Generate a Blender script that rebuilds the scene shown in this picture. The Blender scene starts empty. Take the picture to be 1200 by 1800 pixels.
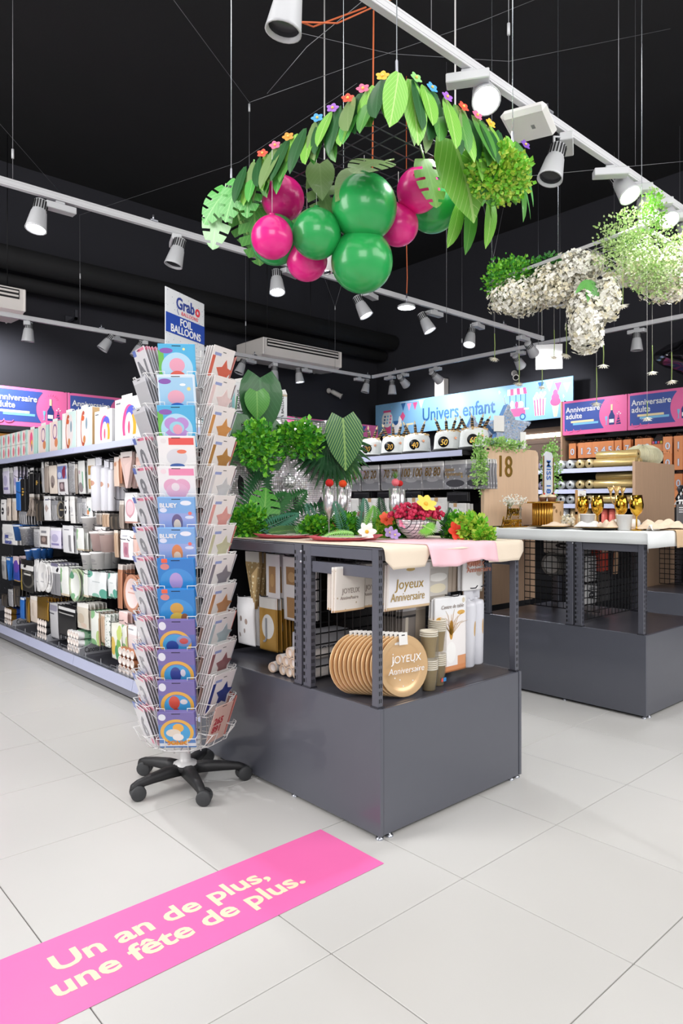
import bpy, bmesh, math, random
from mathutils import Vector, Matrix
PI = math.pi
rnd = random.Random(11)
C = bpy.context.scene.collection
S = bpy.context.scene

# ---------------------------------------------------------------- camera, world, lights, exposure
cam_d = bpy.data.cameras.new('camera'); cam = bpy.data.objects.new('camera', cam_d); C.objects.link(cam)
cam_d.sensor_fit = 'VERTICAL'; cam_d.sensor_height = 36.0; cam_d.sensor_width = 24.0
cam_d.lens = 1222.0 / 1800.0 * 36.0
cam_d.shift_y = -12.0 / 1800.0
cam_d.clip_start = 0.05
cam.location = (0, 0, 1.285)
cam.rotation_euler = (PI / 2, 0, math.atan2(1222, 1360) * -1 + 0.0)
S.camera = cam
S.view_settings.view_transform = 'Standard'; S.view_settings.look = 'None'
S.view_settings.gamma = 1.0; S.view_settings.use_curve_mapping = False
S.view_settings.exposure = 0.0
w = bpy.data.worlds.new('world'); S.world = w; w.use_nodes = True
w.node_tree.nodes['Background'].inputs[0].default_value = (.9, .94, 1, 1)
w.node_tree.nodes['Background'].inputs[1].default_value = 0.55

def area(name, x, y, z, sx, sy, power, aim=(0, 0, -1), col=(1, .98, .96)):
    l = bpy.data.lights.new(name, 'AREA'); l.shape = 'RECTANGLE'; l.size = sx; l.size_y = sy
    l.energy = power; l.color = col
    o = bpy.data.objects.new(name, l); o.location = (x, y, z); C.objects.link(o)
    o.rotation_euler = Vector(aim).to_track_quat('-Z', 'Y').to_euler()
    return o
# added fill lights without fixtures, out of view above, beside and behind the camera
area('fill_light', 0.9, 1.5, 4.35, 3.2, 3.2, 55)
area('fill_light', -2.6, 4.6, 3.6, 2.4, 4.5, 235, (1, .05, -.55))
area('fill_light', 4.6, -1.6, 3.9, 5.5, 2.4, 190, (0, 1, -.75))
area('fill_light', -1.8, -2.4, 3.4, 3.0, 2.4, 135, (.66, .74, -.4))
SPOT_POWER = 120.0
SPOT_COL = (.96, .98, 1.0)

# ---------------------------------------------------------------- helpers
def lin(c): return c / 12.92 if c <= .04045 else ((c + .055) / 1.055) ** 2.4
def hexc(h):
    h = h.lstrip('#'); return tuple(lin(int(h[i:i + 2], 16) / 255) for i in (0, 2, 4)) + (1,)
MATS = {}
def mat(key, col=None, rough=.5, metal=0.0, emit=0.0, var=.06, scale=14.0, bump=0.0, trans=0.0, alpha=1.0, coat=0.0, spec=.5):
    """principled surface with a little procedural tone variation"""
    if key in MATS: return MATS[key]
    m = bpy.data.materials.new(key); m.use_nodes = True; MATS[key] = m
    nt = m.node_tree; b = nt.nodes['Principled BSDF']; c = hexc(col)
    b.inputs['Roughness'].default_value = rough; b.inputs['Metallic'].default_value = metal
    b.inputs['Coat Weight'].default_value = coat; b.inputs['Alpha'].default_value = alpha
    b.inputs['Transmission Weight'].default_value = trans; b.inputs['Specular IOR Level'].default_value = spec
    b.inputs['Base Color'].default_value = c
    m.diffuse_color = c
    if emit:
        b.inputs['Emission Color'].default_value = c; b.inputs['Emission Strength'].default_value = emit
    if var:
        tc = nt.nodes.new('ShaderNodeTexCoord'); n = nt.nodes.new('ShaderNodeTexNoise'); n.inputs['Scale'].default_value = scale
        nt.links.new(tc.outputs['Object'], n.inputs['Vector'])
        mx = nt.nodes.new('ShaderNodeMix'); mx.data_type = 'RGBA'
        mx.inputs[6].default_value = tuple(v * (1 - var) for v in c[:3]) + (1,)
        mx.inputs[7].default_value = tuple(min(1, v * (1 + var)) for v in c[:3]) + (1,)
        nt.links.new(n.outputs['Fac'], mx.inputs[0]); nt.links.new(mx.outputs[2], b.inputs['Base Color'])
        if bump:
            bp = nt.nodes.new('ShaderNodeBump'); bp.inputs['Strength'].default_value = bump; bp.inputs['Distance'].default_value = .01
            nt.links.new(n.outputs['Fac'], bp.inputs['Height']); nt.links.new(bp.outputs[0], b.inputs['Normal'])
    return m

def prt(key, base, shapes=(), rough=.45, metal=0.0, speck=None, axis='xz', coat=0.0, grad=None):
    """flat print on a packet: shapes are (kind, cx, cz, w, h, colour) in the fractions of its front"""
    if key in MATS: return MATS[key]
    m = bpy.data.materials.new(key); m.use_nodes = True; MATS[key] = m
    nt = m.node_tree; b = nt.nodes['Principled BSDF']; L = nt.links.new
    b.inputs['Roughness'].default_value = rough; b.inputs['Metallic'].default_value = metal; b.inputs['Coat Weight'].default_value = coat
    tc = nt.nodes.new('ShaderNodeTexCoord')
    ux = 0 if axis[0] == 'x' else 1; vz = 2 if axis[1] == 'z' else 1
    rgb = nt.nodes.new('ShaderNodeRGB'); rgb.outputs[0].default_value = hexc(base); cur = rgb.outputs[0]
    m.diffuse_color = hexc(base)
    def mixin(fac, col):
        nonlocal cur
        mx = nt.nodes.new('ShaderNodeMix'); mx.data_type = 'RGBA'
        L(fac, mx.inputs[0]); L(cur, mx.inputs[6]); mx.inputs[7].default_value = hexc(col); cur = mx.outputs[2]
    if grad:
        sp = nt.nodes.new('ShaderNodeSeparateXYZ'); L(tc.outputs['Generated'], sp.inputs[0]); mixin(sp.outputs[vz], grad)
    if speck:
        sc, th, col = speck
        vo = nt.nodes.new('ShaderNodeTexVoronoi'); vo.inputs['Scale'].default_value = sc; L(tc.outputs['Object'], vo.inputs['Vector'])
        lt = nt.nodes.new('ShaderNodeMath'); lt.operation = 'LESS_THAN'; lt.inputs[1].default_value = th; L(vo.outputs['Distance'], lt.inputs[0])
        mixin(lt.outputs[0], col)
    for kind, cx, cz, ww, hh, col in shapes:
        ma = nt.nodes.new('ShaderNodeVectorMath'); ma.operation = 'MULTIPLY_ADD'
        k = [0, 0, 0]; a = [0, 0, 0]
        k[ux] = 2 / ww; k[vz] = 2 / hh; a[ux] = -cx * 2 / ww; a[vz] = -cz * 2 / hh
        ma.inputs[1].default_value = k; ma.inputs[2].default_value = a; L(tc.outputs['Generated'], ma.inputs[0])
        if kind in ('e', 'o'):
            q = nt.nodes.new('ShaderNodeVectorMath'); q.operation = 'LENGTH'; L(ma.outputs[0], q.inputs[0]); val = q.outputs['Value']
        elif kind == 'd':
            q = nt.nodes.new('ShaderNodeVectorMath'); q.operation = 'ABSOLUTE'; L(ma.outputs[0], q.inputs[0])
            q2 = nt.nodes.new('ShaderNodeVectorMath'); q2.operation = 'DOT_PRODUCT'; L(q.outputs[0], q2.inputs[0]); q2.inputs[1].default_value = (1, 1, 1); val = q2.outputs['Value']
        else:
            q = nt.nodes.new('ShaderNodeVectorMath'); q.operation = 'ABSOLUTE'; L(ma.outputs[0], q.inputs[0])
            sp = nt.nodes.new('ShaderNodeSeparateXYZ'); L(q.outputs[0], sp.inputs[0])
            mm = nt.nodes.new('ShaderNodeMath'); mm.operation = 'MAXIMUM'; L(sp.outputs[ux], mm.inputs[0]); L(sp.outputs[vz], mm.inputs[1]); val = mm.outputs[0]
        if kind == 'o':
            cm = nt.nodes.new('ShaderNodeMath'); cm.operation = 'COMPARE'; cm.inputs[1].default_value = .9; cm.inputs[2].default_value = .11; L(val, cm.inputs[0]); f = cm.outputs[0]
        else:
            lt = nt.nodes.new('ShaderNodeMath'); lt.operation = 'LESS_THAN'; lt.inputs[1].default_value = 1.0; L(val, lt.inputs[0]); f = lt.outputs[0]
        mixin(f, col)
    L(cur, b.inputs['Base Color'])
    return m

class MB:
    def __init__(s): s.v = []; s.f = []; s.m = []; s.s = []
    def add(s, vs, fs, m=0, sm=False, M=None):
        b = len(s.v)
        s.v += [tuple(M @ Vector(p)) for p in vs] if M else [tuple(p) for p in vs]
        for f in fs: s.f.append(tuple(b + i for i in f)); s.m.append(m); s.s.append(sm)
        return s
    def box(s, x0, y0, z0, x1, y1, z1, m=0, b=0.0, M=None):
        if b <= 0:
            vs = [(x0, y0, z0), (x1, y0, z0), (x1, y1, z0), (x0, y1, z0), (x0, y0, z1), (x1, y0, z1), (x1, y1, z1), (x0, y1, z1)]
            return s.add(vs, [(0, 3, 2, 1), (4, 5, 6, 7), (0, 1, 5, 4), (1, 2, 6, 5), (2, 3, 7, 6), (3, 0, 4, 7)], m, False, M)
        c = ((x0 + x1) / 2, (y0 + y1) / 2, (z0 + z1) / 2); h = (abs(x1 - x0) / 2, abs(y1 - y0) / 2, abs(z1 - z0) / 2)
        b = min(b, min(h) * .9); vs = []; ix = {}
        for sx in (-1, 1):
            for sy in (-1, 1):
                for sz in (-1, 1):
                    for a in range(3):
                        d = [h[0] - b, h[1] - b, h[2] - b]; d[a] = h[a]
                        ix[(sx, sy, sz, a)] = len(vs); vs.append((c[0] + sx * d[0], c[1] + sy * d[1], c[2] + sz * d[2]))
        fs = []
        def face(q):
            p = [Vector(vs[i]) for i in q]; n = (p[1] - p[0]).cross(p[2] - p[0]); mid = sum(p, Vector()) / len(p) - Vector(c)
            fs.append(tuple(q) if n.dot(mid) > 0 else tuple(reversed(q)))
        R2 = ((-1, -1), (1, -1), (1, 1), (-1, 1))
        for a in range(3):
            o1, o2 = [i for i in range(3) if i != a]
            for sg in (-1, 1):
                q = []
                for u, v in R2:
                    k = [0, 0, 0]; k[a] = sg; k[o1] = u; k[o2] = v; q.append(ix[(k[0], k[1], k[2], a)])
                face(q)
            for u, v in R2:                                     # edges along axis a
                q = []
                for t, ax in ((-1, o1), (1, o1), (1, o2), (-1, o2)):
                    k = [0, 0, 0]; k[a] = t; k[o1] = u; k[o2] = v; q.append(ix[(k[0], k[1], k[2], ax)])
                face(q)
        for sx in (-1, 1):
            for sy in (-1, 1):
                for sz in (-1, 1): face([ix[(sx, sy, sz, a)] for a in range(3)])
        return s.add(vs, fs, m, False, M)
    def tube(s, pts, r, n=6, m=0, sm=True, caps=True, M=None):
        pts = [Vector(p) for p in pts]; vs = []; fs = []
        up = None
        for i, p in enumerate(pts):
            d = (pts[min(i + 1, len(pts) - 1)] - pts[max(i - 1, 0)]).normalized()
            if up is None: up = Vector((0, 0, 1)) if abs(d.z) < .9 else Vector((1, 0, 0))
            a = d.cross(up).normalized(); bb = a.cross(d).normalized(); up = bb
            rr = r[i] if isinstance(r, (list, tuple)) else r
            for k in range(n):
                t = 2 * PI * k / n; vs.append(p + a * math.cos(t) * rr + bb * math.sin(t) * rr)
        for i in range(len(pts) - 1):
            for k in range(n): fs.append((i * n + k, i * n + (k + 1) % n, (i + 1) * n + (k + 1) % n, (i + 1) * n + k))
        s.add(vs, fs, m, sm, M)
        if caps:
            b = len(s.v) - len(vs)
            s.f.append(tuple(b + k for k in reversed(range(n)))); s.m.append(m); s.s.append(False)
            e = b + (len(pts) - 1) * n
            s.f.append(tuple(e + k for k in range(n))); s.m.append(m); s.s.append(False)
        return s
    def lathe(s, prof, n=16, m=0, M=None, sm=True, a0=0.0):
        """prof: (radius, z) from the bottom up, optional material third"""
        vs = []; fs = []; ms = []
        for q in prof:
            for k in range(n):
                t = a0 + 2 * PI * k / n; vs.append((q[0] * math.cos(t), q[0] * math.sin(t), q[1]))
        for i in range(len(prof) - 1):
            mm = prof[i][2] if len(prof[i]) > 2 else m
            for k in range(n): fs.append((i * n + k, i * n + (k + 1) % n, (i + 1) * n + (k + 1) % n, (i + 1) * n + k)); ms.append(mm)
        b = len(s.f); s.add(vs, fs, m, sm, M); s.m[b:] = ms
        return s
    def sphere(s, c, r, n=12, k=8, m=0, sc=(1, 1, 1)):
        prof = [(max(1e-4, math.sin(PI * i / k)) * r, -math.cos(PI * i / k) * r) for i in range(k + 1)]
        return s.lathe(prof, n, m, Matrix.Translation(c) @ Matrix.Diagonal((sc[0], sc[1], sc[2], 1)))
    def prism(s, poly, y0, y1, m=0, M=None):
        """outline in x,z; thickness along y; front is -y"""
        n = len(poly); vs = [(x, y0, z) for x, z in poly] + [(x, y1, z) for x, z in poly]
        fs = [tuple(range(n)), tuple(reversed(range(n, 2 * n)))] + [(i, i + n, (i + 1) % n + n, (i + 1) % n) for i in range(n)]
        return s.add(vs, fs, m, False, M)
    def mesh(s, name, mats):
        me = bpy.data.meshes.new(name); me.from_pydata(s.v, [], s.f)
        for q in (mats if isinstance(mats, (list, tuple)) else [mats]): me.materials.append(q)
        me.polygons.foreach_set('material_index', s.m); me.polygons.foreach_set('use_smooth', s.s)
        me.update(); return me

def ob(name, data, parent=None, loc=(0, 0, 0), rot=(0, 0, 0), mats=None, sc=None):
    if isinstance(data, MB): data = data.mesh(name, mats)
    o = bpy.data.objects.new(name, data); C.objects.link(o)
    if parent: o.parent = parent
    o.location = loc; o.rotation_euler = rot
    if sc: o.scale = sc if isinstance(sc, (tuple, list)) else (sc, sc, sc)
    return o
def tag(o, label, cat, group=None, kind=None):
    o['label'] = label; o['category'] = cat
    if group: o['group'] = group
    if kind: o['kind'] = kind
    return o
def thing(name, label, cat, loc=(0, 0, 0), rz=0.0, group=None, rot=None, kind=None):
    o = bpy.data.objects.new(name, None); o.empty_display_size = .05; C.objects.link(o)
    o.location = loc; o.rotation_euler = rot if rot else (0, 0, rz)
    return tag(o, label, cat, group, kind)
def struct(name, mb, m, parent=None, loc=(0, 0, 0)):
    o = ob(name, mb, parent, loc, mats=m)
    if not parent: o['kind'] = 'structure'
    return o
TX = {}
def text(txt, size, col, bold=0.0, parent=None, loc=(0, 0, 0), rot=(PI / 2, 0, 0), name='lettering', align='LEFT', sx=1.0, shear=0.0, spacing=1.0, line=1.0, ext=.0006):
    """flat lettering as a mesh; lies in local x,y and is stood up by rot"""
    k = (txt, size, bold, align, shear, spacing, line, ext)
    if k not in TX:
        cu = bpy.data.curves.new('txt', 'FONT'); cu.body = txt; cu.size = size; cu.offset = bold * size; cu.extrude = ext
        cu.align_x = align; cu.shear = shear; cu.space_character = spacing; cu.space_line = line; cu.resolution_u = 3
        t = bpy.data.objects.new('txt', cu); C.objects.link(t)
        dg = bpy.context.evaluated_depsgraph_get(); dg.update()
        TX[k] = bpy.data.meshes.new_from_object(t.evaluated_get(dg)); bpy.data.objects.remove(t)
    me = TX[k].copy(); me.materials.clear(); me.materials.append(col)
    return ob(name, me, parent, loc, rot, sc=(sx, 1, 1))
FACE_Y = 0.0            # fronts that face -y
FACE_X = -PI / 2        # fronts that face -x
# ---------------------------------------------------------------- materials of the shop
M_fix = mat('fixture_grey', '#5f606a', .33, .25, var=.03, coat=.25)
M_fixd = mat('fixture_dark', '#33333b', .45, .2, var=.04)
M_black = mat('black_metal', '#131316', .45, .3, var=.05)
M_wallb = mat('black_paint', '#25252c', .85, var=.1, scale=3)
M_ceil = mat('black_ceiling', '#19191b', .8, var=.15, scale=2)
M_lav = mat('price_strip', '#b9bdd8', .3, var=.02)
M_track = mat('track_grey', '#cfcfd2', .45, .0, var=.03)
M_white = mat('white_paper', '#eceae8', .6, var=.02)
M_chrome = mat('chrome', '#e4e4e6', .15, 1.0, var=.02)
M_steel = mat('steel_wire', '#b9bcc4', .35, .9, var=.02)
M_lens = mat('lamp_lens_lit', '#f4f8ff', .3, emit=14.0, var=0)
M_lensoff = mat('lamp_lens_unlit', '#3a3a3e', .2, var=.02)
M_headg = mat('lamp_housing', '#c3c4c7', .42, .1, var=.03)
M_wood = mat('light_oak', '#c3a184', .55, var=.10, scale=5)
M_kraft = mat('kraft', '#c49b6c', .7, var=.06)
M_gold = mat('gold', '#c79a46', .28, .85, var=.08, scale=40)
M_goldmat = mat('gold_satin', '#c6a473', .38, .45, var=.06)
M_copper = mat('rose_copper', '#cf8f6c', .35, .5, var=.08)

def wood_grain(m):
    nt = m.node_tree; tc = nt.nodes.new('ShaderNodeTexCoord'); mp = nt.nodes.new('ShaderNodeMapping'); mp.inputs['Scale'].default_value = (9, 9, .7)
    for n in nt.nodes:
        if n.type == 'TEX_NOISE':
            nt.links.new(tc.outputs['Object'], mp.inputs[0]); nt.links.new(mp.outputs[0], n.inputs['Vector']); n.inputs['Detail'].default_value = 5; n.inputs['Distortion'].default_value = 1.2
wood_grain(M_wood)

# ---------------------------------------------------------------- room shell
H = 1.285
X0, X1, Y0, Y1, ZC = -4.0, 8.95, -4.0, 9.0, 5.45
fl = struct('floor', MB().box(X0, Y0, -.06, X1, Y1, -.006), mat('grout', '#716d69', .9))
M_tile = mat('floor_tile', '#cfcdca', .3, var=.035, scale=1.6, spec=.4)
T = .6; G = .0036
def tmesh(w, h): return MB().box(-w / 2, -h / 2, -.012, w / 2, h / 2, 0, b=.0012).mesh('tile', M_tile)
tm = tmesh(T - G, T - G)
Fd = Vector((math.cos(math.atan2(1360, 1222)), math.sin(math.atan2(1360, 1222)))); Rd = Vector((Fd.y, -Fd.x))
seen = []; rest = MB()
for i in range(-9, 16):
    for j in range(-9, 17):
        cx = .711 + .6 * i + .3; cy = .903 + .6 * j + .3
        if not (X0 < cx - .3 and cx + .3 < X1 + .3 and Y0 < cy - .3 and cy + .3 < Y1 + .3): continue
        p = Vector((cx, cy)); d = p.dot(Fd); r = p.dot(Rd)
        if d > .9 and abs(r) < d * .5 + .55: seen.append((d, cx, cy))
        else: rest.box(cx - T / 2 + G / 2, cy - T / 2 + G / 2, -.012, cx + T / 2 - G / 2, cy + T / 2 - G / 2, 0)
seen.sort()
for d, cx, cy in seen[:280]:
    o = ob('floor_tile', tm, fl, (cx, cy, -rnd.random() * .0006), (0, 0, rnd.choice((0, PI / 2, PI, -PI / 2))))
for d, cx, cy in seen[280:]: rest.box(cx - T / 2 + G / 2, cy - T / 2 + G / 2, -.012, cx + T / 2 - G / 2, cy + T / 2 - G / 2, 0)
o = ob('floor_tiling', rest, fl, mats=M_tile); o['kind'] = 'stuff'
struct('ceiling', MB().box(X0, Y0, ZC, X1, Y1, ZC + .1), M_ceil)
struct('wall_left', MB().box(X0, Y1, -.06, X1 + .1, Y1 + .1, ZC + .1), M_wallb)
struct('wall_right', MB().box(X1, Y0 - .1, -.06, X1 + .1, Y1, ZC + .1), M_wallb)
# black service ducts high on the left wall
for k, (z, y, r) in enumerate(((4.15, 8.55, .14), (3.95, 8.78, .09))):
    struct('trim_%d' % (k + 1), MB().tube([(X0 + .05, y, z), (X1 - .05, y, z)], r, 12), M_ceil)

# ---------------------------------------------------------------- pink floor decal
M_pink = mat('decal_pink', '#f972b6', .42, var=.015)
M_cream = mat('decal_cream', '#f1e6c4', .5, var=.01)
dc = thing('floor_decal', 'long pink floor sticker with cream lettering on the pale tiles', 'sticker', (0, 0, .0008))
ob('vinyl', MB().box(-.55, 1.752, 0, 1.779, 2.104, .0006), dc, mats=M_pink)
text('Un an de plus,', .108, M_cream, .026, dc, (.69, 1.945, .0012), (0, 0, 0), sx=1.17, ext=.0002)
text('une fête de plus.', .108, M_cream, .026, dc, (.655, 1.843, .0012), (0, 0, 0), sx=1.17, ext=.0002)

# ---------------------------------------------------------------- ceiling tracks, spots
def track(label, a, b):
    d = (Vector(b) - Vector(a)); L = d.length; rz = math.atan2(d.y, d.x)
    t = thing('lighting_track', label, 'light track', a, rz)
    ob('rail', MB().box(0, -.018, 0, L, .018, .012, b=.002).box(0, -.018, .012, L, -.009, .034).box(0, .009, .012, L, .018, .034).box(0, -.018, .034, L, .018, .05, b=.003), t, mats=M_track)
    for x in (0, L): ob('end_cap', MB().box(x - .012, -.02, -.002, x + .012, .02, .052, b=.004), t, mats=M_headg)
    for k in range(int(L / 2.2) + 1):
        x = .5 + k * 2.2
        if x < L: ob('rail_clip', MB().box(x - .03, -.024, .045, x + .03, .024, .062, b=.004).tube([(x, 0, .06), (x, 0, .1)], .007), t, mats=M_steel)
    return t
TZ = 3.33
track('long grey lighting track over the aisle, in front of the rear left one', (-2.5, 4.75, TZ), (7.62, 4.75, TZ))
track('grey lighting track right over the two leaf and flower frames', (.6, 2.03, TZ), (6.6, 2.03, TZ))
track('grey lighting track along the black left wall before the air conditioners', (-1.5, 8.05, TZ), (7.84, 8.05, TZ))
track('grey lighting track along the right wall above the blue banner', (7.87, 8.0, TZ), (7.87, 1.4, TZ))
HEAD = MB()
HEAD.lathe([(.03, .085), (.034, .09), (.034, .15), (.03, .155)][::-1] and [(.0001, -.085), (.028, -.085), (.034, -.08), (.036, -.02), (.04, -.015), (.053, .075), (.055, .085), (.05, .085), (.046, .07)], 20, 0)
me_head = HEAD.mesh('head', M_headg)
fin = MB()
for k in range(16):
    t = 2 * PI * k / 16
    fin.box(.0345, -.003, -.075, .0385, .003, -.028, M=Matrix.Rotation(t, 4, 'Z'))
me_fin = fin.mesh('cooling_slots', M_black)
me_lens = MB().lathe([(.0001, .072), (.046, .072)], 20).lathe([(.046, .072), (.046, .074)], 20).mesh('lens', M_lens)
me_lens0 = MB().lathe([(.0001, .06), (.043, .06)], 20).lathe([(.043, .06), (.046, .072)], 20).mesh('lens', M_lensoff)
me_box = MB().box(-.1, -.035, -.045, .1, .035, 0, b=.004).box(-.03, -.014, 0, .03, .014, .022, b=.003).mesh('driver_box', M_headg)
N_SPOT = 0
def spot(label, pos, boxang, head, aim, lit, scale=1.25, power=1.0, cone=1.25):
    """pos: where it clips to the rail; head: offset of the head; aim: where its beam points"""
    global N_SPOT; N_SPOT += 1
    t = thing('track_spotlight', label, 'spotlight', pos, 0, 'spotlights on the ceiling tracks')
    ob('driver_box', me_box, t, (0, 0, -.024), (0, 0, boxang))
    q = Vector(aim).normalized().to_track_quat('Z', 'Y').to_euler()
    h = ob('head', me_head, t, head, q, sc=scale)
    ob('cooling_slots', me_fin, h)
    ob('lens', me_lens if lit else me_lens0, h)
    hv = Vector(head)
    a = Vector((math.cos(boxang), math.sin(boxang), 0)) * (.08 if hv.dot(Vector((math.cos(boxang), math.sin(boxang), 0))) > 0 else -.08)
    ob('bracket', MB().tube([a + Vector((0, 0, -.05)), Vector((hv.x, hv.y, a.z - .05)), hv], .007, 6), t, mats=M_headg)
    if lit:
        l = bpy.data.lights.new('spot_beam', 'SPOT'); l.energy = SPOT_POWER * power; l.color = SPOT_COL; l.spot_size = 1.9; l.spot_blend = .7; l.shadow_soft_size = .06
        o = bpy.data.objects.new('spot_beam', l); C.objects.link(o); o.parent = t
        o.location = hv + Vector(aim).normalized() * .13; o.rotation_euler = (-Vector(aim)).normalized().to_track_quat('Z', 'Y').to_euler()
    return t
DN = (0, 0, -1)
SP = [  # x, y, box angle, head offset, aim, lit, label
    (1.72, 4.75, 0, (-.14, 0, -.13), (-.2, -.1, -1), 1, 'lit spotlight at the left picture edge on the middle track'),
    (2.58, 4.75, 1.2, (-.03, -.08, -.16), (-.25, .1, -1), 0, 'unlit spotlight on the middle track straight above the card spinner'),
    (3.68, 4.75, .2, (-.15, 0, -.15), (-.12, -.25, -1), 1, 'lit spotlight under the pink balloons on the middle track'),
    (4.64, 4.75, .3, (-.12, 0, -.17), (.3, -.42, -1), 1, 'lit spotlight below the lowest green balloon on the middle track'),
    (5.58, 4.75, 0, (-.15, 0, -.16), (.3, -.42, -1), 1, 'lit spotlight on the middle track right of the round pendant'),
    (6.32, 4.75, .2, (-.14, 0, -.19), (-.4, -.1, -1), 1, 'lit spotlight on the middle track second from its right end'),
    (7.2, 4.75, PI, (.16, 0, -.14), (.9, .1, -.55), 1, 'spotlight at the right end of the middle track turned to the white panel'),
    (1.56, 2.03, .4, (.0, .0, -.2), (-.1, .15, -1), 0, 'unlit spotlight cut by the top picture edge'),
    (2.62, 2.03, PI / 2 + .6, (.12, .0, -.06), (-.45, -.5, -.8), 1, 'big bright spotlight between the leaf frame and the white access point'),
    (3.5, 2.03, .5, (-.13, 0, -.19), (-.35, .05, -1), 0, 'unlit spotlight hanging right of the white access point'),
    (4.0, 2.03, 2.3, (.15, 0, -.07), (-.1, -.5, -.8), 1, 'lit spotlight right of the unlit one above the flower frame'),
    (4.32, 2.03, 2.2, (.14, 0, -.1), (-.1, -.3, -1), 1, 'lit spotlight just above the top of the flower frame'),
    (4.62, 2.03, 2.2, (.13, 0, -.06), (-.3, -.4, -.8), 1, 'lit spotlight close behind the one over the flower frame'),
    (4.95, 2.03, 2.2, (.13, 0, -.08), (-.2, -.4, -.9), 1, 'lit spotlight at the right picture edge over the flower frame'),
    (2.56, 8.05, 1.2, (0, -.03, -.13), (0, .12, -1), 0, 'unlit spotlight below the left air conditioner on the rear track'),
    (3.6, 8.05, .3, (-.13, 0, -.1), (-.55, .2, -.9), 0, 'unlit tilted spotlight left of the card spinner on the rear track'),
    (3.95, 8.05, 1.2, (-.08, 0, -.12), (-.4, .2, -1), 0, 'unlit spotlight half hidden behind the card spinner on the rear track'),
    (5.52, 8.05, .2, (-.14, 0, -.13), (-.4, .1, -1), 0, 'unlit spotlight at the left end of the right air conditioner'),
    (5.92, 8.05, 1.3, (0, -.03, -.16), (0, .1, -1), 0, 'short unlit spotlight under the middle of the right air conditioner'),
    (6.52, 8.05, 0, (-.13, 0, -.13), (.1, -.1, -1), 1, 'lit spotlight under the right air conditioner on the rear track'),
    (1.75, 8.05, 0, (.13, 0, -.13), (.5, 1, -.75), 1, 'lit spotlight on the rear track out of the picture, left of the air conditioner'),
    (7.62, 8.05, 0, (.1, -.05, -.14), (-.2, .1, -1), 0, 'unlit spotlight in the corner where the two rear tracks meet'),
    (7.87, 7.62, 1.57, (0, -.05, -.2), (.05, .05, -1), 0, 'unlit spotlight next to the track corner on the right wall'),
    (7.87, 7.34, 1.57, (0, 0, -.13), (.9, .1, -.55), 1, 'lit spotlight above the left end of the blue banner'),
    (7.87, 6.69, 1.57, (0, 0, -.15), (.9, -.1, -.55), 1, 'lit spotlight above the white wall box on the blue banner'),
    (7.87, 5.27, 1.57, (0, 0, -.14), (.9, .1, -.6), 1, 'lit spotlight by the white hanging panel on the right wall track'),
    (7.87, 3.68, 1.57, (0, 0, -.16), (0, 0, -1), 0, 'unlit spotlight on the right wall track under the flower frame'),
]
for x, y, ba, hd, aim, lit, lab in SP:
    spot(lab, (x, y, TZ), ba, hd, aim, lit, power=2.2 if x < 1.9 and y > 8 else .5 if abs(aim[2]) < .8 and y > 2.5 else .7 if y < 2.5 else 1.0)
# ---------------------------------------------------------------- podium tables at the gondola ends
M_base = mat('podium_paint', '#5c5e68', .34, .2, var=.02, coat=.35)
M_deck = mat('podium_deck', '#4b4b54', .28, .3, var=.05, scale=6)
def post(par, x, y, z0, z1, sx, sy, slot_faces):
    o = ob('post', MB().box(-sx / 2, -sy / 2, 0, sx / 2, sy / 2, z1 - z0, b=.002), par, (x, y, z0), mats=M_fix)
    sl = MB(); n = int((z1 - z0 - .03) / .029)
    for i in range(n):
        z = .02 + i * .029
        for fc in slot_faces:
            if fc == '-y':
                for q in (-.006, .0035): sl.box(q - .0022, -sy / 2 - .0004, z, q + .0022, -sy / 2 + .001, z + .016)
            elif fc == '-x':
                for q in (-.006, .0035): sl.box(-sx / 2 - .0004, q - .0022, z, -sx / 2 + .001, q + .0022, z + .016)
            elif fc == 'wide':                                  # two rows of square slots and a middle row of dashes
                if i % 2 == 0: sl.box(-sx / 2 - .0004, .002, z, -sx / 2 + .001, .004, z + .022)
                sl.box(-sx / 2 - .0004, sy / 2 - .013, z, -sx / 2 + .001, sy / 2 - .003, z + .016)
    if sl.v: ob('slots', sl, o, mats=M_black)
    ob('foot_plate', MB().box(-sx / 2 - .004, -sy / 2 - .004, 0, sx / 2 + .004, sy / 2 + .004, .006), o, mats=M_fixd)
def grid(par, y, x0, x1, z0, z1, step=.048, along='x', m=None):
    g = MB(); r = .0033; n = max(1, round((x1 - x0) / step)); k = max(1, round((z1 - z0) / step))
    for i in range(n + 1):
        a = x0 + (x1 - x0) * i / n
        p = ((a, y, z0), (a, y, z1)) if along == 'x' else ((y, a, z0), (y, a, z1))
        g.tube(p, r, 4, sm=False)
    for i in range(k + 1):
        z = z0 + (z1 - z0) * i / k
        p = ((x0, y + .004, z), (x1, y + .004, z)) if along == 'x' else ((y + .004, x0, z), (y + .004, x1, z))
        g.tube(p, r, 4, sm=False)
    return ob('grid_panel', g, par, mats=m or M_black)
M_perf = prt('perforated_black', '#17171a', (), .5, speck=(190, .28, '#34302e'))
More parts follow.
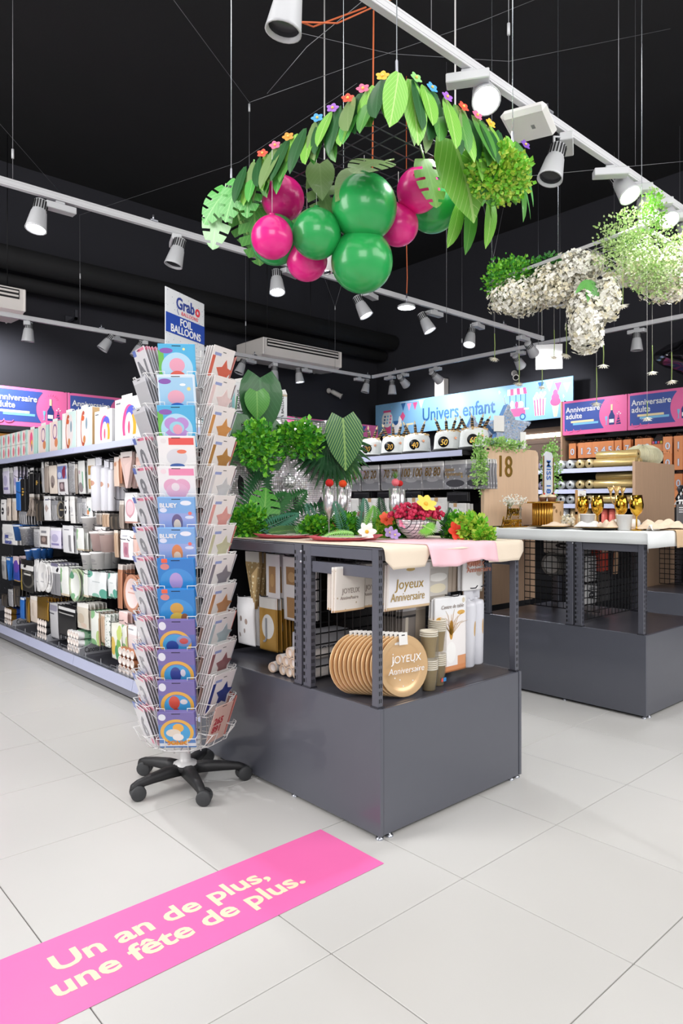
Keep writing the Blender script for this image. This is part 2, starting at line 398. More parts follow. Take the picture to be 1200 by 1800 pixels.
def podium(label, x0, x1, y0, y1, mode):
    t = thing('podium_table', label, 'display table', (x0, y0, 0), 0, 'grey podium tables at the gondola ends')
    W = x1 - x0; Lg = y1 - y0; zb = .503; ym = 2.31 - y0
    ob('plinth', MB().box(.03, .03, .012, W - .03, Lg - .02, .04), t, mats=M_black)
    for px, py in ((.015, .02), (W - .015, .02), (.06, .012), (W - .06, .02), (.02, .55), (W - .02, .55)):
        ob('levelling_foot', MB().lathe([(.016, 0), (.016, .006), (.006, .008), (.006, .02)], 8), t, (px, py, 0), mats=M_steel)
    ob('side_panel', MB().box(0, 0, .015, .018, Lg, zb, b=.0025), t, mats=M_base)
    ob('side_panel', MB().box(W - .018, 0, .015, W, Lg, zb, b=.0025), t, mats=M_base)
    ob('front_panel', MB().box(.021, .003, .015, W - .021, .02, zb - .002, b=.0025), t, mats=M_base)
    ob('deck', MB().box(.018, .02, zb - .02, W - .018, Lg, zb - .001, b=.001), t, mats=M_deck)
    zt = 1.115
    post(t, .018, .035, zb - .001, zt, .028, .034, ('-y',))
    post(t, W - .018, .03, zb - .001, zt, .028, .034, ('-y',))
    for px in (.018, W - .018):
        post(t, px, ym + .012, zb - .001, zt, .03, .05, ('wide', '-y'))
        post(t, px, ym + .075, zb - .001, zt, .03, .05, ('wide',))
        post(t, px, Lg - .04, zb - .001, zt, .03, .05, ('wide',))
    for zz in (1.085, 1.04): ob('bolt', MB().lathe([(.007, 0), (.007, .006), (.0001, .008)], 8), t, (.003, ym + .05, zz), (0, -PI / 2, 0), mats=M_steel)
    # top tray and rails
    ob('table_top', MB().box(.004, .004, zt - .002, W - .004, Lg, zt + .004, b=.0015), t, mats=M_fix)
    for px in (.004, W - .016):
        ob('top_rail', MB().box(px, .052, zt - .046, px + .012, ym - .013, zt - .003, b=.0015), t, mats=M_fix)
        ob('top_rail', MB().box(px, ym + .102, zt - .046, px + .012, Lg - .066, zt - .003, b=.0015), t, mats=M_fix)
        ob('lower_rail', MB().box(px + .006, .054, zt - .115, px + .018, ym - .015, zt - .068, b=.0015), t, mats=M_fix)
    ob('front_rail', MB().box(.033, .02, zt - .046, W - .033, .032, zt - .003, b=.0015), t, mats=M_fix)
    grid(t, ym + .02, .04, W - .04, .53, zt - .06)
    if mode == 'perf':
        ob('back_panel', MB().box(W / 2 - .012, ym + .05, zb, W / 2 + .012, Lg - .01, zt - .004), t, mats=M_perf)
    else: grid(t, W / 2, ym + .11, Lg - .05, .53, zt - .06, along='y')
    return t
podium('grey metal podium table with the jungle dressing, beside the card spinner', 1.883, 2.826, 1.873, 3.20, 'perf')
podium('grey metal podium table with the white cloth and gold glasses', 4.14, 5.083, 1.878, 3.08, 'grid')
podium('grey metal podium table at the right picture edge behind the gold glasses', 6.32, 7.26, 1.88, 3.0, 'grid')

# ---------------------------------------------------------------- gondolas
M_gback = mat('gondola_back', '#1a1a1e', .55, .2, var=.05)
M_gbase = mat('gondola_base', '#7d7d86', .4, .3, var=.03)
def gondola(label, x0, x1, y0, y1, joints, top, shelves=(), group='double sided shelving gondolas', end=None, face='x', base=True):
    """double sided run along y whose price strips face -x at x0"""
    t = thing('shelving_gondola', label, 'shelving', (0, 0, 0), 0, group)
    xm = (x0 + x1) / 2; js = [y0] + [j for j in joints if y0 < j < y1] + [y1]
    for a, b in zip(js, js[1:]):
        a += .002; b -= .002
        for sgn, xe in ((1, x0), (-1, x1)):
            if base:
                ob('plinth_panel', MB().box(xe + .035 * sgn, a, .018, xe + .05 * sgn, b, .082, b=.0015), t, mats=M_gbase)
                ob('base_shelf', MB().box(min(xe + .012 * sgn, xm - .02 * sgn), a, .105, max(xe + .012 * sgn, xm - .02 * sgn), b, .125, b=.001), t, mats=M_deck)
                ob('price_strip', MB().prism([(0, 0), (.022, .0), (.022, .068), (.012, .068)], a, b, M=Matrix.Translation((xe, 0, .083)) @ Matrix.Diagonal((sgn, 1, 1, 1))), t, mats=M_lav)
            for z in [top] + list(shelves):
                d = 0 if z == top else .03
                ob('shelf', MB().box(min(xe + (.012 + d) * sgn, xm - .02 * sgn), a, z - .03, max(xe + (.012 + d) * sgn, xm - .02 * sgn), b, z, b=.001), t, mats=M_gback)
                ob('price_strip', MB().prism([(0, 0), (.014, -.002), (.014, .044), (.008, .044)], a, b, M=Matrix.Translation((xe + d * sgn, 0, z - .04)) @ Matrix.Diagonal((sgn, 1, 1, 1))), t, mats=M_lav)
        ob('back_panel', MB().box(xm - .018, a, .1, xm + .018, b, top - .03), t, mats=M_gback)
    for j in js:
        ob('upright', MB().box(xm - .03, j - .015 if j > y0 else j, .02, xm + .03, j + .015 if j < y1 else j, top - .01, b=.002), t, mats=M_fixd)
    ob('kick_plate', MB().box(x0 + .055, y0 + .01, 0, x1 - .055, y1 - .01, .1), t, mats=M_black)
    return t
G1 = gondola('long gondola left of the card spinner hung with white and pastel party goods', 1.99, 2.95, 3.27, 8.2, (4.24, 5.24, 6.24, 7.24), 1.715)
G2 = gondola('gondola behind the 18 board with cake hats on its top shelf', 4.18, 5.14, 3.30, 8.2, (4.3, 5.3, 6.3, 7.3), 1.70)
G3 = gondola('gondola with rolls of glitter fabric and an oak end panel', 6.5, 7.37, 3.08, 7.2, (4.08, 5.08, 6.08), 1.655, (1.445, 1.295, .99))
ob('end_panel', MB().box(6.49, 3.05, .02, 7.375, 3.078, 1.705, b=.003), G3, mats=M_wood)
ob('end_panel', MB().box(2.03, 3.235, .02, 2.93, 3.268, 1.70, b=.003), G1, mats=M_gback)
ob('end_panel', MB().box(4.40, 3.265, .02, 5.05, 3.298, 1.69, b=.003), G2, mats=M_gback)

ob('end_panel', MB().box(4.19, 3.262, .5, 5.13, 3.296, 1.11, b=.003), G2, mats=M_wood)
# wall gondolas under the signs: one along the right wall, one along the left wall
def wallrun(label, x0, x1, y0, y1, along, top):
    t = thing('wall_shelving', label, 'shelving', (0, 0, 0), 0)
    n = round((y1 - y0) / .885) if along == 'y' else round((x1 - x0) / .885)
    for i in range(n):
        if along == 'y':
            a = y0 + (y1 - y0) * i / n + .003; b = y0 + (y1 - y0) * (i + 1) / n - .003
            ob('back_panel', MB().box(x1 - .05, a, .1, x1 - .01, b, top), t, mats=M_gback)
            ob('base_shelf', MB().box(x0, a, .02, x1 - .05, b, .16, b=.003), t, mats=M_gbase)
            ob('upright', MB().box(x1 - .09, a, .16, x1 - .05, a + .03, top), t, mats=M_fixd)
            ob('canopy', MB().box(x0 + .05, a, top - .03, x1 - .05, b, top), t, mats=M_gback)
        else:
            a = x0 + (x1 - x0) * i / n + .003; b = x0 + (x1 - x0) * (i + 1) / n - .003
            ob('back_panel', MB().box(a, y1 - .05, .1, b, y1 - .01, top), t, mats=M_gback)
            ob('base_shelf', MB().box(a, y0, .02, b, y1 - .05, .16, b=.003), t, mats=M_gbase)
            ob('upright', MB().box(a, y1 - .09, .16, a + .03, y1 - .05, top), t, mats=M_fixd)
            ob('canopy', MB().box(a, y0 + .05, top - .03, b, y1 - .05, top), t, mats=M_gback)
    return t
WR = wallrun('wall shelving under the pink and blue signs, hung with orange bags', 8.36, 8.93, 1.36, 4.9, 'y', 2.18)
ob('end_panel', MB().box(8.34, 4.905, .02, 8.93, 4.93, 2.66, b=.003), WR, mats=M_wood)
WL = wallrun('wall shelving under the pink and blue signs of the left wall', .5, 8.3, 8.5, 8.98, 'x', 2.16)

# ---------------------------------------------------------------- signs
M_spink = mat('sign_pink', '#f06ea9', .5, var=.01); M_sblue = mat('sign_blue', '#3f57a6', .5, var=.01)
M_sky = mat('banner_blue', '#82b4dc', .5, var=.01); M_navy = mat('banner_navy', '#2f6098', .5, var=.01)
M_pkl = mat('sign_pale_pink', '#f9a5cb', .5, var=.01); M_creamy = mat('sign_cream', '#f2dfb0', .5, var=.01)
M_aqua = mat('sign_aqua', '#7fc3ea', .5, var=.01); M_wt = mat('sign_white', '#f5f4f4', .5, var=.01)
M_dk = mat('print_navy', '#27397e', .5, var=.01); M_dpk = mat('print_deep_pink', '#e0568b', .5, var=.01)
def ell(cx, cz, rx, rz, n=24, a0=0, a1=2 * PI):
    full = abs(a1 - a0 - 2 * PI) < 1e-6
    return [(cx + rx * math.cos(a0 + (a1 - a0) * i / (n if full else n - 1)), cz + rz * math.sin(a0 + (a1 - a0) * i / (n if full else n - 1))) for i in range(n)]
def rect(x0, z0, x1, z1): return [(x0, z0), (x1, z0), (x1, z1), (x0, z1)]
def flat(mb, poly, d, m): return mb.prism(poly, -.0008 * d - .0006, 0, m)
def anniv(label, loc, rz, w=.875, h=.45):
    t = thing('aisle_sign', label, 'sign', loc, rz, 'adult birthday signs above the wall shelving')
    ob('board', MB().box(0, 0, 0, w, .02, h, b=.002), t, mats=M_spink)
    p = MB(); c = w * .93
    arc = [(c - .30 * math.cos(a), h * .5 + h * .62 * math.sin(a)) for a in [(-.86 + 1.72 * i / 13) for i in range(14)]]
    flat(p, [(.028, .055)] + [(.62 * w + .03, .055)] + [q for q in arc if .055 < q[1] < h - .03] + [(.66 * w, h - .03), (.028, h - .03)], 1, 0)
    flat(p, rect(.12, .155, .44, .182), 2, 1); flat(p, rect(.15, .125, .5, .152), 3, 2)
    ob('blue_field', p, t, mats=[M_sblue, M_creamy, M_aqua])
    text('Anniversaire', .1, M_wt, .012, t, (.05, -.0045, .295), sx=.93)
    text('adulte', .1, M_wt, .012, t, (.05, -.0045, .21), sx=.93)
    q = MB()
    b0 = w * .775                                               # bottle, glass, party hat, sparks
    flat(q, [(b0 - .035, .09), (b0 + .035, .09), (b0 + .04, .2), (b0 + .016, .25), (b0 + .014, .33), (b0 - .006, .335), (b0 - .012, .25), (b0 - .038, .2)], 2, 0)
    flat(q, rect(b0 - .03, .115, b0 + .03, .16), 3, 1); flat(q, rect(b0 - .01, .27, b0 + .014, .345), 3, 2)
    flat(q, [(b0 - .085, .2), (b0 - .055, .2), (b0 - .062, .15), (b0 - .066, .15), (b0 - .066, .1), (b0 - .055, .093), (b0 - .09, .093), (b0 - .074, .1), (b0 - .074, .15), (b0 - .08, .15)], 2, 3)
    flat(q, [(b0 + .055, .09), (b0 + .12, .09), (b0 + .09, .21)], 2, 0)
    for k in range(3): flat(q, [(b0 + .06 + .006 * k, .1 + .034 * k), (b0 + .115 - .006 * k, .112 + .03 * k), (b0 + .113 - .007 * k, .122 + .03 * k), (b0 + .063 + .006 * k, .111 + .034 * k)], 4, 4)
    for k in range(8):
        a = .3 + k * .36; flat(q, [(b0 + .012 + .055 * math.cos(a), .33 + .045 * math.sin(a)), (b0 + .012 + .085 * math.cos(a), .33 + .075 * math.sin(a)), (b0 + .016 + .085 * math.cos(a), .327 + .075 * math.sin(a))], 2, 4)
    for k in range(3): flat(q, ell(b0 + .075 + .02 * k, .22 + .02 * (k % 2), .008, .008, 8), 2, 1)
    ob('party_drawing', q, t, mats=[M_dk, M_wt, M_creamy, M_aqua, M_dpk])
    s = MB()
    pts = [(.03 + .018 * k + .02 * math.cos(k * 1.1), -.0022, .055 + .03 * math.sin(k * 1.1) * (1 - k / 24)) for k in range(14)]
    s.tube(pts, .004, 5); ob('squiggle', s, t, mats=M_spink)
    for x in (.03, w - .03): ob('sign_clip', MB().box(x - .006, -.004, h - .004, x + .006, .024, h + .01), t, mats=M_black)
    return t
for k, n in enumerate(('first', 'second', 'third', 'fourth')):
    anniv('pink and blue Anniversaire adulte sign, %s from the blue banner on the right wall' % n, (8.34, 4.897 - .885 * k, 2.205), FACE_X)
for k, lab in ((-2, 'outermost of the left wall'), (-1, 'at the left picture edge'), (0, 'above the balloon arch boxes'), (1, 'hidden behind the card spinner'), (2, 'behind the tall white boxes'), (3, 'left of the glitter curtain top'), (4, 'over the glitter curtain corner'), (5, 'behind the first cake hat')):
    anniv('pink and blue Anniversaire adulte sign ' + lab, (3.165 + .885 * k, 8.48, 2.20), FACE_Y)

# long blue banner on the right wall
bn = thing('aisle_banner', 'long light blue Univers enfant banner on the black right wall', 'sign', (8.7, 8.78, 2.5), FACE_X)
ob('board', MB().box(0, 0, 0, 3.83, .02, .555, b=.002), bn, mats=M_sky)
text('Univers enfant', .30, M_navy, .014, bn, (1.1, -.004, .18), sx=.82)
for k, (a, side) in enumerate(((.62, 0), (3.28, 0))):           # bunting
    f = MB()
    for i in range(4):
        x = a + i * .135; z = .535 - .03 * math.sin(PI * (i + .5) / 4) if k == 0 else .535 - .022 * i
        flat(f, [(x, z), (x + .105, z), (x + .05, z - .13)], 1, (1, 2, 3, 4)[i])
    flat(f, [(a - .02, .536), (a + .54, .536), (a + .54, .53), (a - .02, .53)], 1, 0)
    ob('bunting', f, bn, mats=[M_wt, M_navy, M_pkl, M_dpk, M_creamy])
q = MB()                                                        # gumball machine and a toy animal as plain drawings
flat(q, rect(.2, .03, .38, .16), 1, 1); flat(q, ell(.29, .28, .13, .14), 2, 0); flat(q, rect(.2, .4, .38, .435), 3, 1)
for i in range(9): flat(q, ell(.22 + .07 * (i % 3) + .01 * (i // 3), .22 + .055 * (i // 3), .02, .02, 10), 3, 2 + i % 3)
flat(q, [(.42, .03), (.62, .03), (.62, .16), (.64, .3), (.58, .31), (.55, .22), (.44, .22)], 2, 0)
flat(q, [(.6, .3), (.66, .38), (.72, .3), (.66, .22)], 3, 1); flat(q, ell(.5, .235, .06, .07, 16, PI, 2 * PI), 4, 2)
flat(q, rect(.74, .14, .9, .17), 2, 5); flat(q, ell(.12, .34, .015, .015, 8), 2, 3); flat(q, ell(.4, .48, .02, .02, 8), 2, 3)
ob('toy_drawing', q, bn, mats=[M_wt, M_dpk, M_navy, M_aqua, M_spink, M_creamy])
q = MB(); _q = len(q.v)  # sweet cart, popcorn, ice cream
flat(q, rect(2.36, .08, 2.64, .2), 1, 1); flat(q, ell(2.6, .07, .05, .05), 2, 3); flat(q, ell(2.6, .07, .03, .03), 3, 4)
for x in (2.38, 2.48, 2.56, 2.64): flat(q, rect(x, .2, x + .012, .42), 1, 3)
for i in range(6): flat(q, [(2.34 + .055 * i, .40), (2.395 + .055 * i, .40), (2.39 + .052 * i, .49), (2.345 + .052 * i, .49)], 2, i % 2)
flat(q, ell(2.42, .26, .035, .06, 12), 2, 5); flat(q, ell(2.5, .25, .03, .05, 12), 3, 1); flat(q, ell(2.57, .25, .045, .05, 12), 2, 0); flat(q, rect(2.62, .17, 2.7, .19), 2, 5)
flat(q, [(2.82, .06), (3.0, .06), (3.03, .3), (2.79, .3)], 1, 0)
for i in range(4): flat(q, [(2.825 + .047 * i, .06), (2.847 + .047 * i, .06), (2.843 + .056 * i - .02, .3), (2.818 + .056 * i - .02, .3)], 2, 1)
for i in range(9): flat(q, ell(2.81 + .025 * i, .31 + .03 * (i % 3), .025, .025, 10), 3, 5)
flat(q, [(3.22, .02), (3.28, .02), (3.32, .2), (3.18, .2)], 1, 5); flat(q, ell(3.25, .23, .1, .06, 16), 2, 1); flat(q, ell(3.25, .29, .075, .06, 16), 3, 1); flat(q, ell(3.25, .35, .045, .05, 16), 4, 1)
flat(q, [(3.4, .26), (3.412, .28), (3.43, .285), (3.415, .3), (3.405, .32), (3.395, .3)], 1, 5); flat(q, [(2.2, .44), (2.212, .46), (2.23, .465), (2.215, .48), (2.205, .5), (2.19, .48)], 1, 5)
for i_, v_ in enumerate(q.v):
    x_ = v_[0]; c_ = 2.52 if x_ < 2.75 else 2.91 if x_ < 3.1 else 3.25
    k_, d_ = (1.02, 2.95) if x_ < 2.75 else (.85, 3.31) if x_ < 3.1 else (.8, 3.56)
    q.v[i_] = (d_ + (x_ - c_) * k_, v_[1], v_[2])
ob('sweet_drawing', q, bn, mats=[M_wt, M_dpk, M_navy, M_navy, M_sky, M_creamy])

# ---------------------------------------------------------------- air conditioners, cameras, wall boxes, white panel
M_ac = mat('ac_casing', '#e8e2dd', .5, var=.02)
def aircon(label, x0, x1, y, z):
    t = thing('air_conditioner', label, 'air conditioner', (x0, y, z), 0)
    L = x1 - x0
    prof = [(0, .17), (.0, .30), (.03, .30), (.68, .30), (.68, .12), (.5, .02), (.12, .0), (.02, .06)]
    vs = [(0, a, b) for a, b in prof] + [(L, a, b) for a, b in prof]; n = len(prof)
    ob('casing', MB().add(vs, [tuple(range(n)), tuple(reversed(range(n, 2 * n)))] + [(i, i + n, (i + 1) % n + n, (i + 1) % n) for i in range(n)]), t, mats=M_ac)
    ob('outlet', MB().box(.06, -.004, .18, L - .06, .01, .285), t, mats=M_black)
    for k in range(2): ob('louvre', MB().box(.07, -.016, .2 + .045 * k, L - .07, .004, .222 + .045 * k, b=.003), t, mats=M_ac)
    for x in (0, L): ob('end_cap', MB().box(x - .012, -.01, .05, x + .012, .69, .302, b=.01), t, mats=M_ac)
    for x in (.15, L - .15):
        for yy in (.12, .58): ob('hanger', MB().tube([(x, yy, .3), (x, yy, ZC - z)], .005, 5), t, mats=M_black)
aircon('white ceiling air conditioner in the middle, behind the rear lighting track', 5.86, 7.36, 8.2, 3.41)
aircon('white ceiling air conditioner at the left picture edge', 1.12, 2.58, 8.2, 3.41)
def cctv(label, loc, rz):
    t = thing('security_camera', label, 'camera', loc, rz)
    ob('wall_mount', MB().lathe([(.045, 0), (.045, .02), (.02, .05), (.0001, .06)], 14), t, (0, 0, 0), (PI / 2, 0, 0), mats=M_ac)
    h = ob('camera_body', MB().lathe([(.0001, -.09), (.035, -.085), (.04, -.03), (.04, .09), (.046, .095), (.046, .11), (.036, .11)], 16), t, (.08, -.1, -.05), (PI / 2 + .5, 0, .7), mats=M_ac)
    ob('glass', MB().lathe([(.0001, .1), (.038, .1)], 14), h, mats=M_black)
    ob('arm', MB().tube([(0, -.04, 0), (.03, -.07, -.03)], .016, 8), t, mats=M_ac)
cctv('white bullet camera on the black left wall below the air conditioner', (7.78, 8.99, 3.24), 0)
cctv('white bullet camera on the right wall above the blue banner', (8.94, 6.05, 3.27), FACE_X)
t = thing('wall_box', 'white upright electrical box on the wall above the blue banner', 'box', (8.94, 7.42, 3.08), FACE_X)
ob('box_body', MB().box(-.1, -.12, 0, .1, 0, .28, b=.006), t, mats=M_ac); ob('label_plate', MB().box(-.07, -.122, .06, -.01, -.119, .14), t, mats=M_white)
t = thing('hanging_placard', 'white square panel hanging at the right end of the middle track', 'placard', (7.72, 4.72, 2.98), -.95)
ob('sheet', MB().box(-.16, -.01, 0, .16, .01, .31, b=.003), t, mats=M_white)
for x in (-.13, .13): ob('wire', MB().tube([(x, 0, .31), (x, 0, ZC - 2.98)], .003, 4), t, mats=M_steel)
t = thing('access_point', 'white rounded wireless access point under the right lighting track', 'access point', (3.13, 2.03, 3.275), .35)
ob('cover', MB().box(-.15, -.115, -.035, .15, .115, .012, b=.03), t, mats=M_white); ob('mount', MB().box(-.06, -.05, .012, .06, .05, .053, b=.004), t, mats=M_headg)
ob('port_label', MB().box(-.02, -.03, -.0356, .02, -.012, -.0345), t, mats=mat('label_grey', '#8a8a8a'))
# led-lit wood panelling between banner and right wall shelving
t = thing('wall_panelling', 'brown wood panelling below the blue banner with a lit strip', 'wall panel', (8.93, 6.4, 1.9), FACE_X)
M_brown = mat('brown_slat', '#6d5b50', .6, var=.12, scale=4)
for k in range(6): ob('plank', MB().box(-.4, -.03, -.9 + .235 * k, 1.44, 0, -.668 + .235 * k, b=.003), t, mats=M_brown)
ob('light_strip', MB().box(.5, -.05, .36, 1.44, -.032, .42, b=.003), t, mats=mat('led_strip', '#fff1dc', .4, emit=5.0, var=0))
# ---------------------------------------------------------------- packets: shapes
PK = {}
ORD = ('front', 'second', 'third', 'fourth', 'fifth', 'sixth', 'seventh', 'eighth', 'ninth', 'tenth')
def pack_mesh(kind, w, h, t, m, hf=.16):
    k = (kind, round(w, 3), round(h, 3), round(t, 3), m.name)
    if k in PK: return PK[k]
    b = MB()
    if kind in ('card', 'flatcard'):
        xs = [-.5, -.46, -.2, .2, .46, .5]; zs = [0, -.02, -hf, -hf - .05, -.45, -.75, -.97, -1]
        nx = len(xs); nz = len(zs); pts = []
        for sgn in (-1, 1):
            for z in zs:
                ez = 1.0 if -.96 < z < -hf else .35
                if z > -hf + .001: ez = .14
                if kind == 'flatcard': ez = 1
                for x in xs:
                    ex = 1 - .55 * abs(2 * x) ** 3 if abs(x) < .5 else .3
                    pts.append((x * w * (1.0 if z > -hf or kind == 'flatcard' else 1 - .03 * math.sin(z * 9)), sgn * t / 2 * ez * ex, z * h))
        f = []
        for i in range(nz - 1):
            for j in range(nx - 1):
                a = i * nx + j; f.append((a, a + nx, a + nx + 1, a + 1)); o = nz * nx; f.append((o + a, o + a + 1, o + a + nx + 1, o + a + nx))
        o = nz * nx
        for j in range(nx - 1): f.append((j, j + 1, o + j + 1, o + j)); a = (nz - 1) * nx + j; f.append((a, o + a, o + a + 1, a + 1))
        for i in range(nz - 1):
            a = i * nx; f.append((a, o + a, o + a + nx, a + nx)); a += nx - 1; f.append((a, a + nx, o + a + nx, o + a))
        b.add(pts, f, 0, True)
    elif kind == 'box':
        b.box(-w / 2, -t / 2, -h, w / 2, t / 2, -.03, b=min(.004, t * .2)); b.box(-w / 4, -.002, -.035, w / 4, .002, 0)
    elif kind == 'cone':
        b.prism([(-.5 * w, 0), (.5 * w, 0), (.5 * w, -.22 * h), (.07 * w, -h), (-.07 * w, -h), (-.5 * w, -.22 * h)][::-1], -t * .3, t * .3)
        b.add([(-.4 * w, -t * .31, -.24 * h), (.4 * w, -t * .31, -.24 * h), (0, -t * .31, -.96 * h), (0, -t * .62, -.4 * h)], [(0, 3, 1), (0, 2, 3), (2, 1, 3)])
    elif kind == 'roll':
        r = min(w * .5, .06)
        b.lathe([(.0001, -h), (r * .9, -h), (r, -h + .006), (r, -h * .16 - .02), (r * .9, -h * .16), (r * .3, -h * .15), (r * .28, -h * .15 + .01)], 14)
        b.box(-r * .8, -.003, -h * .15, r * .8, .003, 0, b=.001)
    elif kind == 'cup':
        r = min(w * .5, h * .5); hh = h
        prof = []
        b.lathe([(.0001, -hh + .004), (r * .7, -hh + .004), (r * .72, -hh), (r * .96, -.012), (r * 1.04, -.012), (r * 1.04, 0), (r * .95, 0), (r * .72, -hh + .01), (.0001, -hh + .01)], 16)
    elif kind == 'disc':
        r = h / 2
        pr = [(.0001, .004), (r * .66, .004), (r * .7, 0), (r * .97, -.008), (r, -.006), (r * .98, 0), (r * .72, .009), (r * .66, .010), (.0001, .010)]
        b.lathe(pr[::-1], 26, 0, Matrix.Translation((0, 0, -r)) @ Matrix.Rotation(PI / 2, 4, 'X') @ Matrix.Scale(-1, 4, (0, 0, 1)))
        b.box(-.012, -.006, -.03, .012, -.004, .0)
    elif kind == 'tassel':
        rr = random.Random(3); b.box(-w * .3, -.006, -.05, w * .3, .006, 0, b=.002)
        for i in range(22):
            x = (i / 21 - .5); b.tube([(x * w * .45, rr.uniform(-.01, .01), -.04), (x * w * .8, rr.uniform(-.02, .02), -h * .6), (x * w, rr.uniform(-.03, .03), -h)], [.004, .006, .005], 4, 0)
    me = b.mesh(kind + '_pack', m); PK[k] = me
    return me
KINDNAME = {'card': 'hanging_pack', 'flatcard': 'hanging_card', 'box': 'sash_box', 'cone': 'cone_pack', 'roll': 'paper_roll', 'cup': 'paper_cup', 'disc': 'paper_plate', 'tassel': 'fringe_tassel'}
KINDCAT = {'card': 'pack', 'flatcard': 'pack', 'box': 'box', 'cone': 'pack', 'roll': 'paper roll', 'cup': 'cup', 'disc': 'plate', 'tassel': 'tassel'}
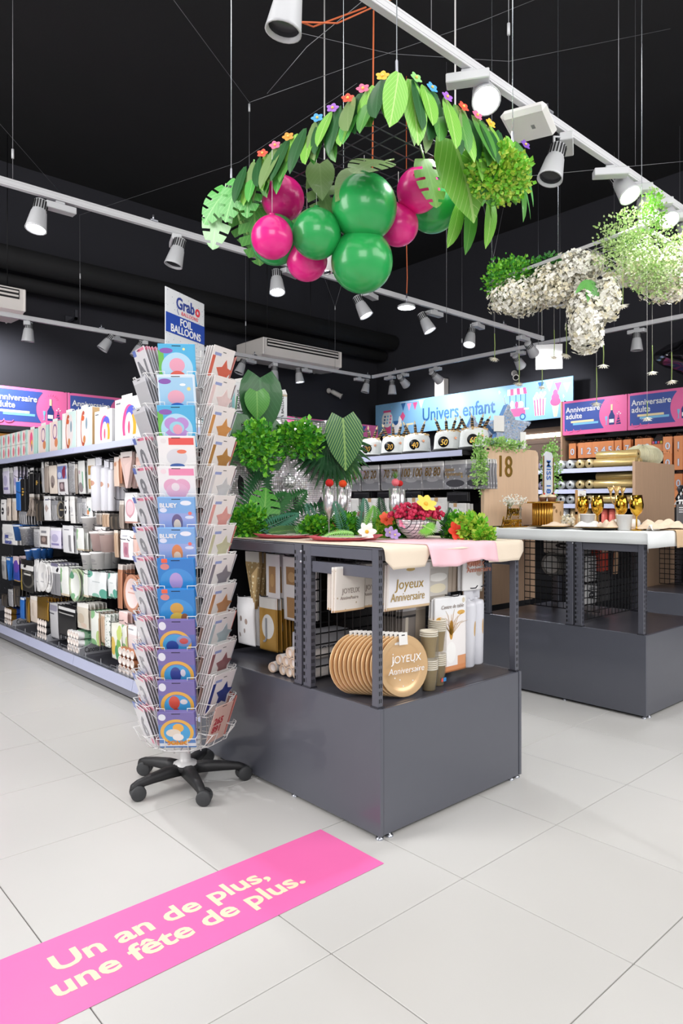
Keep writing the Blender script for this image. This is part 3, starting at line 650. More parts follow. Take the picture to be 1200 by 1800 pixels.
# flat prints
W_ = '#e9e7e6'
for a in (
    ('lilac', '#dcd6ea', (('r', .5, .94, 1, .14, '#efeef2'), ('e', .5, .5, .6, .4, '#b9b2d2'), ('r', .5, .2, .7, .1, '#8f86b8')), .4),
    ('violetpale', '#d9d2e4', (('r', .5, .94, 1, .14, '#f0eef2'), ('e', .5, .45, .5, .3, '#a49ac8')), .4),
    ('cobalt', '#2f6fc0', (('r', .5, .93, .9, .1, '#dfe4ee'),), .4),
    ('blackgold', '#1c1b1d', (('e', .5, .62, .4, .05, '#c9a04e'), ('e', .55, .54, .5, .06, '#c9a04e'), ('e', .45, .46, .4, .05, '#c9a04e')), .4),
    ('blackw', '#19181a', (('r', .5, .9, .9, .1, '#d9d8d8'), ('r', .5, .75, .8, .04, '#a8a6a4')), .35),
    ('greycard', '#a9a8aa', (('r', .5, .9, 1, .2, '#dedddd'), ('e', .5, .5, .6, .3, '#87878c')), .4),
    ('taupe', '#a2958c', (('r', .5, .93, 1, .14, '#d9d2cc'), ('r', .25, .4, .12, .8, '#8d8078'), ('r', .6, .4, .12, .8, '#8d8078')), .4),
    ('photo', '#e3e0e3', (('r', .5, .72, .9, .42, '#7d8ec4'), ('e', .72, .72, .3, .4, '#8c3550'), ('e', .3, .64, .4, .2, '#c3cdea'), ('r', .5, .26, .5, .3, '#6d5a60'), ('e', .5, .28, .3, .2, '#b9a3a8')), .4),
    ('photo2', '#e6e3e2', (('r', .5, .35, .66, .42, '#6d5f5c'), ('e', .5, .38, .4, .25, '#a48f88'), ('r', .5, .75, .5, .12, '#8b8a90')), .4),
    ('silverp', '#c3c2c6', (('r', .5, .93, 1, .15, '#ebeaec'),), .25, .4, (60, .3, '#eeeef2')),
    ('whitegreen', '#e9eae8', (('r', .75, .42, .12, .5, '#7fb795'), ('e', .4, .2, .7, .3, '#9a8f94'), ('e', .3, .66, .3, .12, '#c5a9b4')), .4),
    ('twowin', '#eceae8', (('r', .55, .66, .7, .27, '#b98f52'), ('r', .55, .26, .7, .3, '#c29a5c'), ('e', .5, .3, .3, .2, '#dcbf8a')), .4),
    ('roll', '#e6e6ee', (('e', .5, .52, .5, .1, '#c99a86'),), .35),
    ('peach', '#eed3c2', (('r', .5, .93, 1, .15, '#f3e6df'), ('e', .4, .75, .5, .14, '#c99072')), .45),
    ('blush', '#eccfc9', (('r', .5, .93, 1, .16, '#efe6e3'), ('r', .5, .85, .6, .03, '#6b5552')), .45),
    ('rose', '#dfb3a6', (('r', .5, .94, 1, .13, '#efe2dd'), ('r', .5, .5, .7, .5, '#e9c6bd')), .4),
    ('whitep', W_, (('r', .5, .95, 1, .1, '#f4f3f2'), ('e', .5, .5, .5, .22, '#cfcdd0'), ('r', .5, .3, .55, .03, '#a9a8ad')), .45),
    ('whiteblack', W_, (('e', .5, .45, .5, .34, '#34343a'), ('r', .5, .45, .3, .06, '#e9e7e6'), ('r', .5, .8, .5, .06, '#8a8a8e')), .45),
    ('beigepic', '#dfd2c6', (('e', .55, .45, .5, .4, '#978a86'), ('e', .5, .3, .3, .2, '#6f625f')), .45),
    ('beige', '#dccdc0', (('r', .5, .93, 1, .14, '#eae4de'), ('r', .5, .5, .16, .5, '#c9b7a6')), .45),
    ('greylines', '#b9b8ba', (('r', .5, .88, 1, .22, '#8f8f94'), ('r', .15, .4, .1, .8, '#6c6b70'), ('r', .4, .4, .1, .8, '#6c6b70'), ('r', .65, .4, .1, .8, '#6c6b70'), ('r', .9, .4, .1, .8, '#6c6b70')), .35),
    ('greylines2', '#8f8e92', (('r', .5, .84, 1, .3, '#e4e3e4'), ('r', .4, .94, .7, .1, '#7b7792'), ('e', .75, .8, .2, .14, '#2c2b30'), ('r', .3, .35, .06, .6, '#68676c'), ('r', .6, .35, .06, .6, '#68676c')), .35),
    ('whitestar', '#eae9ea', (('d', .5, .5, .6, .34, '#b9a7a2'), ('r', .5, .85, .6, .05, '#6f6f86')), .45),
    ('blackplate', '#2b2a2d', (('o', .5, .5, .95, .95, '#8d8578'), ('r', .5, .5, .5, .06, '#b3a488')), .35),
    ('balloonp', '#ecebe9', (('e', .4, .4, .4, .2, '#d98b58'), ('e', .65, .5, .3, .16, '#5c8f8a'), ('e', .35, .6, .2, .1, '#6f6a66')), .45),
    ('darkp', '#3a3531', (('r', .3, .4, .2, .9, '#6a5e52'), ('r', .75, .4, .16, .9, '#4f463e')), .4),
    ('pinkballoon', '#eeedef', (('e', .5, .5, .68, .56, '#eccbd2'), ('o', .5, .5, .7, .58, '#d9a3b0'), ('d', .5, .2, .16, .05, '#cf94a4'), ('r', .5, .03, 1, .07, '#c99d92')), .35),
    ('whitestripe', '#e8e7ea', (('r', .72, .36, .2, .6, '#8f8d92'), ('r', .4, .85, .5, .04, '#a19fa6')), .4),
    ('leafnap', '#edeeea', (('e', .1, .7, .4, .5, '#93bd8c'), ('e', .0, .2, .3, .5, '#7fb08a'), ('r', .5, .04, 1, .08, '#d6c9b0')), .45),
    ('pinkp', '#eecdc9', (('r', .5, .94, 1, .12, '#f3e8e6'),), .45),
    ('tan', '#c7ab92', (('r', .5, .95, 1, .1, '#e6dacf'), ('r', .3, .4, .14, .9, '#a98a70'), ('r', .7, .4, .14, .9, '#a98a70')), .45),
    ('pinkwin', '#ecebf0', (('r', .5, .33, .4, .5, '#c893a2'), ('e', .5, .3, .25, .3, '#b3748c'), ('r', .4, .8, .4, .05, '#bab9c2')), .4),
    ('purple', '#3a4fae', (('r', .5, .85, 1, .32, '#e3cfd2'), ('e', .6, .6, .8, .5, '#6a4cb0'), ('r', .5, .02, 1, .05, '#caa25c')), .35),
    ('blackgold2', '#2a2826', (('r', .5, .5, 1, 1, '#2a2826'), ('r', .06, .4, .18, .8, '#b59b4a'), ('r', .5, .8, 1, .24, '#eceae8'), ('r', .5, .88, 1, .1, '#1d1c1c'), ('e', .4, .8, .22, .12, '#232222'), ('o', .6, .4, .9, .55, '#5b5750'), ('r', .6, .55, .5, .05, '#e3e0d8')), .35),
    ('leafplate', '#e9ebe6', (('o', .5, .5, .99, .99, '#b9c6a4'), ('e', .2, .8, .3, .25, '#5f9a78'), ('e', .3, .14, .3, .2, '#7fae86'), ('e', .75, .12, .3, .16, '#8fb592')), .45),
    ('tealleaf', '#e8ebec', (('e', .1, .88, .36, .3, '#6fae9c'), ('e', .85, .16, .4, .4, '#5ca592'), ('e', .45, .05, .4, .2, '#86bda8'), ('r', .5, .6, .4, .04, '#c3c9cb')), .45),
    ('copper', '#c98d6e', (('r', .5, .94, 1, .12, '#eee3dc'), ('r', .3, .4, .12, .9, '#a86c4e'), ('r', .7, .4, .12, .9, '#b57a5a')), .35, .3),
    ('pinkplate', '#f0d9d7', (('o', .5, .5, 1, 1, '#c98f74'), ('r', .55, .62, .4, .05, '#d9a79c'), ('r', .5, .5, .6, .035, '#d9a79c')), .4),
    ('gold', '#cfae72', (('r', .5, .95, 1, .1, '#e8dfc9'), ('r', .4, .4, .1, .9, '#a98847')), .3, .3),
    ('greydark', '#c3c2c5', (('r', .5, .86, .9, .16, '#9390a0'), ('r', .3, .7, .7, .04, '#57565c')), .35),
    ('clearb', '#d6cdbf', (('r', .5, .92, 1, .18, '#ece9e4'), ('e', .4, .4, .6, .4, '#c9b9a4'), ('e', .6, .15, .5, .2, '#d6bfae')), .3),
    ('leafbag', '#e9ebe4', (('e', .2, .9, .5, .3, '#8fc08c'), ('e', .85, .2, .4, .5, '#b9cf86'), ('e', .3, .06, .7, .22, '#7fb47c'), ('r', .95, .5, .1, 1, '#a58869')), .45),
    ('pattern', '#e6e8e4', (), .45, 0, (55, .3, '#5f7a6c')),
    ('tropical', '#efeee2', (('e', .2, .35, .5, .5, '#e8c458'), ('e', .75, .3, .4, .6, '#7fb356'), ('e', .55, .2, .3, .4, '#4f9a66'), ('e', .8, .75, .4, .4, '#c8d67a')), .45),
    ('lace', '#ecdcdc', (('r', .5, .78, 1, .35, '#f2f0f1'), ('r', .4, .8, .6, .04, '#9a99a2')), .4, 0, (70, .25, '#f4eeee')),
): prt(a[0], a[1], a[2], a[3], *(a[4:5] or (0,)), speck=(a[5] if len(a) > 5 else None))
M_hook = mat('hook_wire', '#3a3a40', .4, .6, var=0)
def hook_mesh(L):
    return MB().tube([(0, L, 0), (0, .01, 0), (0, -.012, .004), (0, -.022, .016)], .0028, 5).box(-.008, L - .004, -.012, .008, L, .012).mesh('hook', M_hook)
HK = {}
def hook(par, x, y, z, L, rz):
    if L not in HK: HK[L] = hook_mesh(L)
    return ob('hook', HK[L], par, (x, y, z), (0, 0, rz))
def peg(fix, x, y, z, rz, kind, w, h, n, gap, m, desc, where, L=.36, t=None, tilt=.05, hz=.005):
    """one hook with its stack of packs; local -y is the front"""
    R = Matrix.Rotation(rz, 4, 'Z'); m = MATS[m] if isinstance(m, str) else m
    hook(fix, *(Vector((x, y, z + hz)) + R @ Vector((0, -.02, 0))), L, rz)
    t = t or (.02 if kind in ('card', 'flatcard') else gap * .9)
    me = pack_mesh(kind, w, h, t, m); first = None; nm = KINDNAME[kind]
    if kind in ('card', 'flatcard'): nm = next((v for k_, v in (('napkin', 'napkin_pack'), ('straw', 'straw_pack'), ('balloon', 'balloon_pack'), ('garland', 'garland_pack'), ('candle', 'candle_pack'), ('ribbon', 'ribbon_pack'), ('pick', 'pick_pack'), ('stick', 'stick_pack'), ('card', 'hanging_card'), ('bag', 'bag_pack')) if k_ in desc), nm)
    for i in range(n):
        p = Vector((x, y, z)) + R @ Vector((rnd.uniform(-.004, .004) * (i > 0), i * gap + .012, -rnd.random() * .005 * (i > 0)))
        o = ob(nm, me, None, p, (rnd.uniform(0, tilt) if kind != 'disc' else 0, 0, rz + rnd.uniform(-tilt, tilt)))
        tag(o, (ORD[i] + ' ' if n > 1 else '') + desc + ', ' + where, KINDCAT[kind], desc.split(',')[0] + ', ' + where if n > 1 else None)
        if i == 0: first = o
    return first
G1_ITEMS = [
    (7.085, 1.645, 'card', 0.105, 0.251, 3, 0.03, 'greycard', 'grey ribbon pack, top row'),
    (6.569, 1.624, 'card', 0.047, 0.272, 3, 0.03, 'blackw', 'narrow black ribbon pack, top row'),
    (5.973, 1.619, 'card', 0.16, 0.238, 4, 0.03, 'beigepic', 'dusky garland pack, top row'),
    (5.46, 1.607, 'card', 0.047, 0.233, 4, 0.03, 'taupe', 'thin beige straw pack, top row'),
    (4.656, 1.635, 'card', 0.046, 0.199, 5, 0.03, 'copper', 'copper picks pack, top row'),
    (7.246, 1.651, 'card', 0.216, 0.255, 5, 0.03, 'lilac', 'lilac and silver garland pack, top row'),
    (6.949, 1.65, 'card', 0.135, 0.258, 4, 0.03, 'violetpale', 'pale violet balloon pack, top row'),
    (6.807, 1.539, 'box', 0.114, 0.307, 1, 0.06, 'cobalt', 'tall blue sash box, top row'),
    (6.671, 1.556, 'box', 0.127, 0.323, 2, 0.07, 'blackgold', 'tall black box with gold letters, top row'),
    (6.485, 1.631, 'card', 0.091, 0.234, 4, 0.03, 'blackw', 'black party sash pack, top row'),
    (6.343, 1.565, 'card', 0.102, 0.18, 3, 0.03, 'blackgold', 'short black pack with gold dots, top row'),
    (6.22, 1.66, 'card', 0.057, 0.267, 3, 0.03, 'greycard', 'narrow grey card pack, top row'),
    (6.115, 1.655, 'card', 0.097, 0.263, 7, 0.035, 'taupe', 'taupe paper straw pack, top row'),
    (5.76, 1.624, 'card', 0.215, 0.255, 3, 0.03, 'photo', 'white pack with a blue and red photo, top row'),
    (5.556, 1.629, 'card', 0.119, 0.244, 6, 0.03, 'silverp', 'silver glitter pack, top row'),
    (5.358, 1.629, 'card', 0.136, 0.256, 3, 0.03, 'whitegreen', 'white balloon pack with a green print, top row'),
    (5.165, 1.636, 'card', 0.139, 0.257, 3, 0.03, 'twowin', 'white card with two gold windows, top row'),
    (5.027, 1.638, 'roll', 0.155, 0.395, 2, 0.09, 'roll', 'tall white roll with copper figure, top row'),
    (4.886, 1.614, 'roll', 0.089, 0.37, 2, 0.09, 'roll', 'plain tall white roll, top row'),
    (4.802, 1.594, 'roll', 0.058, 0.35, 2, 0.09, 'roll', 'third tall white roll, top row'),
    (4.716, 1.626, 'card', 0.075, 0.209, 5, 0.03, 'peach', 'peach napkin pack, top row'),
    (4.538, 1.652, 'cone', 0.169, 0.25, 4, 0.045, 'blush', 'blush paper cone pack, top row'),
    (4.361, 1.634, 'card', 0.101, 0.224, 6, 0.035, 'rose', 'rose paper bag pack, top row'),
    (4.213, 1.648, 'card', 0.129, 0.259, 5, 0.03, 'whitep', 'white tablecloth pack, top row'),
    (4.026, 1.659, 'card', 0.151, 0.266, 5, 0.03, 'silverp', 'silver curtain pack by the spinner, top row'),
    (3.821, 1.66, 'card', 0.141, 0.264, 5, 0.03, 'blush', 'blush balloon pack by the spinner, top row'),
    (6.3, 1.325, 'card', 0.16, 0.179, 5, 0.03, 'darkp', 'black picks pack, second row'),
    (5.92, 1.323, 'card', 0.132, 0.161, 5, 0.03, 'greylines', 'grey striped stick pack, second row'),
    (5.306, 1.337, 'card', 0.079, 0.183, 6, 0.03, 'silverp', 'silver stick pack, second row'),
    (4.896, 1.227, 'card', 0.109, 0.099, 6, 0.03, 'tan', 'tan stirrer pack, second row'),
    (4.633, 1.317, 'card', 0.073, 0.198, 5, 0.03, 'taupe', 'taupe candle pack, second row'),
    (4.997, 1.126, 'card', 0.174, 0.042, 2, 0.03, 'whitep', 'flat white napkin pack, second row'),
    (7.317, 1.341, 'card', 0.147, 0.207, 4, 0.03, 'whiteblack', 'white napkin pack with black print, second row'),
    (7.147, 1.351, 'card', 0.124, 0.214, 4, 0.03, 'beigepic', 'beige pack with a grey picture, second row'),
    (6.974, 1.35, 'card', 0.152, 0.21, 5, 0.03, 'beige', 'plain beige napkin pack, second row'),
    (6.744, 1.227, 'card', 0.209, 0.12, 6, 0.025, 'greylines', 'thin grey candle pack, second row'),
    (6.493, 1.387, 'tassel', 0.198, 0.199, 4, 0.045, 'taupe', 'silver fringe tassel bundle, second row'),
    (6.103, 1.363, 'card', 0.179, 0.209, 6, 0.03, 'whitestar', 'white card pack with star print, second row'),
    (5.777, 1.322, 'disc', 0.101, 0.153, 4, 0.025, 'blackplate', 'black oval plate, second row'),
    (5.659, 1.358, 'card', 0.087, 0.201, 3, 0.03, 'whiteblack', 'white card with a black logo, second row'),
    (5.543, 1.357, 'card', 0.095, 0.217, 4, 0.03, 'whitep', 'plain white card pack, second row'),
    (5.397, 1.347, 'card', 0.08, 0.195, 8, 0.025, 'greylines', 'silver striped candle pack, second row'),
    (5.197, 1.345, 'card', 0.119, 0.189, 4, 0.03, 'balloonp', 'pack printed with coloured balloons, second row'),
    (5.017, 1.226, 'card', 0.092, 0.084, 6, 0.03, 'taupe', 'brown stirrer pack, second row'),
    (4.755, 1.22, 'card', 0.152, 0.105, 6, 0.03, 'darkp', 'dark brown pick pack, second row'),
    (4.486, 1.37, 'card', 0.202, 0.209, 5, 0.035, 'pinkballoon', 'white bag with a pink balloon print, second row'),
    (4.245, 1.36, 'card', 0.13, 0.194, 5, 0.03, 'lilac', 'lilac pack by the spinner, second row'),
    (4.041, 1.35, 'card', 0.152, 0.198, 5, 0.03, 'whitep', 'white pack by the spinner, second row'),
    (3.821, 1.341, 'card', 0.141, 0.202, 5, 0.03, 'rose', 'rose pack by the spinner, second row'),
    (6.373, 1.074, 'card', 0.133, 0.161, 4, 0.03, 'silverp', 'silver tinsel pack, middle row'),
    (6.538, 0.885, 'cup', 0.169, 0.092, 3, 0.05, 'cobalt', 'small blue cup, middle row'),
    (6.358, 0.904, 'cup', 0.162, 0.09, 3, 0.05, 'cobalt', 'second small blue cup, middle row'),
    (5.202, 0.923, 'cup', 0.13, 0.121, 3, 0.05, 'whitep', 'white cup with a printed edge, middle row'),
    (5.022, 0.941, 'cup', 0.145, 0.126, 3, 0.05, 'whitep', 'second white cup with a printed edge, middle row'),
    (4.411, 1.109, 'card', 0.068, 0.191, 5, 0.03, 'rose', 'thin rose card, middle row'),
    (7.124, 1.099, 'card', 0.421, 0.192, 4, 0.03, 'whitep', 'white bag with blue Joyeux Anniversaire letters, middle row'),
    (6.791, 1.106, 'cup', 0.146, 0.148, 3, 0.05, 'cobalt', 'blue paper cup, middle row'),
    (6.578, 1.089, 'cup', 0.248, 0.159, 3, 0.06, 'silverp', 'silver pot with a white lid, middle row'),
    (6.165, 1.099, 'card', 0.224, 0.176, 4, 0.03, 'photo2', 'white card with a brown photo window, middle row'),
    (5.902, 1.096, 'card', 0.223, 0.171, 5, 0.03, 'lilac', 'lilac printed garland pack, middle row'),
    (5.636, 1.12, 'card', 0.233, 0.219, 4, 0.03, 'whitestripe', 'white card with a grey ribbon stripe, middle row'),
    (5.375, 1.108, 'card', 0.148, 0.176, 5, 0.03, 'leafnap', 'white napkin pack with green leaves, middle row'),
    (5.191, 1.199, 'cup', 0.151, 0.121, 3, 0.05, 'whitep', 'white cone cup, middle row'),
    (5.012, 1.092, 'cup', 0.144, 0.142, 4, 0.05, 'pinkp', 'pale pink paper cup, middle row'),
    (4.851, 1.097, 'cup', 0.137, 0.148, 4, 0.05, 'blush', 'blush paper cup with a white rim, middle row'),
    (4.726, 1.108, 'card', 0.057, 0.193, 7, 0.03, 'tan', 'tan paper straw bundle, middle row'),
    (4.548, 1.113, 'card', 0.188, 0.203, 5, 0.03, 'pinkwin', 'white card with a pink window, middle row'),
    (4.31, 1.112, 'card', 0.133, 0.204, 5, 0.03, 'rose', 'rose card by the spinner, middle row'),
    (4.103, 1.118, 'card', 0.155, 0.212, 5, 0.03, 'pinkwin', 'pink window card by the spinner, middle row'),
    (3.851, 1.118, 'card', 0.171, 0.223, 5, 0.03, 'whitep', 'white card by the spinner, middle row'),
    (6.409, 0.801, 'card', 0.03, 0.283, 3, 0.03, 'greycard', 'grey edge pack, fourth row'),
    (6.067, 0.792, 'disc', 0.082, 0.252, 5, 0.028, 'whitep', 'white plate seen edge on, fourth row'),
    (5.709, 0.786, 'card', 0.162, 0.24, 5, 0.03, 'leafnap', 'napkin pack with grey green leaves, fourth row'),
    (5.274, 0.789, 'card', 0.099, 0.209, 5, 0.03, 'leafnap', 'narrow leaf napkin pack, fourth row'),
    (4.606, 0.551, 'card', 0.146, 0.095, 5, 0.03, 'pinkp', 'pale pink pack under the plate, fourth row'),
    (7.317, 0.781, 'card', 0.147, 0.224, 5, 0.03, 'greycard', 'grey napkin pack, fourth row'),
    (7.13, 0.781, 'cone', 0.123, 0.22, 4, 0.04, 'cobalt', 'cobalt paper cone pack, fourth row'),
    (6.941, 0.802, 'card', 0.185, 0.236, 5, 0.03, 'purple', 'violet and blue napkin pack, fourth row'),
    (6.627, 0.788, 'card', 0.376, 0.29, 4, 0.03, 'blackgold2', 'black pack with gold edges and white header, fourth row'),
    (6.35, 0.814, 'card', 0.088, 0.29, 3, 0.03, 'whitep', 'white card beside the black gold pack, fourth row'),
    (6.2, 0.808, 'disc', 0.155, 0.27, 8, 0.028, 'whitep', 'white paper plate, fourth row'),
    (5.907, 0.802, 'card', 0.211, 0.266, 6, 0.03, 'greylines2', 'grey cutlery pack with white header, fourth row'),
    (5.474, 0.784, 'disc', 0.281, 0.26, 8, 0.028, 'leafplate', 'white plate with a green leaf border, fourth row'),
    (5.056, 0.791, 'card', 0.313, 0.189, 5, 0.03, 'tealleaf', 'white napkin pack with teal leaves, fourth row'),
    (4.788, 0.798, 'card', 0.145, 0.17, 4, 0.03, 'tealleaf', 'narrow napkin pack with teal leaves, fourth row'),
    (4.655, 0.871, 'card', 0.065, 0.31, 4, 0.03, 'copper', 'copper straw bundle, fourth row'),
    (4.466, 0.814, 'disc', 0.279, 0.258, 8, 0.024, 'pinkplate', 'round pink plate with copper edge, fourth row'),
    (4.165, 0.836, 'card', 0.158, 0.257, 5, 0.03, 'pinkp', 'pink napkin pack by the spinner, fourth row'),
    (3.894, 0.839, 'card', 0.202, 0.263, 5, 0.03, 'whitep', 'white napkin pack by the spinner, fourth row'),
    (7.103, 0.476, 'card', 0.14, 0.164, 4, 0.03, 'silverp', 'silver bag pack, lowest row'),
    (6.924, 0.524, 'card', 0.185, 0.182, 4, 0.03, 'darkp', 'dark printed bag pack, lowest row'),
    (6.208, 0.488, 'card', 0.254, 0.227, 7, 0.03, 'gold', 'gold and beige candle pack, lowest row'),
    (5.657, 0.469, 'card', 0.369, 0.247, 7, 0.03, 'blackw', 'black paper bag pack, lowest row'),
    (4.955, 0.495, 'card', 0.071, 0.217, 5, 0.03, 'tan', 'brown edged bag, lowest row'),
    (4.582, 0.483, 'card', 0.081, 0.189, 5, 0.03, 'leafbag', 'narrow leaf bag, lowest row'),
    (4.339, 0.483, 'card', 0.092, 0.189, 5, 0.03, 'lace', 'second lace doily pack, lowest row'),
    (7.291, 0.414, 'card', 0.2, 0.122, 4, 0.03, 'darkp', 'dark ribbon pack, lowest row'),
    (6.751, 0.434, 'card', 0.097, 0.199, 4, 0.03, 'cobalt', 'cobalt candle pack, lowest row'),
    (6.607, 0.448, 'card', 0.093, 0.227, 4, 0.03, 'gold', 'gold candle pack, lowest row'),
    (6.447, 0.474, 'card', 0.165, 0.233, 7, 0.03, 'beige', 'beige candle pack, lowest row'),
    (5.954, 0.465, 'card', 0.173, 0.295, 9, 0.03, 'greydark', 'grey and black napkin pack, lowest row'),
    (5.33, 0.53, 'card', 0.192, 0.201, 6, 0.03, 'clearb', 'clear bag of beige petals, lowest row'),
    (5.085, 0.497, 'card', 0.168, 0.255, 5, 0.03, 'leafbag', 'white bag with green leaves, lowest row'),
    (4.866, 0.497, 'card', 0.088, 0.238, 4, 0.03, 'pattern', 'white bag with a fine green pattern, lowest row'),
    (4.717, 0.454, 'card', 0.169, 0.261, 7, 0.03, 'tropical', 'yellow and green tropical paper bag, lowest row'),
    (4.463, 0.474, 'card', 0.139, 0.169, 5, 0.03, 'lace', 'pink and white lace doily pack, lowest row'),
    (4.173, 0.467, 'card', 0.174, 0.202, 5, 0.03, 'tropical', 'green leaf bag by the spinner, lowest row'),
    (3.886, 0.471, 'card', 0.187, 0.228, 5, 0.03, 'blush', 'blush bag by the spinner, lowest row'),
]
for (y, z, kind, w_, h_, n, gap, m, desc) in G1_ITEMS:
    tt = {'box': .05, 'roll': .1, 'cone': .04}.get(kind)
    f = peg(G1, 2.09, y, z, FACE_X, kind, w_, h_, n, gap, m, desc, 'left gondola', L=.36, t=tt)
    if 'Joyeux' in desc:
        text('Joyeux\nAnniversaire', .062, mat('ink_blue', '#2f3f9a', .5), .01, f, (-.11, -.0125, -.13), line=.9, shear=.2, sx=.62)
# tag-board bars above each peg row
for z in (1.655, 1.395, 1.165, .885, .60):
    for a, b in ((3.29, 4.22), (4.26, 5.22), (5.26, 6.22), (6.26, 7.22), (7.26, 8.18)):
        ob('hook_bar', MB().box(2.438, a, z - .03, 2.452, b, z - .0, b=.002), G1, mats=M_fixd)

for i in range(26):                                             # bare hooks between the packs
    hook(G1, 2.07 + .03 * (i % 3), 3.6 + (i * .731) % 3.6, (1.245, 1.04, .765, .50, 1.40)[i % 5] + .01 * (i % 4), .36, FACE_X)
# ---------------------------------------------------------------- confetti cannon bundles on the base shelf
def cannons(label, loc, L, n, r, ca, cb, tri):
    """a carton of cardboard tubes; tube ends face -x"""
    t = thing('confetti_cannon_carton', label, 'carton', loc, 0, 'cartons of confetti cannons on the base shelf')
    W = n * 2 * r
    ob('carton', MB().prism([(0, 0), (L, 0), (L, .2), (L * .62, .2), (L * .22, .075), (0, .05)], 0, W + .012), t, (0, -W / 2 - .006, 0), mats=MATS[tri])
    me = MB().lathe([(.0001, .006), (r * .7, .006), (r * .72, 0), (r * .97, 0, 0), (r * .97, .002, 1), (r * .97, .05, 1), (r * .97, .05, 2), (r * .97, .26, 2), (.0001, .26)], 10, 0, Matrix.Rotation(PI / 2, 4, 'Y')).mesh('cannon_tube', [mat('tube_end', '#f0e4dd', .6), MATS[ca], MATS[cb]])
    for i in range(n):
        for k in range(3):
            ob('cannon_tube', me, t, (.012 - .02, (i - (n - 1) / 2) * 2 * r, r + .004 + k * r * 1.95))
    text('Canons à confettis', .06, mat('print_black', '#26262a', .5), .0, t, (L * .93, -W / 2 - .0072, .02), (PI / 2, 0, 0), sx=.62, align='RIGHT')
    ob('tray_wire', MB().tube([(-.05, -W / 2 - .02, .002), (-.05, -W / 2 - .02, .06), (-.05, W / 2 + .02, .06), (-.05, W / 2 + .02, .002)], .002, 5), t, mats=M_steel)
    return t
prt('can_blue', '#274fa4', (), .35, .3); prt('can_green', '#9cc9a6', (), .45, speck=(26, .3, '#4f9a72')); prt('can_white', '#ecebec', (), .4); prt('can_black', '#252528', (), .4)
prt('can_pink', '#eec9c4', (), .4); prt('can_rose', '#c98a66', (), .3, .5); prt('can_grey', '#a8a8ae', (), .5)
prt('can_silver', '#dcdce0', (), .4)
cannons('blue and gold bundle of confetti cannons at the left picture edge', (2.10, 7.15, .126), .34, 4, .027, 'gold', 'can_blue', 'can_grey')
cannons('black and white bundle of confetti cannons on the base shelf', (2.09, 6.18, .126), .34, 4, .029, 'can_black', 'can_white', 'can_grey')
cannons('green leaf printed bundle of confetti cannons on the base shelf', (2.08, 5.45, .126), .34, 4, .029, 'can_white', 'can_green', 'can_grey')
cannons('rose and white bundle of confetti cannons beside the card spinner', (2.07, 4.48, .126), .34, 4, .031, 'can_rose', 'can_pink', 'can_silver')
# low clear shelf fence with wire posts
M_clear = mat('clear_acrylic', '#dfe6ee', .1, var=0, trans=.9, alpha=.35)
fn = thing('shelf_fence', 'low clear divider along the front edge of the left base shelf', 'divider', (2.02, 3.3, .125), 0)
ob('acrylic_strip', MB().box(0, 0, .0, .003, 4.85, .045), fn, mats=M_clear)
for k in range(18): ob('wire_post', MB().tube([(.003, .15 + .27 * k, 0), (.003, .15 + .27 * k, .075)], .002, 5), fn, mats=M_steel)

# ---------------------------------------------------------------- boxes on top of gondola 1
prt('arch_rainbow', '#f1f0f2', (('r', .64, .45, .6, .75, '#c9dfe6'), ('e', .6, .36, .56, .95, '#e5538e'), ('e', .68, .6, .4, .4, '#5a62c4'), ('e', .78, .3, .24, .6, '#f0a73c'), ('e', .6, .3, .34, .7, '#e9e6ef'), ('r', .5, .06, 1, .12, '#f1f0f2'), ('r', .14, .9, .2, .04, '#6d6d72'), ('e', .6, .3, .1, .3, '#e4607c')), .45)
prt('arch_coral', '#ead8d4', (('r', .75, .5, .5, 1, '#cfe3e0'), ('r', .12, .5, .24, 1, '#f2efee'), ('o', .45, .48, .36, .9, '#b5543e'), ('e', .62, .5, .36, .86, '#dfd6d6'), ('e', .66, .6, .12, .3, '#7f98a8'), ('e', .42, .75, .2, .14, '#d0643c'), ('e', .52, .2, .16, .2, '#c8824c')), .45)
prt('arch_violet', '#efd9d2', (('r', .9, .5, .3, 1, '#bcdcd6'), ('r', .05, .5, .1, 1, '#f2efee'), ('o', .5, .66, .4, .5, '#7d4f96'), ('e', .62, .3, .3, .3, '#d88a62'), ('e', .5, .66, .24, .3, '#efd9d6')), .45)
prt('arch_pink', '#f0d2cc', (('r', .85, .5, .4, 1, '#b6dbd2'), ('e', .4, .6, .3, .6, '#ef5f8e'), ('e', .45, .4, .2, .4, '#e9b45c'), ('e', .45, .3, .1, .3, '#5c78b0'), ('r', .05, .5, .1, 1, '#f2efee')), .45)
prt('arch_small', '#f1dcd9', (('r', .85, .5, .4, 1, '#b8d8d0'), ('e', .35, .5, .3, .7, '#de6f82'), ('e', .7, .5, .1, .5, '#6a6f72'), ('r', .05, .5, .1, 1, '#f5f2f1')), .45)
def giftbox(label, loc, w, h, d, m, group=None, rz=FACE_X, cat='box', flap=True, name='balloon_box'):
    t = thing(name, label, cat, loc, rz, group)
    ob('carton', MB().box(-w / 2, 0, 0, w / 2, d, h, b=.002), t, mats=m)
    if flap: ob('hang_flap', MB().box(-w * .22, .002, h, w * .22, .004, h + .022, b=.001), t, mats=M_white)
    return t
AR = 'balloon arch boxes on top of the left gondola'
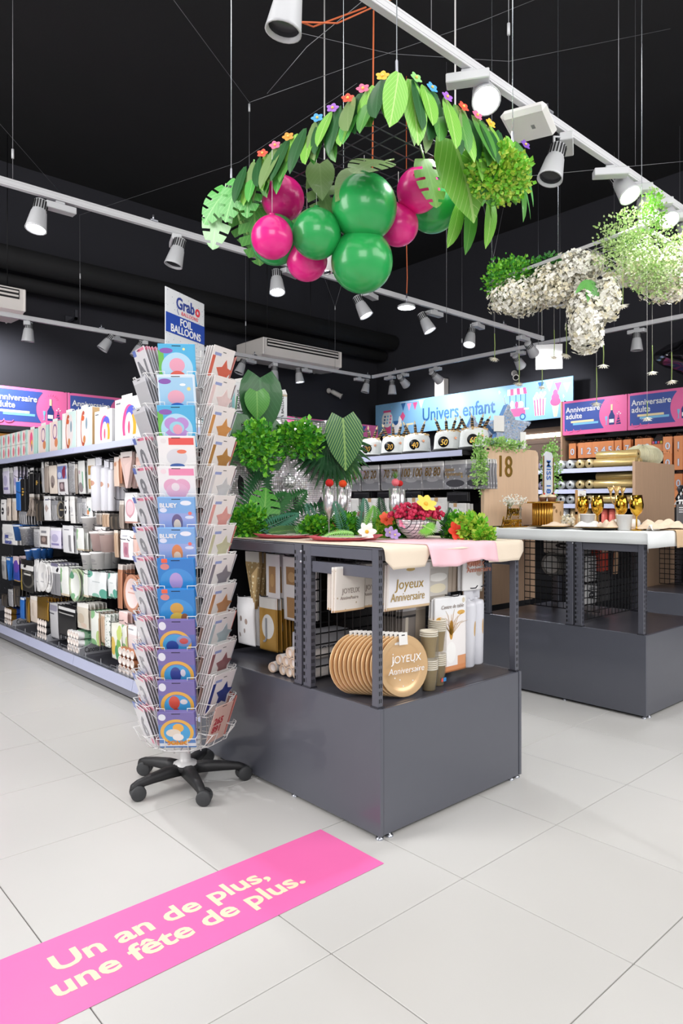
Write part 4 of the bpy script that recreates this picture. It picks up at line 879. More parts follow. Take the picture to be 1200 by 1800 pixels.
for i, (y, w_, h_, m, lab) in enumerate((
    (4.08, .27, .27, 'arch_rainbow', 'rainbow balloon arch box nearest the card spinner'), (4.40, .36, .285, 'arch_rainbow', 'large rainbow balloon arch box beside the spinner'),
    (4.78, .29, .24, 'arch_rainbow', 'smaller white box with a rainbow arch and open flap'), (5.12, .28, .29, 'arch_coral', 'coral garland box with its brown side showing'),
    (5.42, .28, .29, 'arch_coral', 'coral garland box second from the brown side'), (5.72, .24, .245, 'arch_violet', 'violet and orange balloon ring box'),
    (5.99, .24, .235, 'arch_violet', 'violet balloon ring box left of its twin'), (6.26, .24, .225, 'arch_pink', 'hot pink balloon arch box on the gondola'))):
    giftbox(lab, (2.03, y, 1.716), w_, h_, .2, MATS[m], AR)
M_card = mat('brown_card', '#c9a677', .7)
ob('open_side', MB().box(.141, .006, .01, .1425, .196, .285), [o for o in bpy.data.objects if o.get('label', '').startswith('coral garland box with its')][0], mats=M_card)
for i in range(8):
    for k in range(2):
        giftbox('small pink arch box, %s layer, %s left of the hot pink box' % (('lower', 'upper')[k], ('first', 'second', 'third', 'fourth', 'fifth', 'sixth', 'seventh', 'eighth')[i]), (2.03, 6.46 + .145 * i, 1.716 + .118 * k), .135, .116, .18, MATS['arch_small'], AR, flap=False)
# tall white boxes seen from their narrow side, standing over the glitter curtain
prt('box_spine', '#e4e5e8', (('r', .5, .97, 1, .05, '#c9b79c'),), .5)
prt('box_spine_teal', '#e8e9ec', (('r', .1, .45, .2, .9, '#8fcfd2'),), .5)
for i, (x, y, w_, h_, m) in enumerate(((2.06, 3.42, .07, .29, 'box_spine_teal'), (2.16, 3.42, .075, .27, 'box_spine'), (2.265, 3.42, .085, .285, 'box_spine_teal'), (2.375, 3.42, .085, .275, 'box_spine_teal'), (2.48, 3.42, .085, .265, 'box_spine'), (2.585, 3.42, .075, .252, 'box_spine'))):
    t = thing('balloon_box', 'tall white box with black spine lettering, %s from the spinner' % ('first', 'second', 'third', 'fourth', 'fifth', 'sixth')[i], 'box', (x, y, 1.716), 0, 'tall white boxes above the curtain')
    ob('carton', MB().box(-w_ / 2, 0, 0, w_ / 2, .3, h_, b=.002), t, mats=MATS[m])
    ob('flap', MB().add([(-w_ / 2, 0, h_), (w_ / 2, 0, h_), (w_ / 2, .02, h_ + .035), (-w_ / 2 + .02, .03, h_ + .02), (-w_ / 2, .3, h_), (w_ / 2, .3, h_)], [(0, 1, 2, 3), (3, 2, 5, 4)]), t, mats=M_white)
    text('KIT À BALLONS', .026, mat('print_black', '#26262a', .5), .01, t, (.009, -.0012, .06), (PI / 2, -PI / 2, 0))
    text('PRINT', .014, MATS['print_black'], .0, t, (.026, -.0012, .06), (PI / 2, -PI / 2, 0))
# ---------------------------------------------------------------- card spinner with foil balloon packs
M_wirew = mat('white_wire', '#ecebea', .35, .1, var=0)
M_plastic = mat('black_plastic', '#232325', .5, var=.08, scale=60)
M_rubber = mat('wheel_grey', '#3a3b3d', .55, var=.05)
RK = thing('card_spinner', 'white wire card spinner on black castors under a foil balloons sign', 'display rack', (1.61, 2.87, 0), 0)
ob('pole', MB().lathe([(.0001, .09), (.055, .09), (.055, .098), (.03, .104), (.024, .12), (.024, 1.9), (.0001, 1.9)], 16), RK, mats=M_wirew)
hub = MB().lathe([(.0001, .06), (.05, .06), (.062, .075), (.062, .092), (.0001, .096)], 16); ob('hub', hub, RK, mats=M_plastic)
for k in range(5):
    a = math.radians(184 + 72 * k); M = Matrix.Rotation(a, 4, 'Z')
    sec = [(.03, .034, .055, .098), (.10, .030, .058, .100), (.18, .025, .058, .092), (.245, .021, .056, .082), (.27, .018, .05, .072), (.274, .015, .045, .066)]
    vs = []; fs = []
    for r, hw, z0, z1 in sec: vs += [(r, -hw, z0), (r, hw, z0), (r, hw * .75, z1 - .006), (r, hw * .4, z1), (r, -hw * .4, z1), (r, -hw * .75, z1 - .006)]
    for i in range(len(sec) - 1):
        for j in range(6): fs.append((i * 6 + j, (i + 1) * 6 + j, (i + 1) * 6 + (j + 1) % 6, i * 6 + (j + 1) % 6))
    fs += [tuple(range(6)), tuple(range(len(vs) - 1, len(vs) - 7, -1))]
    arm = ob('leg', MB().add(vs, fs, 0, True, M), RK, mats=M_plastic)
    c = (.256 * math.cos(a), .256 * math.sin(a), 0); sw = 2.62 + (.25, -.2, .35, .5, -.3)[k]
    wm = MB()
    for s in (-1, 1): wm.lathe([(.0001, -.013), (.025, -.013), (.033, -.009), (.033, .009), (.027, .013), (.0001, .014)], 18, 0, Matrix.Translation((-.012, s * .0155, .033)) @ Matrix.Rotation(PI / 2 * -s, 4, 'X'))
    w_ = ob('castor', wm, RK, c, (0, 0, sw), mats=M_rubber)
    hd = MB().tube([(0, 0, .028), (0, 0, .062)], .006, 8)
    pr = [(-.012 + .036 * math.cos(t), .031 + .036 * math.sin(t)) for t in [.5 + 1.9 * i / 9 for i in range(10)]]
    hd.prism(pr + [(-.012 + .03 * math.cos(t), .031 + .03 * math.sin(t)) for t in [2.4 - 1.9 * i / 9 for i in range(10)]], -.005, .005)
    ob('castor_fork', hd, w_, mats=M_plastic)
# header sign
sg = ob('header_sign', MB().box(-.15, -.002, 1.75, .15, .002, 2.253), RK, (0, 0, 0), (0, 0, math.radians(25.4)), mats=prt('sign_confetti', '#dfe2e6', (), .45, speck=(62, .13, '#5b6b9c')))
M_nv = mat('logo_navy', '#2b3f92', .5, var=.01); M_rd = mat('logo_red', '#e23a4b', .5, var=.01); M_bd = mat('band_blue', '#1c46a8', .45, var=.01); M_lpk = mat('logo_pink', '#f0a5ac', .5, var=0)
ob('blue_band', MB().box(-.15, -.0035, 2.056, .15, -.002, 2.143), sg, mats=M_bd)
text('Grab', .073, M_nv, .022, sg, (-.075, -.0035, 2.178), sx=.95); text('o', .073, M_rd, .03, sg, (.074, -.0035, 2.178), sx=.95)
text('BALLOONS', .024, M_rd, -.006, sg, (-.035, -.0035, 2.153), spacing=1.1)
text('FOIL', .047, M_wt, .018, sg, (0, -.0045, 2.103), align='CENTER')
text('BALLOONS', .047, M_wt, .018, sg, (0, -.0045, 2.064), align='CENTER', sx=.98)
ob('logo_string', MB().tube([(-.062, -.003, 2.176), (-.066, -.003, 2.166), (-.06, -.003, 2.158), (-.054, -.003, 2.15)], .0015, 4), sg, mats=M_nv)
# wire cage
NUM = ('one', 'two', 'three', 'four', 'five', 'six', 'seven', 'eight', 'nine', 'ten', 'eleven', 'twelve', 'thirteen')
PITCH = .132; NP = 13; Z0 = .222; PW = .158; PH = .182; RB = .158
pocket = MB()
for s in (-1, 1):
    x = s * (PW / 2 + .006)
    pocket.tube([(x, -.03, 0), (x, -RB + .01, -.002), (x, -RB - .012, .0), (x, -RB - .055, .05), (x - s * .0, -RB - .058, .055), (x - s * .036, -RB - .060, .055), (x - s * .036, -RB - .034, .0), (x - s * .036, -RB - .006, -.012)], .002, 5)
    pocket.tube([(x, -.05, .055), (x, -RB - .058, .055)], .0016, 5)
pocket.tube([(-PW / 2 - .006, -RB - .004, -.004), (-PW / 2 + .03, -RB - .008, -.014), (PW / 2 - .03, -RB - .008, -.014), (PW / 2 + .006, -RB - .004, -.004)], .0022, 5)
me_pocket = pocket.mesh('wire_pocket', M_wirew)
COLS = (172, 230, 292, 348, 50, 108)
rails = MB()
for k in range(6):
    M = Matrix.Rotation(math.radians(COLS[k]) + PI / 2, 4, 'Z')
    for s in (-1, 1): rails.tube([M @ Vector((s * (PW / 2 + .006), -.085, .18)), M @ Vector((s * (PW / 2 + .006), -.085, 1.98))], .0028, 5)
ob('upright_wires', rails, RK, mats=M_wirew)
for z in (.19, .62, 1.08, 1.5, 1.95):
    rg = MB(); q = [(.125 * math.cos(math.radians(230 + 30 * k)), .125 * math.sin(math.radians(230 + 30 * k)), z) for k in range(13)]
    rg.tube(q, .003, 5, caps=False)
    for k in range(3): rg.tube([q[2 * k], q[2 * k + 6]], .003, 5)
    ob('ring', rg, RK, mats=M_wirew)
for k in range(5):
    for i in range(NP): ob('wire_pocket', me_pocket, RK, (0, 0, Z0 + PITCH * i), (0, 0, math.radians((108, 172, 230, 292, 348)[k]) + PI / 2))
TILT = math.radians(19)
def foil_mesh(m, w=PW, h=PH, t=.004):
    b = MB().box(-w / 2, -t / 2, 0, w / 2, t / 2, h, b=.0012)
    b.box(-w * .12, -t / 2 - .0004, h * .945, w * .12, -t / 2 + .0002, h * .962, 1)
    return b.mesh('foil_balloon_pack', [m, M_black])
def foil(col, k, i, me, label, group, dw=0.0):
    """pack i places back in pocket k (0 = top) of the column at angle col"""
    M = Matrix.Rotation(math.radians(col) + PI / 2, 4, 'Z')
    p = Vector((1.61, 2.87, 0)) + M @ Vector((dw, -RB - .004 + (.0062 if col == 230 else .0115) * i, Z0 + PITCH * (NP - 1 - k) + .001))
    return tag(ob('foil_balloon_pack', me, None, p, (TILT - .012 * i + rnd.uniform(-.006, .006), rnd.uniform(-.012, .012), math.radians(col) + PI / 2)), label, 'balloon pack', group)
WALL = (
    ('foil_a', '#58b7e4', (('r', .07, .45, .16, .8, '#72bf57'), ('e', .5, .42, .86, .76, '#b7def3'), ('e', .5, .5, .42, .34, '#f0a7bd'), ('e', .5, .22, .44, .3, '#ea6a57'), ('e', .22, .84, .36, .13, '#8f5fb4'), ('e', .7, .88, .07, .06, '#f6e9a0')), 'sky blue card with a pink round balloon'),
    ('foil_b', '#dcebf7', (('r', .5, .48, .92, .9, '#a9d3ef'), ('e', .48, .46, .46, .34, '#f2aec0'), ('e', .5, .2, .44, .26, '#3d74c4'), ('e', .2, .84, .34, .13, '#8f5fb4'), ('e', .84, .66, .1, .09, '#f4df92'), ('e', .68, .76, .16, .06, '#ffffff')), 'pale blue card with a pink balloon and yellow dot'),
    ('foil_c', '#56b5e2', (('r', .07, .45, .16, .8, '#72bf57'), ('e', .5, .42, .86, .76, '#b7def3'), ('e', .36, .56, .38, .3, '#c094d6'), ('e', .64, .56, .38, .3, '#c094d6'), ('d', .5, .34, .64, .5, '#c094d6'), ('e', .5, .46, .4, .3, '#9fd5e6'), ('e', .52, .42, .26, .24, '#f0a7bd'), ('e', .22, .84, .36, .13, '#8f5fb4')), 'sky blue card with a lilac heart balloon'),
    ('foil_d', '#f1efef', (('r', .64, .87, .68, .17, '#ea5c58'), ('e', .5, .48, .56, .42, '#dcdce2'), ('e', .64, .62, .26, .1, '#ee7f62'), ('e', .5, .2, .4, .22, '#ce4a4a'), ('e', .5, .27, .4, .12, '#4c6fb4'), ('e', .16, .88, .16, .12, '#e9e3e4')), 'white card with a red title bar and grey balloon'),
    ('foil_e', '#f1eff0', (('r', .64, .87, .68, .17, '#f193b8'), ('e', .36, .52, .44, .36, '#e9aecb'), ('e', .64, .52, .44, .36, '#e9aecb'), ('e', .5, .4, .6, .4, '#ecb9d2'), ('e', .46, .5, .22, .2, '#f3e6ea'), ('e', .5, .2, .4, .1, '#8a4a86'), ('e', .16, .88, .16, .12, '#f3dde4')), 'white card with a pink title bar and pink heart balloon'),
    ('foil_f', '#7fb2e6', (('r', .5, .3, 1, .6, '#9db0e4'), ('e', .5, .36, .3, .44, '#6d6a92'), ('e', .5, .3, .2, .3, '#e8d9c8'), ('e', .76, .86, .3, .12, '#eef2fa'), ('e', .14, .68, .2, .12, '#dfe8f7'), ('e', .84, .5, .24, .08, '#dfe8f7'), ('e', .86, .6, .1, .09, '#ee7a72')), 'periwinkle card with a violet oval balloon and clouds'),
    ('foil_g', '#7fb2e6', (('r', .5, .3, 1, .6, '#9db4e6'), ('e', .5, .36, .3, .44, '#e9955e'), ('e', .5, .28, .2, .24, '#f3d9bf'), ('e', .76, .86, .3, .12, '#eef2fa'), ('e', .14, .68, .2, .12, '#dfe8f7'), ('e', .84, .5, .24, .08, '#dfe8f7'), ('e', .86, .6, .1, .09, '#ee7a72')), 'periwinkle card with an orange oval balloon and clouds'),
    ('foil_h', '#2b86d0', (('e', .5, .4, .9, .7, '#3f9ade'), ('e', .48, .42, .36, .44, '#bba4dc'), ('e', .48, .18, .4, .14, '#4aa6a6'), ('r', .2, .95, .16, .1, '#ef6a46'), ('e', .2, .8, .24, .16, '#d98a86')), 'bright blue card with a lavender balloon'),
    ('foil_i', '#2b86d0', (('e', .5, .4, .9, .7, '#3f9ade'), ('e', .5, .5, .36, .3, '#d9a84c'), ('e', .5, .24, .4, .3, '#e6c85a'), ('e', .7, .24, .2, .26, '#a0694a'), ('r', .2, .95, .16, .1, '#ef6a46'), ('e', .2, .8, .24, .16, '#d98a86')), 'bright blue card with a mustard yellow balloon'),
    ('foil_j', '#7a6fae', (('r', .5, .3, 1, .62, '#5c74b8'), ('o', .45, .36, .86, .72, '#e9b44e'), ('e', .45, .34, .7, .56, '#4aa7de'), ('e', .36, .3, .34, .3, '#3653a4'), ('e', .68, .44, .4, .3, '#8a9fd0'), ('e', .68, .44, .24, .16, '#d4605c'), ('e', .12, .84, .2, .22, '#e6e9f2')), 'purple card with a gold ring and two round balloons'),
    ('foil_k', '#7a6fae', (('r', .5, .3, 1, .62, '#5c74b8'), ('o', .5, .34, .9, .76, '#e9b44e'), ('e', .5, .32, .72, .6, '#4aa7de'), ('e', .46, .36, .3, .4, '#41509c'), ('e', .66, .4, .14, .2, '#e3e1ec'), ('e', .12, .84, .2, .22, '#e6e9f2')), 'purple card with a gold ring and a navy balloon'),
    ('foil_l', '#7a6fae', (('r', .5, .3, 1, .62, '#5c74b8'), ('o', .5, .34, .9, .76, '#e9b44e'), ('e', .5, .32, .72, .6, '#4aa7de'), ('e', .42, .42, .3, .36, '#dc5a45'), ('e', .46, .16, .2, .2, '#c24a3c'), ('e', .68, .44, .2, .14, '#e9e4e4'), ('e', .12, .84, .2, .22, '#e6e9f2')), 'purple card with a gold ring and a red balloon'),
    ('foil_m', '#7a6fae', (('r', .5, .35, 1, .6, '#5c86c4'), ('r', .5, .06, 1, .14, '#d9dde6'), ('r', .5, .02, 1, .04, '#2f6bb0'), ('o', .5, .44, .9, .72, '#e9b44e'), ('e', .5, .42, .72, .56, '#4aa7de'), ('e', .54, .56, .3, .24, '#f0b451'), ('e', .4, .42, .4, .22, '#e9dccb'), ('e', .52, .3, .3, .2, '#f2ece6'), ('e', .12, .86, .2, .18, '#e6e9f2')), 'bottom purple card with a cream and orange balloon'),
)
GW = 'foil balloon cards in the middle column of the spinner'
for k, (key, base, sh, lab) in enumerate(WALL):
    me = foil_mesh(prt(key, base, sh, .28, coat=.3))
    me2 = foil_mesh(prt(key + '_back', base, (), .3))
    for i in range(4):
        o = foil(230, k, i, me if i == 0 else me2, (lab if i == 0 else ORD[i] + ' card behind the ' + lab), GW)
        if i == 0 and key in ('foil_f', 'foil_g'): text('BLUEY', .026, M_wt, .03, o, (-.072, -.0032, .137), (PI / 2, 0, 0))
        if i == 0 and key == 'foil_m': text('SONIC', .03, mat('title_orange', '#d98a3a', .5), .03, o, (0, -.0032, .016), (PI / 2, 0, 0), align='CENTER')
# right hand column: star balloons in white cards
STAR = (('#e0705c', 'coral'), ('#ecd3d2', 'pale pink'), ('#d99a5a', 'amber'), ('#b9874a', 'gold'), ('#d3d3d8', 'silver'), ('#dfa19c', 'rose heart'), ('#d2cfae', 'olive cream'), ('#8f8a94', 'charcoal'), ('#c99268', 'copper'), ('#b6c6cc', 'ice blue'), ('#9a6a6c', 'maroon'), ('#2f3f86', 'navy'))
def star_mesh(col, key):
    b = MB().box(-PW / 2, -.002, 0, PW / 2, .002, PH + .01, b=.0012)
    b.box(-PW * .4, -.0026, PH * .83, -PW * .1, -.0019, PH * .9, 2); b.box(-PW * .05, -.0026, PH * .93, PW * .1, -.0019, PH * .945, 3)
    pts = [(.03 + (.062 if q % 2 == 0 else .034) * math.cos(PI / 2 + q * PI / 5), .08 + (.062 if q % 2 == 0 else .034) * math.sin(PI / 2 + q * PI / 5)) for q in range(10)]
    b.prism(pts, -.0034, -.0018, 1); b.box(-PW * .47, -.003, .01, -PW * .34, -.0019, PH * .82, 1)
    return b.mesh('foil_balloon_pack', [mat('star_card', '#e6e1df', .35, coat=.3), mat(key, col, .3, .25, var=.12, scale=30), mat('card_title', '#8f9bc6', .5), M_black])
GS = 'star balloon cards in the right column of the spinner'
plainm = MB().box(-PW / 2, -.002, 0, PW / 2, .002, PH + .008, b=.0012).mesh('foil_balloon_pack', mat('card_back_white', '#e3e0df', .35, coat=.2))
for k, (c, nm) in enumerate(STAR):
    me = star_mesh(c, 'foil_star_' + nm.replace(' ', '_'))
    for i in range(4): foil(292, k, i, me if i < 1 else plainm, ('%s star balloon card, right column of the spinner' % nm) if i == 0 else '%s white card behind the %s star card on the spinner' % (ORD[i], nm), GS)
numr = foil_mesh(prt('foil_numbers', '#e2c9bf', (('r', .5, .5, 1, 1, '#dcb9ac'),), .4, speck=(70, .3, '#a4564e')), .13)
for k in (9, 10, 11, 12):
    o = foil(292, k, 0 if k == 12 else 5, numr, '%s rose card with printed numbers on the spinner' % {9: 'highest', 10: 'second', 11: 'third', 12: 'bottom'}[k], 'rose number balloon cards')
    if k == 12: text('265\n891', .045, mat('number_red', '#b03a44', .5), .03, o, (-.05, -.0032, .09), (PI / 2, 0, 0), line=.9)
# left hand column: silver number balloons in clear cards, several per pocket
GN = 'silver number balloon cards in the left column of the spinner'
M_num = mat('number_silver', '#a3a3a9', .25, .4, var=.2, scale=30)
nm1 = foil_mesh(prt('foil_number_card', '#dfdde1', (('r', .12, .93, .3, .16, '#6f7fc0'), ('r', .7, .95, .5, .07, '#e78aa4'), ('r', .85, .12, .2, .14, '#e2668c')), .3, coat=.3))
nm2 = foil_mesh(prt('foil_number_back', '#dcdadd', (('r', .15, .95, .4, .1, '#7f8cc4'), ('r', .7, .96, .6, .08, '#e79ab0'), ('r', .9, .12, .2, .2, '#de5f86')), .3, coat=.3))
nm3 = foil_mesh(prt('foil_number_clear', '#c9c8cc', (('r', .5, .93, 1, .1, '#dedde2'),), .2, coat=.4))
for k in range(NP):
    dg = 'N1108290215367'[k]
    for i in range(7):
        clear = k in (1, 2)
        o = foil(172, k, i, nm3 if clear else (nm1 if i == 0 else nm2), ('front silver number %s balloon card, spinner pocket %s from the top' % (dg, NUM[k])) if i == 0 else '%s card behind silver number %s, spinner pocket %s' % (ORD[i], dg, NUM[k]), GN, rnd.uniform(-.006, .006))
        if i == 0 and not clear: text(dg, .15, M_num, .02, o, (0, -.0032, .025), (PI / 2, 0, 0), align='CENTER', name='number')
# back columns, seen only through the wires
bk = foil_mesh(prt('foil_back_red', '#d9847a', (('r', .5, .5, .8, .9, '#e9b9ae'), ('e', .5, .4, .4, .4, '#c9534a')), .35))
bk2 = foil_mesh(prt('foil_back_grey', '#c9c9cf', (('e', .5, .5, .5, .5, '#8f8f98'),), .35))
for col, nmx in ((348, 'right'), (108, 'left')):
    for k in range(NP): foil(col, k, 0, bk if (k * 7 + col) % 3 == 0 else bk2, 'card on the far %s side of the spinner, pocket %s from top' % (nmx, NUM[k]), 'cards on the far side of the spinner')
# ---------------------------------------------------------------- leaves and flowers: shapes
def leafmat(key, base, vein, k=16.0, slant=1.1, amt=.8, rough=.38, sharp=.35, along='y'):
    if key in MATS: return MATS[key]
    m = mat(key, base, rough, 0, var=0, coat=.15); nt = m.node_tree; L = nt.links.new; b = nt.nodes['Principled BSDF']
    tc = nt.nodes.new('ShaderNodeTexCoord'); sp = nt.nodes.new('ShaderNodeSeparateXYZ'); L(tc.outputs['Generated'], sp.inputs[0])
    def mth(op, a, c=None):
        n = nt.nodes.new('ShaderNodeMath'); n.operation = op
        for i, v in enumerate((a, c)):
            if v is None: continue
            if isinstance(v, (int, float)): n.inputs[i].default_value = v
            else: L(v, n.inputs[i])
        return n.outputs[0]
    ax = mth('ABSOLUTE', mth('SUBTRACT', sp.outputs[0], .5))
    ph = mth('MULTIPLY', mth('SUBTRACT', sp.outputs[1], mth('MULTIPLY', ax, slant)), k)
    fr = mth('FRACT', ph); line = mth('LESS_THAN', fr, sharp * .45); mid = mth('LESS_THAN', ax, .025)
    f = mth('MULTIPLY', mth('MAXIMUM', line, mid), amt)
    mx = nt.nodes.new('ShaderNodeMix'); mx.data_type = 'RGBA'; L(f, mx.inputs[0]); mx.inputs[6].default_value = hexc(base); mx.inputs[7].default_value = hexc(vein)
    L(mx.outputs[2], b.inputs['Base Color'])
    b.inputs['Subsurface Weight'].default_value = 0
    return m
LF = {
    'lime': leafmat('leaf_lime', '#7fc24a', '#c3e58e', 9, .9, .7, sharp=.2),
    'mid': leafmat('leaf_mid', '#4c8f3a', '#86b862', 10, .9, .6, sharp=.2),
    'dark': leafmat('leaf_dark', '#2a5f30', '#45784a', 10, .9, .6, sharp=.2),
    'olive': leafmat('leaf_olive', '#7c9a5e', '#95ae78', 8, .9, .4, sharp=.2),
    'fresh': leafmat('leaf_fresh', '#55b04c', '#9ed98a', 8, .9, .6, sharp=.2),
    'mint': leafmat('leaf_mint', '#a9d8a0', '#c4e6bc', 6, .8, .5, sharp=.2),
    'stripe': leafmat('leaf_stripe', '#2c6038', '#93b765', 11, 1.3, .8, sharp=.6),
    'deep': leafmat('leaf_deep', '#1f4a2b', '#37653f', 12, .9, .6, sharp=.25),
    'fern': leafmat('leaf_fern', '#5fa84e', '#8cc874', 12, .9, .5, sharp=.3),
    'bluegreen': leafmat('leaf_bluegreen', '#3f7a62', '#62987c', 12, .9, .5, sharp=.3)}
def leaf(L, W, kind='oblong', droop=.25, fold=.18, n=8):
    """base at the origin, tip along +y, upper side +z"""
    b = MB(); ts = [i / n for i in range(n + 1)]
    def wd(t):
        if kind == 'oblong': return max(.04, math.sin(PI * min(1, t * .97 + .03)) ** .62 * (1 - .12 * t)) if t < 1 else .02
        if kind == 'heart': return [.55, .9, 1.0, .98, .9, .76, .56, .3, .02][min(8, int(round(t * 8)))]
        if kind == 'lance': return max(.02, math.sin(PI * (t ** .8)) ** .8) if 0 < t < 1 else .05
    vs = []
    for t in ts:
        y = L * t; z = -droop * L * t * t; w_ = W / 2 * wd(t); y0 = y
        back = -.12 * L * (1 - t) ** 6 if kind == 'heart' else 0
        for u in (-1, -.5, 0, .5, 1):
            vs.append((u * w_, y0 + back * abs(u), z + fold * abs(u) * w_ - fold * .5 * w_ * (abs(u) == 1)))
    fs = [(i * 5 + j, i * 5 + j + 1, (i + 1) * 5 + j + 1, (i + 1) * 5 + j) for i in range(n) for j in range(4)]
    return b.add(vs, fs, 0, True)
def monstera(L, W, droop=.2):
    b = MB(); n = 18; vs = []; prof = []
    for i in range(n + 1):
        t = i / n; prof.append(max(.03, (math.sin(PI * (t * .9 + .1)) ** .55) * (1 - .25 * t)) if t < 1 else .02)
    for i in range(n + 1):
        t = i / n; y = L * t; z = -droop * L * t * t
        for u in (-1, -.72, -.36, 0, .36, .72, 1):
            w_ = W / 2 * prof[i]
            vs.append((u * w_, y + .10 * L * abs(u) * (1 - t) - .1 * L * (1 - t) ** 4 * abs(u), z - .1 * abs(u) ** 2 * w_ + .06 * abs(u) * w_))
    fs = []
    for i in range(n):
        for j in range(6):
            outer = j in (0, 5); mid = j in (1, 4)
            if outer and i % 4 == 3 and i > 2: continue
            if mid and i % 4 == 3 and i > 2: continue
            fs.append((i * 7 + j, i * 7 + j + 1, (i + 1) * 7 + j + 1, (i + 1) * 7 + j))
    b.add(vs, fs, 0, True)
    return b.tube([(0, -.3 * L, .01), (0, 0, 0)], .004, 5)
def frond(L, W, n=18, droop=.3):
    b = MB(); rach = []
    for i in range(n + 1):
        t = i / n; rach.append(Vector((0, L * t, -droop * L * t * t)))
    b.tube(rach, [.004 * (1 - .7 * i / n) for i in range(n + 1)], 5)
    for i in range(1, n + 1):
        t = i / n; ll = W / 2 * (math.sin(PI * (t * .82 + .16)) ** .6); p = rach[i]
        for s in (-1, 1):
            d = Vector((s * math.cos(.75 * t + .25), math.sin(.75 * t + .25), -.18)); e = p + d * ll; m_ = p + d * ll * .5 + Vector((0, 0, .012)); q = Vector((-d.y * s, d.x * s, 0)).normalized() * L * .027
            b.add([p, m_ - q, e, m_ + q], [(0, 1, 2, 3)], 0, True)
    return b
def fan(R, n=26, spread=2.5, droop=.2):
    b = MB()
    for i in range(n):
        a = PI / 2 + spread * (i / (n - 1) - .5) * 1.6; d = Vector((math.cos(a), math.sin(a), 0)); q = Vector((-d.y, d.x, 0)); r = R * (.82 + .18 * math.cos((a - PI / 2) * .7)) * rnd.uniform(.93, 1.03)
        w_ = R * .055
        b.add([(0, 0, 0), d * r * .55 - q * w_ + Vector((0, 0, -.05 * R)), d * r + Vector((0, 0, -droop * R)), d * r * .55 + q * w_ + Vector((0, 0, -.05 * R)), d * r * .55 + Vector((0, 0, .02 * R))], [(0, 1, 4), (1, 2, 4), (2, 3, 4), (3, 0, 4)], 0, False)
    return b.tube([(0, -R * .3, 0), (0, 0, 0)], .005, 5)
def aim(o, base, tip, normal):
    y = Vector(tip).normalized(); z = Vector(normal); z = (z - y * z.dot(y)).normalized(); x = y.cross(z)
    o.matrix_local = Matrix(((x.x, y.x, z.x, base[0]), (x.y, y.y, z.y, base[1]), (x.z, y.z, z.z, base[2]), (0, 0, 0, 1)))
    return o
def bush_mesh(r, n, size, seed, m, sc=(1, 1, 1), m2=None, branch=True):
    """sprigs of small rounded leaves through an ellipsoid"""
    q = random.Random(seed); b = MB()
    for i in range(n):
        while True:
            v = Vector((q.uniform(-1, 1), q.uniform(-1, 1), q.uniform(-1, 1)))
            if .25 < v.length < 1: break
        v *= .55 + .45 * v.length
        lump = 1 + .22 * math.sin(v.x * 7 + seed) * math.cos(v.z * 6 + seed * 2)
        c = Vector((v.x * sc[0], v.y * sc[1], v.z * sc[2])) * r * lump
        d = (v + Vector((q.uniform(-.8, .8), q.uniform(-.8, .8), q.uniform(-.2, .9)))).normalized()
        u = d.cross(Vector((q.random(), q.random(), q.random() + .1))).normalized(); s = size * q.uniform(.7, 1.25); nn = d.cross(u) * s * .18
        mi = 1 if (m2 and q.random() < .45) else 0
        b.add([c, c + d * s * .45 + u * s * .36 + nn, c + d * s, c + d * s * .45 - u * s * .36 + nn, c + d * s * .5 - nn * .3], [(0, 1, 4), (1, 2, 4), (2, 3, 4), (3, 0, 4)], mi, True)
    return b.mesh('foliage', [m] + ([m2] if m2 else []))
def bush(name, label, loc, r, n, size, seed, m, m2=None, sc=(1, 1, 1), cat='plant', group=None):
    t = thing(name, label, cat, loc, 0, group)
    ob('foliage', bush_mesh(r, n, size, seed, m, sc, m2), t)
    st = MB(); q = random.Random(seed)
    for i in range(9):
        v = Vector((q.uniform(-1, 1) * sc[0], q.uniform(-1, 1) * sc[1], q.uniform(-.9, 1) * sc[2])).normalized() * r * .8
        v = Vector((v.x * sc[0], v.y * sc[1], v.z * sc[2]))
        st.tube([(0, 0, 0), v * .5 + Vector((0, 0, .01)), v], [.003, .002, .001], 4)
    ob('stem', st, t, mats=mat('stem_green', '#4f7a35', .6))
    return t
B_lime = mat('box_lime', '#76c22f', .4, var=.25, scale=40); B_mid = mat('box_green', '#3f9428', .4, var=.25, scale=40); B_dark = mat('box_dark', '#276d24', .45, var=.2, scale=40)
B_yel = mat('box_yellow', '#b4d24a', .4, var=.2, scale=40); B_sage = mat('sage_green', '#9fbf72', .5, var=.2, scale=40); B_pale = mat('pale_sage', '#c3d79a', .5, var=.2, scale=40)
def blossom(r, petals, m, cup=.3, pw=.55):
    b = MB()
    for k in range(petals):
        a = 2 * PI * k / petals; d = Vector((math.cos(a), math.sin(a), cup)); s = Vector((-math.sin(a), math.cos(a), 0)) * r * pw * .7
        up = Vector((0, 0, .004))
        b.add([Vector((0, 0, 0)), d * r * .5 - s, d * r * .85 - s * .6, d * r, d * r * .85 + s * .6, d * r * .5 + s, d * r * .5 + up], [(0, 1, 6), (1, 2, 6), (2, 3, 6), (3, 4, 6), (4, 5, 6), (5, 0, 6)], m, True)
    return b

